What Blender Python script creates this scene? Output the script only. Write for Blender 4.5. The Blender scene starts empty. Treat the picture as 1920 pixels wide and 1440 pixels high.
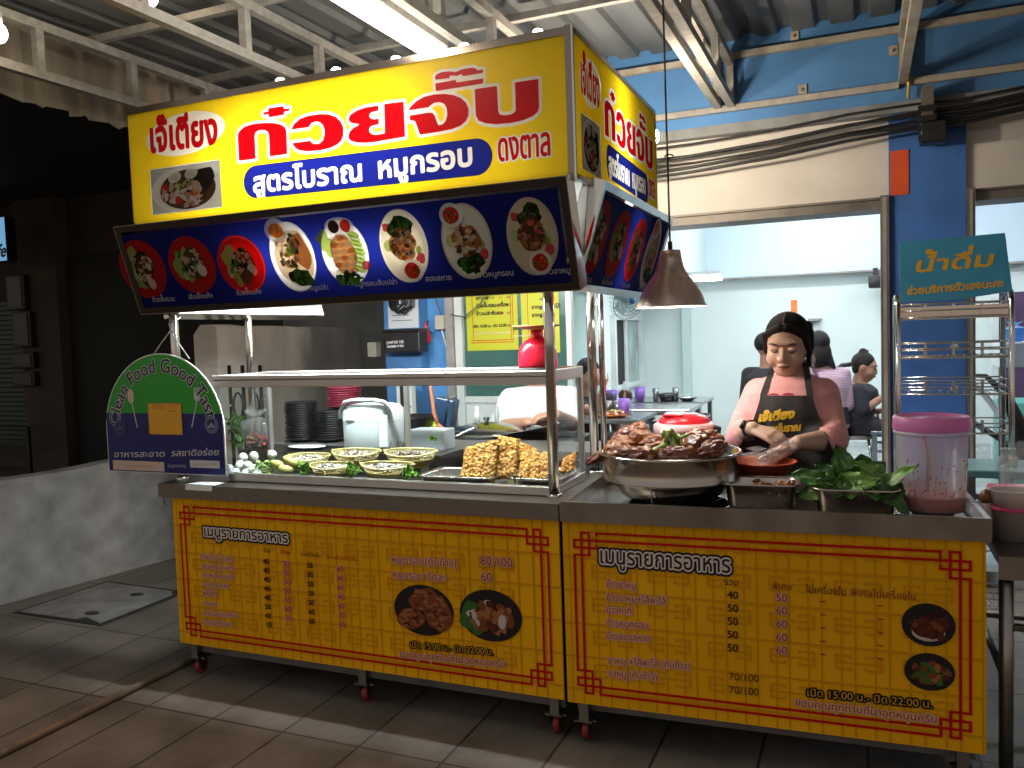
import bpy, bmesh, math, random
import numpy as np
from mathutils import Vector, Matrix, noise as mnoise
random.seed(7)
S = bpy.context.scene
COL = S.collection
V = Vector
# ---------------------------------------------------------------- camera, world, exposure
CP = np.array([0.9733, -2.6862, 1.4481]); YAW, PIT, ROL, FPX = 0.4028, -0.0588, -0.0341, 1541.06
_c, _s = math.cos, math.sin
FW = np.array([-_s(YAW)*_c(PIT), _c(YAW)*_c(PIT), _s(PIT)])
_r = np.array([_c(YAW), _s(YAW), 0.0]); _u = np.cross(_r, FW)
RT = _r*_c(ROL)+_u*_s(ROL); UP = -_r*_s(ROL)+_u*_c(ROL)
cam = bpy.data.objects.new('camera', bpy.data.cameras.new('camera')); COL.objects.link(cam)
cam.data.sensor_width = 36; cam.data.lens = 36*FPX/1920; cam.data.clip_end = 300; cam.data.clip_start = .05
cam.matrix_world = Matrix(((RT[0], UP[0], -FW[0], CP[0]), (RT[1], UP[1], -FW[1], CP[1]), (RT[2], UP[2], -FW[2], CP[2]), (0, 0, 0, 1)))
S.camera = cam
W = bpy.data.worlds.new('World'); S.world = W; W.use_nodes = True
_nt = W.node_tree; _bg = _nt.nodes['Background']
_sky = _nt.nodes.new('ShaderNodeTexSky'); _sky.sky_type = 'NISHITA'; _sky.sun_disc = False
_sky.sun_elevation = math.radians(-3); _sky.sun_rotation = math.radians(200)
_mx = _nt.nodes.new('ShaderNodeMix'); _mx.data_type = 'RGBA'; _mx.inputs[0].default_value = .6
_nt.links.new(_sky.outputs[0], _mx.inputs[6]); _mx.inputs[7].default_value = (.30, .275, .25, 1)
_nt.links.new(_mx.outputs[2], _bg.inputs[0]); _bg.inputs[1].default_value = 1.35
# weak warm street lighting coming in under the canopy from the road side
sun = bpy.data.objects.new('sun', bpy.data.lights.new('sun', 'SUN')); COL.objects.link(sun)
sun.data.energy = .85; sun.data.angle = math.radians(11); sun.data.color = (1, .66, .36)
sun.rotation_euler = V((-.15, .30, -1)).to_track_quat('-Z', 'Y').to_euler()
S.view_settings.view_transform = 'Standard'; S.view_settings.look = 'None'
S.view_settings.exposure = .2; S.view_settings.gamma = 1
cy = S.cycles; cy.use_denoising = True; cy.max_bounces = 10; cy.diffuse_bounces = 4; cy.glossy_bounces = 4
cy.transmission_bounces = 8; cy.transparent_max_bounces = 16; cy.sample_clamp_indirect = 6; cy.caustics_reflective = False; cy.caustics_refractive = False
# ---------------------------------------------------------------- pixel -> point on a real plane
def ray(px, py): return FW+RT*(px-960)/FPX-UP*(py-720)/FPX
def atY(px, py, Y): v = ray(px, py); return V(CP+v*(Y-CP[1])/v[1])
def atX(px, py, X): v = ray(px, py); return V(CP+v*(X-CP[0])/v[0])
def atZ(px, py, Z): v = ray(px, py); return V(CP+v*(Z-CP[2])/v[2])
def atP(px, py, o, n): v = ray(px, py); return V(CP+v*(np.dot(np.array(o)-CP, n)/np.dot(v, n)))
# ---------------------------------------------------------------- materials
def lin(h):
    if isinstance(h, str):
        c = [int(h[i:i+2], 16)/255 for i in (0, 2, 4)]
        return tuple(x/12.92 if x <= .04045 else ((x+.055)/1.055)**2.4 for x in c)
    return tuple(h)
def mat(name, col, rough=.5, metal=0, var=0, vs=6, bump=0, bs=60, spec=None, trans=0, emit=0, col2=None, alpha=1, sss=0, stretch=None, coat=0, det=4):
    m = bpy.data.materials.new(name); m.use_nodes = True; nt = m.node_tree; b = nt.nodes['Principled BSDF']
    c = lin(col); b.inputs['Base Color'].default_value = (*c, 1); b.inputs['Roughness'].default_value = rough; b.inputs['Metallic'].default_value = metal
    if spec is not None: b.inputs['Specular IOR Level'].default_value = spec
    if trans: b.inputs['Transmission Weight'].default_value = trans
    if coat: b.inputs['Coat Weight'].default_value = coat; b.inputs['Coat Roughness'].default_value = .1
    if sss: b.inputs['Subsurface Weight'].default_value = sss; b.inputs['Subsurface Radius'].default_value = (.012, .005, .003)
    if emit: b.inputs['Emission Color'].default_value = (*c, 1); b.inputs['Emission Strength'].default_value = emit
    if alpha < 1: b.inputs['Alpha'].default_value = alpha
    if var or bump or col2:
        tc = nt.nodes.new('ShaderNodeTexCoord'); mp = nt.nodes.new('ShaderNodeMapping'); nt.links.new(tc.outputs['Object'], mp.inputs[0])
        if stretch: mp.inputs['Scale'].default_value = stretch
    if var or col2:
        n = nt.nodes.new('ShaderNodeTexNoise'); n.inputs['Scale'].default_value = vs; n.inputs['Detail'].default_value = det; nt.links.new(mp.outputs[0], n.inputs[0])
        r = nt.nodes.new('ShaderNodeValToRGB'); r.color_ramp.elements[0].position = .32; r.color_ramp.elements[1].position = .68
        a = lin(col2) if col2 else tuple(x*(1-var) for x in c); bcol = c if col2 else tuple(min(1, x*(1+var*.5)) for x in c)
        r.color_ramp.elements[0].color = (*a, 1); r.color_ramp.elements[1].color = (*bcol, 1)
        nt.links.new(n.outputs[0], r.inputs[0]); nt.links.new(r.outputs[0], b.inputs['Base Color'])
        rr = nt.nodes.new('ShaderNodeMapRange'); rr.inputs[3].default_value = max(0, rough-.1*min(1, rough*3)); rr.inputs[4].default_value = min(1, rough+.12*min(1, rough*3))
        nt.links.new(n.outputs[0], rr.inputs[0]); nt.links.new(rr.outputs[0], b.inputs['Roughness'])
    if bump:
        n2 = nt.nodes.new('ShaderNodeTexNoise'); n2.inputs['Scale'].default_value = bs; n2.inputs['Detail'].default_value = 5; nt.links.new(mp.outputs[0], n2.inputs[0])
        bp = nt.nodes.new('ShaderNodeBump'); bp.inputs['Strength'].default_value = bump; bp.inputs['Distance'].default_value = .01
        nt.links.new(n2.outputs[0], bp.inputs['Height']); nt.links.new(bp.outputs[0], b.inputs['Normal'])
    return m
def emat(name, col, st):
    m = bpy.data.materials.new(name); m.use_nodes = True; nt = m.node_tree; nt.nodes.clear()
    e = nt.nodes.new('ShaderNodeEmission'); o = nt.nodes.new('ShaderNodeOutputMaterial'); e.inputs[0].default_value = (*lin(col), 1); e.inputs[1].default_value = st
    nt.links.new(e.outputs[0], o.inputs[0]); return m
def tmat(name, col, mixd=.30, rough=.35, gl=.012):
    """print on a backlit sheet: translucent film with a diffuse part and a thin gloss"""
    m = bpy.data.materials.new(name); m.use_nodes = True; nt = m.node_tree; nt.nodes.clear(); N = nt.nodes.new
    t = N('ShaderNodeBsdfTranslucent'); d = N('ShaderNodeBsdfDiffuse'); g = N('ShaderNodeBsdfGlossy'); a = N('ShaderNodeMixShader'); b = N('ShaderNodeMixShader'); o = N('ShaderNodeOutputMaterial')
    c = (*lin(col), 1); t.inputs[0].default_value = c; d.inputs[0].default_value = c; g.inputs['Roughness'].default_value = rough
    a.inputs[0].default_value = mixd; b.inputs[0].default_value = gl
    nt.links.new(t.outputs[0], a.inputs[1]); nt.links.new(d.outputs[0], a.inputs[2]); nt.links.new(a.outputs[0], b.inputs[1]); nt.links.new(g.outputs[0], b.inputs[2]); nt.links.new(b.outputs[0], o.inputs[0])
    return m
def glassmat(name, tint=(.9, .95, .93), fac=.08, rough=.02):
    """thin pane: mostly clear with a fresnel reflection"""
    m = bpy.data.materials.new(name); m.use_nodes = True; nt = m.node_tree; nt.nodes.clear(); N = nt.nodes.new
    t = N('ShaderNodeBsdfTransparent'); g = N('ShaderNodeBsdfGlossy'); x = N('ShaderNodeMixShader'); f = N('ShaderNodeLayerWeight'); o = N('ShaderNodeOutputMaterial')
    t.inputs[0].default_value = (*tint, 1); g.inputs['Roughness'].default_value = rough
    pw = N('ShaderNodeMath'); pw.operation = 'POWER'; pw.inputs[1].default_value = 5; nt.links.new(f.outputs['Facing'], pw.inputs[0])
    ad = N('ShaderNodeMath'); ad.operation = 'MULTIPLY_ADD'; ad.inputs[1].default_value = .7; ad.inputs[2].default_value = fac*.5; nt.links.new(pw.outputs[0], ad.inputs[0]); nt.links.new(ad.outputs[0], x.inputs[0])
    nt.links.new(t.outputs[0], x.inputs[1]); nt.links.new(g.outputs[0], x.inputs[2]); nt.links.new(x.outputs[0], o.inputs[0]); return m
def hazy(name, col, tr=.5, rough=.3):
    """milky plastic / thin film: part clear, part diffuse-translucent, glossy skin"""
    m = bpy.data.materials.new(name); m.use_nodes = True; nt = m.node_tree; nt.nodes.clear(); N = nt.nodes.new
    c = (*lin(col), 1); t = N('ShaderNodeBsdfTransparent'); d = N('ShaderNodeBsdfDiffuse'); l = N('ShaderNodeBsdfTranslucent'); g = N('ShaderNodeBsdfGlossy')
    d.inputs[0].default_value = c; l.inputs[0].default_value = c; g.inputs['Roughness'].default_value = rough; t.inputs[0].default_value = (*[.5+.5*x for x in lin(col)], 1)
    a = N('ShaderNodeMixShader'); a.inputs[0].default_value = .5; b = N('ShaderNodeMixShader'); b.inputs[0].default_value = tr; e = N('ShaderNodeMixShader'); lw = N('ShaderNodeLayerWeight'); f = N('ShaderNodeMath'); f.operation = 'POWER'; f.inputs[1].default_value = 4; nt.links.new(lw.outputs['Facing'], f.inputs[0]); fm = N('ShaderNodeMath'); fm.operation = 'MULTIPLY_ADD'; fm.inputs[1].default_value = .6; fm.inputs[2].default_value = .04; nt.links.new(f.outputs[0], fm.inputs[0]); f = fm; o = N('ShaderNodeOutputMaterial')
    L = nt.links.new; L(d.outputs[0], a.inputs[1]); L(l.outputs[0], a.inputs[2]); L(a.outputs[0], b.inputs[1]); L(t.outputs[0], b.inputs[2]); L(b.outputs[0], e.inputs[1]); L(g.outputs[0], e.inputs[2]); L(f.outputs[0], e.inputs[0]); L(e.outputs[0], o.inputs[0]); return m
# ---------------------------------------------------------------- mesh builder
def wm(o):
    m = Matrix.Translation(o.location) @ o.rotation_euler.to_matrix().to_4x4()
    return wm(o.parent) @ m if o.parent else m
class G:
    def __init__(s): s.v = []; s.f = []; s.m = []; s.sm = []; s.mats = []; s.k = 0
    def mi(s, m):
        if m not in s.mats: s.mats.append(m)
        return s.mats.index(m)
    def add(s, vs, fs, m, M=None, smooth=False):
        o = len(s.v); i = s.mi(m)
        s.v += [tuple(M @ V(v)) for v in vs] if M is not None else [tuple(v) for v in vs]
        s.f += [tuple(a+o for a in f) for f in fs]; s.m += [i]*len(fs); s.sm += [smooth]*len(fs); return s
    def box(s, x0, x1, y0, y1, z0, z1, m, bev=0, M=None):
        if bev:
            bm = bmesh.new(); bmesh.ops.create_cube(bm, size=1)
            for q in bm.verts: q.co = V(((x0+x1)/2+q.co.x*(x1-x0), (y0+y1)/2+q.co.y*(y1-y0), (z0+z1)/2+q.co.z*(z1-z0)))
            bmesh.ops.bevel(bm, geom=bm.edges[:], offset=bev, segments=2 if bev > .004 else 1, affect='EDGES', profile=.5)
            bm.verts.index_update(); s.add([q.co[:] for q in bm.verts], [[q.index for q in f.verts] for f in bm.faces], m, M, bev > .01); bm.free(); return s
        vs = [(x, y, z) for x in (x0, x1) for y in (y0, y1) for z in (z0, z1)]
        return s.add(vs, [(0, 1, 3, 2), (4, 6, 7, 5), (0, 4, 5, 1), (2, 3, 7, 6), (0, 2, 6, 4), (1, 5, 7, 3)], m, M)
    def bar(s, p, q, w, h, m, up=(0, 0, 1)):
        """rectangular bar between two points"""
        p, q = V(p), V(q); d = (q-p); L = d.length; d.normalize(); x = d.cross(V(up))
        if x.length < 1e-4: x = d.cross(V((0, 1, 0)))
        x.normalize(); y = x.cross(d); M = Matrix((( x[0], d[0], y[0], p[0]), (x[1], d[1], y[1], p[1]), (x[2], d[2], y[2], p[2]), (0, 0, 0, 1)))
        return s.box(-w/2, w/2, 0, L, -h/2, h/2, m, 0, M)
    def tube(s, pts, r, m, n=8, closed=False, smooth=True, M=None):
        pts = [V(p) for p in pts]; K = len(pts); rs = r if isinstance(r, (list, tuple)) else [r]*K; vs = []; fs = []; ref = None
        for i, p in enumerate(pts):
            a = pts[i-1] if (i or closed) else p; b = pts[(i+1) % K] if (i < K-1 or closed) else p
            t = (b-a).normalized()
            if ref is None: ref = t.orthogonal()
            ref = (ref-t*ref.dot(t)); ref = t.orthogonal() if ref.length < 1e-6 else ref; ref.normalize(); w = t.cross(ref)
            vs += [p+(ref*math.cos(2*math.pi*j/n)+w*math.sin(2*math.pi*j/n))*rs[i] for j in range(n)]
        for i in range(K if closed else K-1):
            a, b = i*n, ((i+1) % K)*n
            fs += [(a+j, a+(j+1) % n, b+(j+1) % n, b+j) for j in range(n)]
        if not closed: fs += [tuple(range(n))[::-1], tuple((K-1)*n+j for j in range(n))]
        return s.add(vs, fs, m, M, smooth)
    def cyl(s, p, q, r, m, r2=None, n=20, smooth=True, M=None): return s.tube([p, q], [r, r if r2 is None else r2], m, n, False, smooth, M)
    def lathe(s, prof, m, n=32, c=(0, 0, 0), M=None, smooth=True, sx=1, sy=1):
        vs = []; fs = []; K = len(prof)
        for r, z in prof: vs += [(c[0]+sx*r*math.cos(2*math.pi*j/n), c[1]+sy*r*math.sin(2*math.pi*j/n), c[2]+z) for j in range(n)]
        for i in range(K-1): fs += [(i*n+j, i*n+(j+1) % n, (i+1)*n+(j+1) % n, (i+1)*n+j) for j in range(n)]
        if prof[0][0] > 1e-5 and prof[0][0] < 0: pass
        return s.add(vs, fs, m, M, smooth)
    def disc(s, c, r, m, n=32, M=None, sx=1, sy=1):
        return s.add([(c[0]+sx*r*math.cos(2*math.pi*j/n), c[1]+sy*r*math.sin(2*math.pi*j/n), c[2]) for j in range(n)], [tuple(range(n))], m, M)
    def ell(s, c, r, m, M=None, n=16, k=10, amp=0, fr=5, seed=0, pw=1):
        rx, ry, rz = r if isinstance(r, (tuple, list)) else (r, r, r); vs = [(0, 0, -1)]; fs = []
        for i in range(1, k):
            a = math.pi*i/k-math.pi/2
            vs += [(math.cos(a)*math.cos(2*math.pi*j/n), math.cos(a)*math.sin(2*math.pi*j/n), math.sin(a)) for j in range(n)]
        vs.append((0, 0, 1)); T = len(vs)-1
        fs += [(0, 1+(j+1) % n, 1+j) for j in range(n)]
        for i in range(k-2): a = 1+i*n; b = a+n; fs += [(a+j, a+(j+1) % n, b+(j+1) % n, b+j) for j in range(n)]
        a = 1+(k-2)*n; fs += [(a+j, a+(j+1) % n, T) for j in range(n)]
        out = []
        for v in vs:
            v = V(v)
            if pw != 1: v = V([math.copysign(abs(x)**pw, x) for x in v])
            if amp: v = v*(1+amp*(mnoise.noise(v*fr+V((seed*3.1, seed*1.7, seed)))+.5*mnoise.noise(v*fr*2.3+V((seed, 0, 9)))+(.28*mnoise.noise(v*fr*6+V((0, seed, 4)))+.16*mnoise.noise(v*fr*13+V((seed, 3, 1))) if n > 28 else 0)))
            out.append(V((v.x*rx, v.y*ry, v.z*rz)))
        C_ = Matrix.Translation(c) @ M.to_4x4() if M is not None else Matrix.Translation(c)
        return s.add(out, fs, m, C_, True)
    def prism(s, poly, z0, z1, m, M=None, smooth=False, side=None):
        n = len(poly); vs = [(x, y, z0) for x, y in poly]+[(x, y, z1) for x, y in poly]
        s.add(vs, [tuple(range(n))[::-1], tuple(range(n, 2*n))], m, M)
        return s.add(vs, [(j, (j+1) % n, n+(j+1) % n, n+j) for j in range(n)], side or m, M, smooth)
    def grid(s, P, m, smooth=True, M=None):
        """P[i][j] points"""
        a, b = len(P), len(P[0]); vs = [q for row in P for q in row]
        return s.add(vs, [(i*b+j, i*b+j+1, (i+1)*b+j+1, (i+1)*b+j) for i in range(a-1) for j in range(b-1)], m, M, smooth)
    def build(s, name, parent=None, world=True):
        me = bpy.data.meshes.new(name)
        if parent is not None and world: Mi = wm(parent).inverted(); vs = [tuple(Mi @ V(q)) for q in s.v]
        else: vs = s.v
        me.from_pydata(vs, [], s.f)
        for m in s.mats: me.materials.append(m)
        me.polygons.foreach_set('material_index', s.m); me.polygons.foreach_set('use_smooth', s.sm); me.update()
        ob = bpy.data.objects.new(name, me); COL.objects.link(ob)
        if parent is not None: ob.parent = parent
        return ob
def tag(o, label=None, cat=None, group=None, kind=None):
    for k, v in (('label', label), ('category', cat), ('group', group), ('kind', kind)):
        if v: o[k] = v
    return o
def thing(name, label, cat, loc=(0, 0, 0), group=None, rz=0):
    o = bpy.data.objects.new(name, None); COL.objects.link(o); o.location = loc; o.rotation_euler.z = rz; o.empty_display_size = .05
    return tag(o, label, cat, group)
def solo(g, name, label, cat, group=None, loc=None, rz=0):
    """a thing that is one mesh: vertices re-based on its base point"""
    if loc is None:
        a = np.array(g.v); loc = ((a[:, 0].min()+a[:, 0].max())/2, (a[:, 1].min()+a[:, 1].max())/2, a[:, 2].min())
        g.v = [(x-loc[0], y-loc[1], z-loc[2]) for x, y, z in g.v]
    o = g.build(name); o.location = loc; o.rotation_euler.z = rz
    return tag(o, label, cat, group)
def dup(o, loc=None, rz=None, label=None, parent=None):
    c = o.copy(); COL.objects.link(c)
    if parent is not None: c.parent = parent
    if loc is not None: c.location = loc
    if rz is not None: c.rotation_euler.z = rz
    if label: c['label'] = label
    for ch in list(o.children): dup(ch, parent=c)
    return c
def frame(o, u, v):
    """matrix with x=u, y=v, z=u x v at o"""
    u, v = V(u).normalized(), V(v).normalized(); n = u.cross(v)
    return Matrix(((u[0], v[0], n[0], o[0]), (u[1], v[1], n[1], o[1]), (u[2], v[2], n[2], o[2]), (0, 0, 0, 1)))
def area(name, loc, target, sx, sy, power, col=(1, 1, 1), parent=None):
    l = bpy.data.lights.new(name, 'AREA'); l.shape = 'RECTANGLE'; l.size = sx; l.size_y = sy; l.energy = power; l.color = col
    o = bpy.data.objects.new(name, l); COL.objects.link(o); o.location = loc
    d = (V(target)-V(loc)); o.rotation_euler = d.to_track_quat('-Z', 'Y').to_euler(); return o
# ---------------------------------------------------------------- lettering: glyph outlines -> one clean filled mesh
_gl = {}
def _curve(body):
    c = bpy.data.curves.new('t', 'FONT'); c.body = body; c.size = 1; c.fill_mode = 'NONE'; c.resolution_u = 4
    o = bpy.data.objects.new('t', c); COL.objects.link(o); dg = bpy.context.evaluated_depsgraph_get(); dg.update()
    me = bpy.data.meshes.new_from_object(o.evaluated_get(dg)); vs = [(v.co.x, v.co.y) for v in me.vertices]; es = [tuple(e.vertices) for e in me.edges]
    bpy.data.objects.remove(o); bpy.data.curves.remove(c); bpy.data.meshes.remove(me)
    return vs, es
def glyph(ch):
    if ch in _gl: return _gl[ch]
    vs, es = _curve(ch); nb = {}
    for a, b in es: nb.setdefault(a, []).append(b); nb.setdefault(b, []).append(a)
    seen = set(); loops = []
    for st in sorted(nb):
        if st in seen: continue
        lp = [st]; seen.add(st); cur = st
        while True:
            nx = [q for q in nb[cur] if q not in seen]
            if not nx: break
            cur = min(nx) if len(lp) == 1 else nx[0]; lp.append(cur); seen.add(cur)
        if len(lp) > 2: loops.append(np.array([vs[i] for i in lp]))
    mx = lambda t: max(v[0] for v in _curve(t)[0])
    adv = 0 if ch in MARKS else mx(ch+'|')-mx('|')
    _gl[ch] = (loops, adv); return _gl[ch]
MARKS = 'ัิีึืฺุู็่้๊๋์ํ๎'; TONE = '่้๊๋์'; UPV = 'ัิีึื'
def layout(t, track=0):
    x = 0; out = []
    for i, ch in enumerate(t):
        lp, ad = glyph(ch); dy = 0
        if ch in TONE and ((i and t[i-1] in UPV) or (i+1 < len(t) and t[i+1] == 'ำ')): dy = .22
        out += [l+np.array([x, dy]) for l in lp]; x += ad+(track if ad else 0)
    return out, x
def sdf(loops, x0, y0, nx, ny, h):
    X, Y = np.meshgrid(x0+np.arange(nx)*h, y0+np.arange(ny)*h); D = np.full(X.shape, 1e9); Wn = np.zeros(X.shape, int)
    for lp in loops:
        Q = np.roll(lp, -1, 0)
        for (ax, ay), (bx, by) in zip(lp, Q):
            dx, dy = bx-ax, by-ay; L2 = dx*dx+dy*dy
            if L2 < 1e-14: continue
            t = np.clip(((X-ax)*dx+(Y-ay)*dy)/L2, 0, 1); D = np.minimum(D, (X-ax-t*dx)**2+(Y-ay-t*dy)**2)
            if ay != by:
                cr = (X-ax)*dy-(Y-ay)*dx
                Wn += ((ay <= Y) & (by > Y) & (cr < 0)).astype(int)-((by <= Y) & (ay > Y) & (cr > 0)).astype(int)
    return np.sqrt(D)*np.where(Wn != 0, -1, 1)
def fill(F, x0, y0, h):
    """marching squares: polygons where F<0, whole cells merged along rows"""
    ny, nx = F.shape; vs = []; fs = []; ins = F < 0
    full = ins[:-1, :-1] & ins[1:, :-1] & ins[:-1, 1:] & ins[1:, 1:]; anyc = (ins[:-1, :-1] | ins[1:, :-1] | ins[:-1, 1:] | ins[1:, 1:]) & ~full
    for j in range(ny-1):
        i = 0; row = full[j]
        while i < nx-1:
            if row[i]:
                k = i
                while k < nx-1 and row[k]: k += 1
                o = len(vs); a, b, c, d = x0+i*h, x0+k*h, y0+j*h, y0+(j+1)*h
                vs += [(a, c), (b, c), (b, d), (a, d)]; fs.append((o, o+1, o+2, o+3)); i = k
            else: i += 1
    for j, i in zip(*np.nonzero(anyc)):
        P = ((i, j), (i+1, j), (i+1, j+1), (i, j+1)); f = [F[b, a] for a, b in P]; o = len(vs); poly = []
        for q in range(4):
            a, b = P[q], P[(q+1) % 4]; fa, fb = f[q], f[(q+1) % 4]
            if fa < 0: poly.append(a)
            if (fa < 0) != (fb < 0): t = fa/(fa-fb); poly.append((a[0]+(b[0]-a[0])*t, a[1]+(b[1]-a[1])*t))
        if len(poly) >= 3: vs += [(x0+a*h, y0+b*h) for a, b in poly]; fs.append(tuple(range(o, o+len(poly))))
    return vs, fs
_tx = {}
def shape_fill(loops, grow, h):
    a = np.concatenate(loops); pad = max(grow, 0)+2*h; x0, y0 = a.min(0)-pad; x1, y1 = a.max(0)+pad
    nx, ny = int((x1-x0)/h)+2, int((y1-y0)/h)+2
    return fill(sdf(loops, x0, y0, nx, ny, h)-grow, x0, y0, h)
def text_fill(t, grow=0, res=26, track=0):
    k = (t, round(grow, 4), res, track)
    if k not in _tx: lp, w = layout(t, track); _tx[k] = (*shape_fill(lp, grow, 1/res), w)
    return _tx[k]
class Print:
    """flat printed layers on a plane: every layer a hair in front of the last"""
    def __init__(s, g, o, u, v, n, off=.001): s.g = g; s.o = V(o); s.u = V(u).normalized(); s.v = V(v).normalized(); s.n = V(n).normalized(); s.k = off
    def uv(s, px, py):
        p = atP(px, py, s.o, s.n)-s.o; return p.dot(s.u), p.dot(s.v)
    def put(s, vs, fs, m, st=6e-5):
        s.g.add([s.o+s.u*a+s.v*b+s.n*s.k for a, b in vs], fs, m); s.k += st
    def poly(s, pts, m): s.put(pts, [tuple(range(len(pts)))], m)
    def rect(s, a, b, c, d, m): s.poly([(a, c), (b, c), (b, d), (a, d)], m)
    def el(s, c, rx, ry, m, rot=0, n=36, amp=0, seed=0):
        cr, sr = math.cos(rot), math.sin(rot); P = []
        for j in range(n):
            t = 2*math.pi*j/n; k = 1+(amp*mnoise.noise(V((math.cos(t)*1.6, math.sin(t)*1.6, seed*7.3))) if amp else 0)
            a, b = rx*k*math.cos(t), ry*k*math.sin(t); P.append((c[0]+a*cr-b*sr, c[1]+a*sr+b*cr))
        s.poly(P, m)
    def text(s, t, pos, size, m, grow=0, al='l', res=26, rot=0, sx=1, track=0, skew=0):
        vs, fs, w = text_fill(t, grow/size, res, track); dx = {'l': 0, 'c': -w/2, 'r': -w}[al]; cr, sr = math.cos(rot), math.sin(rot); P = []
        for a, b in vs: a = (a+dx+skew*b)*size*sx; b = b*size; P.append((pos[0]+a*cr-b*sr, pos[1]+a*sr+b*cr))
        s.put(P, fs, m)
    def line(s, p, q, w, m):
        d = V((q[0]-p[0], q[1]-p[1])).normalized()*(w/2); nx, ny = -d[1], d[0]
        s.poly([(p[0]+nx-d[0], p[1]+ny-d[1]), (q[0]+nx+d[0], q[1]+ny+d[1]), (q[0]-nx+d[0], q[1]-ny+d[1]), (p[0]-nx-d[0], p[1]-ny-d[1])], m)
def smooth_union(prims, voxel, m, name='tmp', it=4):
    """closed pieces fused into one continuous skin; returns verts, faces"""
    g = G()
    for p in prims:
        if p[0] == 'c':
            _, a, b, r0, r1 = p; a, b = V(a), V(b); g.tube([a, b], [r0, r1], m, 14); g.ell(a, r0*.995, m, n=12, k=8); g.ell(b, r1*.995, m, n=12, k=8)
        elif p[0] == 'e': g.ell(p[1], p[2], m, M=p[3] if len(p) > 3 else None, n=20, k=14)
        elif p[0] == 'l':  # loft of ellipses (x,y,z,rx,ry)
            vs = []; n = 28
            for cx, cy_, z, rx, ry in p[1]:
                for j in range(n):
                    t = 2*math.pi*j/n; a, b = math.cos(t), math.sin(t); q = 2/2.5
                    vs.append((cx+rx*math.copysign(abs(a)**q, a), cy_+ry*math.copysign(abs(b)**q, b), z))
            K = len(p[1]); fs = [(i*n+j, i*n+(j+1) % n, (i+1)*n+(j+1) % n, (i+1)*n+j) for i in range(K-1) for j in range(n)]+[tuple(range(n))[::-1], tuple((K-1)*n+j for j in range(n))]
            g.add(vs, fs, m)
    o = g.build(name); r = o.modifiers.new('r', 'REMESH'); r.mode = 'VOXEL'; r.voxel_size = voxel; r.use_smooth_shade = True
    if it: sm = o.modifiers.new('s', 'SMOOTH'); sm.iterations = it; sm.factor = .5
    dg = bpy.context.evaluated_depsgraph_get(); dg.update(); me = bpy.data.meshes.new_from_object(o.evaluated_get(dg))
    vs = [v.co[:] for v in me.vertices]; fs = [tuple(p.vertices) for p in me.polygons]; old = o.data
    bpy.data.objects.remove(o); bpy.data.meshes.remove(old); bpy.data.meshes.remove(me)
    return vs, fs
# ================================================================ materials shared by the place
FY = 2.3                                                           # plane of the shop front
m_floor2 = mat('terrazzo', (.30, .33, .33), .25, var=.25, vs=3)
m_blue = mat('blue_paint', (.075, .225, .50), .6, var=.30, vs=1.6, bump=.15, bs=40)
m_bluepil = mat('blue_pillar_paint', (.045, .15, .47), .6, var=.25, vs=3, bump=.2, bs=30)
m_concrete = mat('grey_concrete', (.25, .26, .27), .8, var=.3, vs=5, bump=.3, bs=30)
m_fascia = mat('fascia_paint', (.62, .58, .54), .6, var=.12, vs=2.5, bump=.1, bs=20)
m_inwall = mat('pale_mint_paint', (.66, .75, .74), .65, var=.10, vs=.9)
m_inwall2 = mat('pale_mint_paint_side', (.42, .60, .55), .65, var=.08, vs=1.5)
m_ceil = mat('ceiling_paint', (.66, .74, .74), .7, var=.05, vs=2)
m_track = mat('dusty_steel_track', (.17, .15, .13), .5, .3, var=.3, vs=9)
m_dark = mat('dark_void', (.012, .012, .011), .8)
m_whitefr = mat('white_aluminium', (.62, .66, .66), .4, var=.1, vs=6)
m_greyfr = mat('grey_door_post', (.30, .29, .27), .6, var=.25, vs=8)
m_chrome = mat('chrome', (.66, .64, .61), .12, 1)
m_steel = mat('brushed_steel', (.31, .285, .26), .30, 1, var=.03, vs=14, stretch=(1, 8, 8))
m_alu = mat('aluminium_frame', (.60, .57, .54), .38, .8, var=.02, vs=8)
m_black = mat('black_plastic', (.012, .012, .013), .35)
m_white = mat('white_plastic', (.78, .80, .80), .3)
m_red = mat('red_plastic', (.62, .02, .03), .25)
m_pane = glassmat('clear_pane')
m_truss = mat('white_painted_steel', (.36, .34, .315), .5, var=.22, vs=25, bump=.1, bs=60)
m_rust = mat('rusty_white_steel', (.42, .40, .35), .7, var=.5, vs=14, col2=(.33, .27, .20))
m_roof = mat('grey_roof_sheet', (.15, .155, .16), .42, .12, var=.35, vs=2.0, stretch=(3, .35, 1))
m_side = mat('brown_side_sheet', (.24, .20, .155), .6, .1, var=.35, vs=2.5, stretch=(1, 4, .6))
m_tube = emat('tube_glow', (1, .93, .80), 30)
m_bulb = emat('bulb_glow', (1, .86, .62), 42)
m_cool = emat('cool_tube_glow', (.95, .98, 1), 60)
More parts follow.
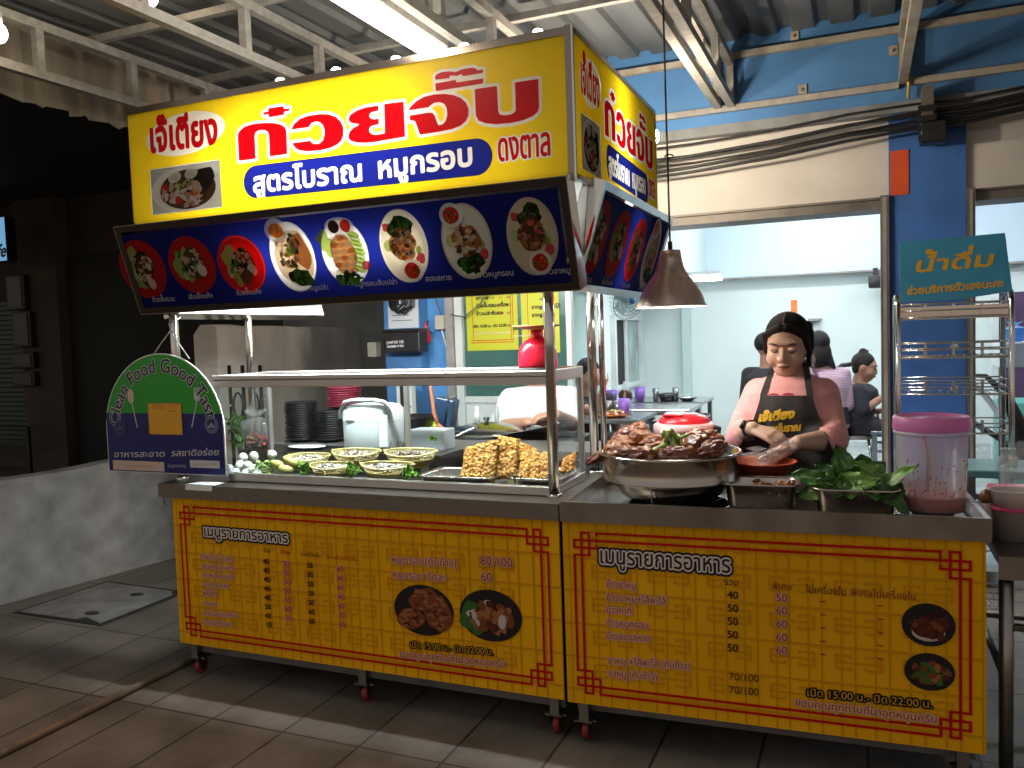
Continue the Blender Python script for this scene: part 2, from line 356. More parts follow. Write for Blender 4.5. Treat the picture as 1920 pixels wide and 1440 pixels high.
# ================================================================ ground
def tile_mat():
    m = bpy.data.materials.new('pavement_tiles'); m.use_nodes = True; nt = m.node_tree; N = nt.nodes.new; L = nt.links.new; b = nt.nodes['Principled BSDF']
    tc = N('ShaderNodeTexCoord'); mp = N('ShaderNodeMapping'); L(tc.outputs['Object'], mp.inputs[0]); mp.inputs['Location'].default_value = (.022, .29, 0)
    br = N('ShaderNodeTexBrick'); br.offset = 0; br.squash = 1; L(mp.outputs[0], br.inputs[0])
    for k, v in (('Scale', 1), ('Mortar Size', .006), ('Mortar Smooth', .35), ('Bias', 0), ('Brick Width', .335), ('Row Height', .60)): br.inputs[k].default_value = v
    br.inputs['Color1'].default_value = (.19, .165, .14, 1); br.inputs['Color2'].default_value = (.155, .135, .115, 1); br.inputs['Mortar'].default_value = (.045, .038, .03, 1)
    b2 = N('ShaderNodeTexBrick'); b2.offset = 0; b2.squash = 1; L(mp.outputs[0], b2.inputs[0])
    for k, v in (('Scale', 1), ('Mortar Size', .0025), ('Mortar Smooth', .6), ('Brick Width', .1116), ('Row Height', .30)): b2.inputs[k].default_value = v
    b2.inputs['Color1'].default_value = b2.inputs['Color2'].default_value = (1, 1, 1, 1); b2.inputs['Mortar'].default_value = (.78, .76, .74, 1)
    n = N('ShaderNodeTexNoise'); n.inputs['Scale'].default_value = 2.1; n.inputs['Detail'].default_value = 7; n.inputs['Roughness'].default_value = .65; L(tc.outputs['Object'], n.inputs[0])
    r = N('ShaderNodeValToRGB'); r.color_ramp.elements[0].position = .3; r.color_ramp.elements[0].color = (.34, .32, .30, 1); r.color_ramp.elements[1].position = .7; r.color_ramp.elements[1].color = (1.1, 1.08, 1.05, 1); L(n.outputs[0], r.inputs[0])
    x = N('ShaderNodeMix'); x.data_type = 'RGBA'; x.blend_type = 'MULTIPLY'; x.inputs[0].default_value = 1; L(br.outputs[0], x.inputs[6]); L(r.outputs[0], x.inputs[7])
    y = N('ShaderNodeMix'); y.data_type = 'RGBA'; y.blend_type = 'MULTIPLY'; y.inputs[0].default_value = 1; L(x.outputs[2], y.inputs[6]); L(b2.outputs[0], y.inputs[7])
    L(y.outputs[2], b.inputs['Base Color']); b.inputs['Roughness'].default_value = .55
    n3 = N('ShaderNodeTexNoise'); n3.inputs['Scale'].default_value = 45; n3.inputs['Detail'].default_value = 6; L(tc.outputs['Object'], n3.inputs[0])
    ad = N('ShaderNodeMath'); ad.operation = 'MULTIPLY_ADD'; ad.inputs[1].default_value = .12; L(n3.outputs[0], ad.inputs[0]); iv = N('ShaderNodeMath'); iv.operation = 'SUBTRACT'; iv.inputs[0].default_value = 1; L(br.outputs['Fac'], iv.inputs[1]); L(iv.outputs[0], ad.inputs[2])
    bp = N('ShaderNodeBump'); bp.inputs['Strength'].default_value = .5; bp.inputs['Distance'].default_value = .004; L(ad.outputs[0], bp.inputs['Height']); L(bp.outputs[0], b.inputs['Normal'])
    rr = N('ShaderNodeMapRange'); rr.inputs[3].default_value = .38; rr.inputs[4].default_value = .75; L(n.outputs[0], rr.inputs[0]); L(rr.outputs[0], b.inputs['Roughness'])
    return m
g = G(); g.add([(-40, -40, 0), (40, -40, 0), (40, 40, 0), (-40, 40, 0)], [(0, 1, 2, 3)], tile_mat()); tag(g.build('pavement'), kind='structure')
g = G(); g.box(-1.55, 5.2, FY+.06, 8.4, .0, .08, m_floor2); tag(g.build('restaurant_floor'), kind='structure')
# concrete cover in the paving, broken at two corners, with finger holes
mh = thing('manhole_cover', 'worn concrete cover slab with two finger holes sunk in the paving by the low wall', 'manhole cover', (-3.05, .65, 0))
g = G(); mc = mat('cover_concrete', (.20, .185, .165), .8, var=.4, vs=6, bump=.3, bs=30); a = math.radians(2)
g.prism([(-3.36, .37), (-2.93, .375), (-2.90, .42), (-2.74, .37), (-2.735, .86), (-2.80, .92), (-3.35, .935)], .002, .007, mc); g.build('slab', mh)
g = G(); g.prism([(-3.39, .345), (-2.715, .345), (-2.71, .95), (-3.38, .96)], .001, .0035, m_dark); g.build('gap', mh)
g = G(); g.disc((-2.92, .47, .0085), .05, m_dark, 16, sy=.6); g.disc((-2.95, .80, .0085), .045, m_dark, 16, sy=.7); g.build('finger_hole', mh)
g = G(); g.tube([(-1.89, -1.6, .013), (-1.88, -.8, .013), (-1.872, -.1, .013), (-1.875, .3, .013), (-1.89, 2.2, .013)], .016, mat('brown_pipe', (.16, .11, .075), .5, var=.4, vs=12), 10)
solo(g, 'floor_pipe', 'thin brown pipe running along the paving past the cart corner', 'pipe')
# ================================================================ low white wall on the left, taller wall of the alley
m_lowwall = mat('white_plaster', (.33, .32, .305), .8, var=.34, vs=6, bump=.4, bs=14, det=8)
g = G(); P0, P1 = V((-3.86, -1.0)), V((-3.33, 1.85)); row = []
for i in range(25):
    t = i/24; q = P0.lerp(P1, t); n = V((-.98, .18)); zt = .80-.085*math.sin(min(1, max(0, (t-.25)/.75))*2.4)+.02*math.sin(t*9)
    row.append([(q.x, q.y, 0), (q.x, q.y, zt-.03), (q.x+n.x*.02, q.y+n.y*.02, zt), (q.x+n.x*.16, q.y+n.y*.16, zt), (q.x+n.x*.18, q.y+n.y*.18, 0)])
g.grid(row, m_lowwall, False); g.add(row[-1], [(0, 1, 2, 3, 4)], m_lowwall)
solo(g, 'low_wall', 'low white plastered wall with a dipping top beside the pavement', 'wall')
g = G(); ma = mat('alley_plaster', (.60, .55, .50), .85, var=.25, vs=2, bump=.5, bs=16)
A0 = atY(405, 612, 1.22); d = V((-.31, .95, 0)).normalized(); nn = V((-d.y, d.x, 0)); zt = A0.z+.012
def alley(t, w, z): q = V((A0.x, A0.y, 0))+d*t+nn*w; return (q.x, q.y, z)
sec = [(0, 0), (0, zt-.02), (.03, zt), (.10, zt), (.145, zt-.06), (.15, 0)]; rows = []
for i in range(34):
    t = i*.26; j = .012*mnoise.noise(V((t*3, 0, 0))); rows.append([alley(t, w, z+(j if z > 1 else 0)) for w, z in sec])
g.grid(rows, ma, False); g.add(rows[0], [tuple(range(6))[::-1]], ma); g.add(rows[-1], [tuple(range(6))], ma)
solo(g, 'alley_wall', 'beige rough plaster wall with a rounded end behind the glass case', 'wall')
# ================================================================ dark neighbour building on the far left
nb = thing('neighbour_building', 'dark unlit building beyond the low white wall with a black doorway', 'building', (-8, 4.4, 0))
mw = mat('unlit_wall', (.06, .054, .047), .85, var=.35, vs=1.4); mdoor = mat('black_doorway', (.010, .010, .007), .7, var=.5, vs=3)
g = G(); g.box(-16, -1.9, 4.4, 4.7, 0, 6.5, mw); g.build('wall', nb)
g = G(); g.box(-12, -2.84, -1.6, 4.39, 3.26, 3.30, mat('sun_blocker_sheet', (.03, .03, .03), .8)); g.build('sun_blocker', nb)  # added out of view to keep the sun lamp off the low wall
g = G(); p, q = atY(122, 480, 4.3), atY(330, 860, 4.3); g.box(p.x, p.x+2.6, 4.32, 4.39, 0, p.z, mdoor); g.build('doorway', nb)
g = G(); p, q = atY(44, 500, 4.3), atY(118, 500, 4.3); g.box(p.x, q.x, 4.2, 4.395, 0, 4.4, mat('brown_column', (.075, .055, .045), .8, var=.4, vs=2)); g.build('column', nb)
g = G(); ms = mat('teal_shutter', (.045, .075, .07), .5, .3); p, q = atY(-60, 520, 4.25), atY(43, 520, 4.25); z = .3
while z < 2.1: g.box(p.x, q.x, 4.33, 4.39, z, z+.045, ms); g.box(p.x, q.x, 4.345, 4.388, z+.045, z+.06, m_dark); z += .06
g.build('shutter', nb)
g = G(); p = atY(560, 600, 4.3); g.box(p.x-.2, -2.0, 4.30, 4.385, 0, 3.4, mat('grey_alley_render', (.26, .26, .25), .85, var=.3, vs=2)); g.build('rendered_bay', nb)
lb = thing('light_box_sign', 'glowing pale blue shop sign with black script cut off by the photo edge', 'sign', atY(-10, 470, 3.6))
g = G(); p, q = atY(-70, 416, 3.6), atY(14, 489, 3.6); g.box(p.x, q.x, 3.6, 3.72, q.z, p.z, m_black); g.build('case', lb)
g = G(); g.box(p.x+.006, q.x-.006, 3.594, 3.599, q.z+.006, p.z-.006, emat('blue_sign_glow', (.22, .50, .80), .62)); g.build('panel', lb)
g = G(); pr = Print(g, (q.x, 3.593, q.z), (1, 0, 0), (0, 0, 1), (0, -1, 0)); pr.text('Cafe', (-.012, .05), .20, m_black, al='r', skew=.3, grow=.006); g.build('lettering', lb)
for i, (x0, y0, x1, y1) in enumerate([(6, 517, 44, 580), (18, 585, 56, 650), (16, 662, 60, 690), (20, 698, 62, 724)]):
    p, q = atY(x0, y0, 4.1), atY(x1, y1, 4.1); g = G(); g.box(p.x, q.x, 4.12, 4.198, q.z, p.z, mat('dark_box_paint', (.010, .009, .009), .5), .01); g.box(p.x+.04, q.x-.04, 4.112, 4.119, q.z+.03, p.z-.03, m_black)
    solo(g, 'meter_box', ['black meter box highest on the dark column', 'black box second from the top on the dark column', 'flat black box third from the top on the dark column', 'lowest black box on the dark column'][i], 'meter box', 'boxes on the dark column')
g = G(); p, q = atY(-80, 800, 3.9), atY(52, 800, 3.9); zz = p.z; md = mat('dark_steel', (.012, .012, .012), .5)
for z in (zz, zz-.19): g.bar((p.x, 3.9, z), (q.x, 3.9, z), .03, .03, md)
g.bar((q.x, 3.9, 0), (q.x, 3.9, zz+.015), .035, .035, md); g.bar((p.x, 3.9, 0), (p.x, 3.9, zz+.015), .035, .035, md)
solo(g, 'hand_rail', 'dark steel rail in front of the unlit teal shutter', 'railing')
# small warm lamp deep in the dark
g = G(); p = atY(97, 270, 4.1); g.ell(p, (.012, .012, .022), emat('far_lamp_glow', (1, .55, .18), 4)); g.cyl(p+V((0, 0, .02)), p+V((0, 0, .08)), .006, m_black)
g.cyl(p+V((0, 0, .08)), p+V((0, .3, .08)), .004, m_black)
solo(g, 'wall_lamp', 'tiny orange lamp glowing on the dark building at upper left', 'lamp')
# ================================================================ restaurant building
rb = thing('restaurant_building', 'blue and white shophouse with open lit dining room behind the food carts', 'building', (1, FY, 0))
RX = 6.0
g = G(); g.box(-2.15, RX, FY+.0, FY+.35, 2.63, 5.5, m_blue); g.build('upper_wall', rb)
g = G(); g.box(-2.13, RX, FY-.035, FY+.34, 2.572, 2.628, m_concrete); g.build('ledge', rb)
for x0, x1 in ((-1.6, 1.12), (1.49, RX)):
    g = G(); g.box(x0, x1, FY+.03, FY+.3, 2.14, 2.57, m_fascia); g.build('fascia', rb)
    g = G(); g.box(x0, x1, FY+.02, FY+.26, 2.075, 2.137, m_track); g.bar((x0, FY+.015, 2.13), (x1, FY+.015, 2.13), .02, .012, m_track); g.build('shutter_slot', rb)
for x0, x1 in ((1.12, 1.49), (RX-.4, RX)):
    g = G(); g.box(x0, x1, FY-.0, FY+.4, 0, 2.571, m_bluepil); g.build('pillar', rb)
pw = thing  # left pillar has two faces
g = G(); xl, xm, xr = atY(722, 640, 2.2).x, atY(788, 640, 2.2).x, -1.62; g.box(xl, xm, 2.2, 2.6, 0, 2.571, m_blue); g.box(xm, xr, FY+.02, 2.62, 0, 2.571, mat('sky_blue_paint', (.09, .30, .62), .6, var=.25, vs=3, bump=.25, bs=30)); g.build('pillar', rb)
for x0, x1 in ((1.075, 1.118), (1.492, 1.53)):
    g = G(); g.box(x0, x1, FY-.03, FY+.05, 0, 2.14, m_track); g.box(x0+.012, x1-.012, FY-.034, FY-.031, 0, 2.13, m_greyfr); g.build('shutter_track', rb)
g = G(); g.box(-1.615, -1.56, FY-.03, FY+.06, 0, 2.1, m_greyfr); g.box(-1.555, -1.50, FY-.01, FY+.06, 0, 2.1, m_whitefr); g.build('door_post', rb)
# glazed panel with a white board below
gx = atY(1072, 650, FY).x
g = G(); zt = 1.035
g.box(-1.5, gx, FY, FY+.05, zt-.03, zt+.012, m_whitefr); g.box(gx-.035, gx, FY, FY+.05, zt+.0115, 2.074, m_whitefr); g.build('door_frame', rb); g = G(); g.box(-1.5, gx, FY, FY+.05, 0, .08, m_whitefr); g.build('door_sill', rb)
g = G(); g.box(-1.498, gx-.002, FY+.012, FY+.03, .08, zt-.03, m_whitefr); g.build('door_board', rb)
mg = bpy.data.materials.new('teal_reflection_glass'); mg.use_nodes = True; b_ = mg.node_tree.nodes['Principled BSDF']; b_.inputs['Base Color'].default_value = (.045, .115, .105, 1); b_.inputs['Roughness'].default_value = .06; b_.inputs['Specular IOR Level'].default_value = .6  # dark teal of the pane's reflections put into its base colour
g = G(); g.box(-1.498, gx-.036, FY+.02, FY+.026, zt+.012, 2.073, mg); g.build('door_glass', rb)
# dining room
BY = 7.6; LX = -1.55; CZ = 2.02
g = G(); g.box(LX-.15, 5.3, BY, BY+.2, 0, 3.2, m_inwall); g.build('back_wall', rb)
g = G(); g.box(LX-.16, LX, FY+.36, BY, 0, 3.2, m_inwall); g.build('side_wall', rb)
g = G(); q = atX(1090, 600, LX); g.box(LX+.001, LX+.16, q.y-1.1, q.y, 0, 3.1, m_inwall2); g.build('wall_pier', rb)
g = G(); g.box(5.1, 5.3, FY+.36, BY, 0, 3.2, m_inwall); g.build('far_side_wall', rb)
g = G(); g.box(LX-.1, 5.3, FY+.36, BY+.1, 3.12, 3.2, m_ceil); g.build('ceiling', rb)
pc = atY(1281, 600, BY); pd = atY(1296, 600, BY); g = G(); g.box(pc.x, pd.x, BY-.1, BY-.001, 0, 3.1, mat('pier_paint', (.50, .62, .60), .7)); g.build('wall_rib', rb)
# lowered ceiling bay with its downstand beam, back beam has a grey strip along its foot
bx0 = atY(1330, 537, BY).x; bx1 = atY(1413, 524, BY-1.4).x
g = G(); g.box(LX, bx0, 3.5, BY-.002, CZ, 3.11, m_ceil); g.build('ceiling_bay', rb)
zc = atY(1500, 518, BY).z; g = G(); g.box(bx0, 5.09, BY-.16, BY-.003, zc, zc+.02, m_greyfr); g.box(bx0, 5.09, BY-.16, BY-.003, zc+.021, 3.11, mat('bluish_beam_paint', (.56, .68, .78), .7)); g.build('back_beam', rb)
# window in the left wall of the room: dark gap, sliding sash with a frosted picture film
w0, w1 = atX(1146, 600, LX), atX(1193, 607, LX); z0, z1 = atX(1146, 725, LX).z, w0.z; ym = atX(1167, 600, LX).y
wn = G(); wn.box(LX, LX+.06, w0.y-.06, w0.y, z0-.05, z1+.05, m_whitefr); wn.box(LX, LX+.06, w1.y, w1.y+.06, z0-.05, z1+.05, m_whitefr); wn.box(LX, LX+.06, w0.y, w1.y, z1, z1+.05, m_whitefr); wn.box(LX, LX+.06, w0.y, w1.y, z0-.05, z0, m_whitefr)
wf = wn.build('window', rb)
g = G(); g.box(LX+.004, LX+.012, w0.y, ym, z0, z1, m_dark); g.build('opening', wf)
g = G(); mp_ = mat('picture_film', (.36, .55, .50), .3, var=.5, vs=5, col2=(.20, .15, .17), det=7, stretch=(1, 1.6, .7)); g.box(LX+.004, LX+.02, ym+.08, w1.y, z0, z1, mp_); g.box(LX+.004, LX+.035, ym, ym+.08, z0, z1, m_whitefr); g.build('sash', wf)
g = G(); p, q = atY(1483, 563, BY), atY(1495, 590, BY); g.box(p.x, q.x, BY-.012, BY-.002, q.z-.1, p.z, mat('orange_paper', (.80, .20, .05), .7)); solo(g, 'wall_paper_strip', 'small orange paper strip on the mint wall above the cook', 'paper')
g = G(); p, q = atY(1628, 518, BY-.2), atY(1655, 540, BY-.2); g.box(p.x, q.x, BY-.32, BY-.165, q.z, p.z, m_black, .02); g.bar(((p.x+q.x)/2, BY-.17, p.z+.01), ((p.x+q.x)/2, BY-.17, p.z+.09), .05, .03, m_black); solo(g, 'speaker', 'black wall speaker high on the mint back wall beside the blue pillar', 'speaker')
g = G(); p = atY(1530, 599, BY); g.box(p.x-.08, p.x+.06, BY-.12, BY-.002, p.z-.012, p.z+.012, m_greyfr); g.box(p.x-.07, p.x-.05, BY-.10, BY-.002, p.z-.06, p.z-.012, m_greyfr); solo(g, 'wall_shelf', 'tiny grey shelf on the back wall above the woman in stripes', 'shelf')
# right-hand room part: purple board, shelf, teal cabinet
g = G(); p, q = atY(1872, 600, 6.0), atY(1990, 760, 6.0); mpu = mat('purple_board', (.065, .03, .085), .6, var=.3, vs=2); g.box(p.x, p.x+1.4, 6.0, 6.06, .3, p.z+.25, mpu); g.box(p.x-.05, p.x, 5.97, 6.08, 0, p.z+.3, m_whitefr); g.box(p.x, p.x+1.4, 5.94, 6.0, .25, .3, m_whitefr); solo(g, 'purple_panel', 'dark purple upright panel in the dining room at the right edge', 'panel')
g = G(); p = atY(1880, 755, 5.0); mt = mat('teal_laminate', (.10, .34, .30), .4, var=.15, vs=4); g.box(p.x, p.x+.9, 5.0, 5.5, .02, p.z, mt, .01); g.box(p.x+.02, p.x+.43, 4.985, 4.998, .1, p.z-.05, mt); g.box(p.x+.46, p.x+.88, 4.985, 4.998, .1, p.z-.05, mt); g.bar((p.x+.40, 4.97, .5), (p.x+.40, 4.97, .62), .012, .012, m_chrome); solo(g, 'teal_cabinet', 'teal cabinet below the purple panel at the right edge', 'cabinet')
def ceiling_fixture(a, b, z, lab):
    t = thing('ceiling_light', lab, 'light', ((a[0]+b[0])/2, (a[1]+b[1])/2, z), 'fluorescent fittings in the dining room')
    g = G(); g.bar((a[0], a[1], z-.02), (b[0], b[1], z-.02), .14, .036, m_white); g.build('housing', t)
    g = G(); g.bar((a[0], a[1], z-.065), (b[0], b[1], z-.065), .12, .05, m_cool); g.build('diffuser', t); return t
p, q = atZ(1215, 527, CZ-.09), atZ(1352, 517, CZ-.09)
yy = 5.6; p, q = atY(1222, 527, yy), atY(1350, 517, yy); ceiling_fixture((p.x, yy), (q.x, yy+.1), CZ, 'glowing white fluorescent fitting under the low ceiling bay beside the copper lamp')
for x, y in ((1.0, 3.6), (2.6, 5.4), (.6, 6.2), (-.9, 3.2)):
    z = 3.12 if x > bx0 or y < 3.4 else CZ
    ceiling_fixture((x-.6, y), (x+.6, y), z, 'white fluorescent fitting on the high dining room ceiling')
# ---------------------------------------------------------------- things fixed on the front
g = G(); p, q = atY(1669, 284, FY-.004), atY(1704, 364, FY-.004); g.box(p.x, q.x, FY-.006, FY-.001, q.z, p.z, mat('bright_orange_paper', (.62, .075, .015), .7, var=.1, vs=8)); solo(g, 'orange_notice', 'blank orange paper rectangle stuck on the blue pillar', 'paper')
g = G(); mcab = mat('black_cable', (.010, .010, .010), .5); yb = FY-.09
px = [(1150, 312), (1300, 290), (1450, 263), (1590, 232), (1712, 212), (1800, 202), (1920, 176), (2100, 145)]
for k, (dy0, dy1, r, w) in enumerate([(-22, -12, .008, 0), (-2, 0, .012, 6), (3, 8, .011, -3), (14, 18, .008, 2), (26, 24, .012, -4), (30, 30, .010, 3), (8, 14, .006, 9)]):
    pts = []
    for i, (x, y) in enumerate(px):
        t = i/(len(px)-1); s_ = math.sin(min(1, t*1.6)*math.pi)*w; pts.append(atY(x, y+dy0*(1-t)+dy1*t+s_, yb-.006*k))
    g.tube(pts, r*.8, mcab, 6)
solo(g, 'cable_bundle', 'sagging bundle of black cables strung across the white fascia', 'cables')
p, q = atY(1728, 165, yb-.03), atY(1750, 265, yb-.03); g = G(); g.box(p.x, q.x, FY-.15, FY-.03, q.z+.0, p.z, m_track); [g.box(p.x-.02, q.x+.012, FY-.165, FY-.152, z, z+.03, m_black) for z in np.linspace(q.z, p.z-.13, 4)]; g.box(p.x-.01, q.x+.06, FY-.16, FY-.05, q.z-.01, q.z+.10, m_black, .01); solo(g, 'cable_bracket', 'dark steel bracket with clamps holding the cables above the blue pillar', 'bracket')
# ================================================================ canopy over the pavement
cn = thing('canopy', 'corrugated metal canopy on white ladder trusses over the pavement', 'canopy', (0, 0, 3))
ZB, ZTOP, RZ = 2.74, 2.965, 3.03
g = G(); prof = []; x = -2.75
while x < 4.6:
    for dx, dz in ((0, 0), (.10, 0), (.115, .028), (.17, .028), (.185, 0)): prof.append((x+dx, RZ+dz))
    x += .20
g.grid([[(a, -1.2, b) for a, b in prof], [(a, FY-.002, b+.07) for a, b in prof]], m_roof, False); g.grid([[(a, -1.2, b+.004) for a, b in prof], [(a, FY-.002, b+.074) for a, b in prof]], m_roof, False); g.build('roof_sheet', cn)
g = G(); prof = []; y = -1.2
while y < 2.25:
    for dy, dx in ((0, 0), (.13, 0), (.15, -.025), (.21, -.025), (.23, 0)): prof.append((y+dy, -2.80+dx))
    y += .25
g.grid([[(b, a, 2.68+.012*math.sin(i*2.1)) for i, (a, b) in enumerate(prof)], [(b, a, 3.25) for a, b in prof]], m_side, False); g.build('side_sheet', cn)
def truss(X, y0, y1, posts, w=.042, m=m_truss, double=False):
    g = G()
    for dx in ((0, .075) if double else (0,)):
        g.bar((X+dx, y0, ZTOP), (X+dx, y1, ZTOP), w, w, m); g.bar((X+dx, y0, ZB), (X+dx, y1, ZB), w, w, m)
        for y in posts: g.bar((X+dx, y, ZB+.021), (X+dx, y, ZTOP-.021), w*.9, w*.9, m, up=(0, 1, 0))
    g.build('truss', cn)
truss(-2.55, -1.2, FY-.01, (-.55, .08, .62, 1.15, 1.68, 2.2))
truss(-1.55, -1.2, FY-.01, (-.75, -.25, .33, .88, 1.45, 2.0))
truss(-.62, -1.2, FY-.01, (-.6, -.02, .42, .95, 1.5, 2.05))
truss(.22, -1.2, FY-.03, (-.4, .3, .95, 1.72, 2.25), double=True)
truss(1.19, -1.2, FY-.03, (.4, 1.2, 2.24), m=m_rust)
for y in (-.55, .42, 1.16, FY-.03):
    g = G(); g.bar((-2.7, y, ZTOP+.041), (4.5, y, ZTOP+.041), .035, .035, m_truss if y < 2 else m_rust); g.build('purlin', cn)
g = G(); zr = atY(1600, 172, FY-.02).z; g.bar((-.2, FY-.022, zr), (1.17, FY-.022, zr), .03, .035, m_truss); g.bar((1.21, FY-.022, zr+.01), (4, FY-.022, zr+.01), .03, .035, m_rust); g.build('wall_rail', cn)
for x, y in ((1490, 68), (1675, 95), (1367, 140), (1505, 168)):
    p = atY(x, y, FY-.006); g = G(); g.box(p.x-.022, p.x+.022, FY-.012, FY-.001, p.z-.026, p.z+.026, m_rust); g.ell((p.x, FY-.016, p.z), (.009, .007, .009), m_track, n=8, k=6); g.build('wall_bracket', cn)
g = G(); p, q = atY(1697, 105, FY-.05), atY(1702, 185, FY-.05); g.tube([p, p.lerp(q, .5)+V((.012, 0, 0)), q], .008, mat('yellow_hose', (.55, .38, .04), .5)); solo(g, 'yellow_wire', 'short yellow wire hanging from the rusty canopy truss', 'wire')
# fluorescent batten under the roof
tl = thing('fluorescent_lamp', 'bright fluorescent tube lamp hung beneath the canopy above the yellow sign', 'lamp', (-.72, .2, ZB))
a, b = atX(560, -83, -.71), atX(838, 95, -.71); zt = atX(838, 95, -.71).z
g = G(); g.box(-.80, -.70, -1.18, b.y, zt+.012, zt+.055, m_truss, .004); g.build('housing', tl)
g = G(); g.box(-.80, -.715, -1.17, b.y-.01, zt-.03, zt+.011, m_tube, .006); g.build('tube', tl)
g = G(); [g.bar((-.75, y, zt+.055), (-.75, y, RZ), .012, .012, m_truss, up=(0, 1, 0)) for y in (-.5, b.y-.1)]; g.build('hanger', tl)
def hang_bulb(px, py, X, lab):
    p = atX(px, py, X); t = thing('hanging_bulb', lab, 'bulb', p, 'bare bulbs hanging from the canopy')
    g = G(); g.ell(p, (.032, .032, .042), m_bulb, n=14, k=10); g.build('glass', t)
    g = G(); g.cyl(p+V((0, 0, .036)), p+V((0, 0, .085)), .016, m_white); g.build('socket', t)
    g = G(); g.tube([p+V((0, 0, .08)), p+V((.002, 0, .16)), V((p.x, p.y, RZ))], .004, m_black, 6); g.build('cord', t)
hang_bulb(282, -6, -1.9, 'glowing bare bulb at the top edge of the photo'); hang_bulb(-2, 62, -2.35, 'bare bulb glowing at the far left edge of the photo')
# ================================================================ printed colours
T_yel = tmat('sign_yellow_film', (.92, .66, .012)); T_white = tmat('sign_white_film', (.86, .84, .80)); T_red = tmat('sign_red_film', (.62, .001, .006)); T_blue = tmat('sign_blue_film', (.012, .022, .34)); T_navy = tmat('board_navy_film', (.010, .018, .22))
T = {k: tmat('print_'+k, c) for k, c in dict(soup=(.10, .045, .02), egg=(.88, .86, .74), white=(.86, .85, .82), pork=(.62, .34, .18), pale=(.72, .55, .38), crisp=(.50, .22, .07), brown=(.16, .07, .03), dk=(.035, .02, .012), green=(.10, .24, .03), dgreen=(.02, .07, .015), lime=(.42, .55, .12), orange=(.75, .20, .03), chili=(.62, .04, .02), red=(.56, .018, .015), cream=(.78, .70, .52), pink=(.70, .10, .14), grey=(.30, .30, .29), rice=(.82, .80, .75), cuke=(.55, .68, .32)).items()}
P_ = {k: mat('ink_'+k, c, .5, spec=.2) for k, c in dict(yel=(.66, .34, .004), yel2=(.66, .29, .002), red=(.50, .003, .003), maroon=(.26, .012, .018), pink=(.68, .36, .22), black=(.010, .008, .008), brown=(.045, .012, .008), white=(.66, .58, .54), meat=(.20, .055, .02), meat2=(.34, .13, .05), meat3=(.10, .022, .012), gr=(.05, .13, .025), wh=(.55, .48, .42), dish=(.02, .016, .014)).items()}
def scatter(pr, c, rx, ry, cols, n, smin, smax, T, seed, rot=0):
    R = random.Random(seed); n = int(n*1.7); smax = smin+(smax-smin)*.72
    for i in range(n):
        t, r = R.random()*6.283, math.sqrt(R.random()); a = R.uniform(smin, smax)
        x, y = rx*r*math.cos(t), ry*r*math.sin(t); cr, sr = math.cos(rot), math.sin(rot)
        pr.el((c[0]+x*cr-y*sr, c[1]+x*sr+y*cr), a, a*R.uniform(.4, .9), T[R.choice(cols)], R.random()*3.14, 11, .45, R.random()*99)
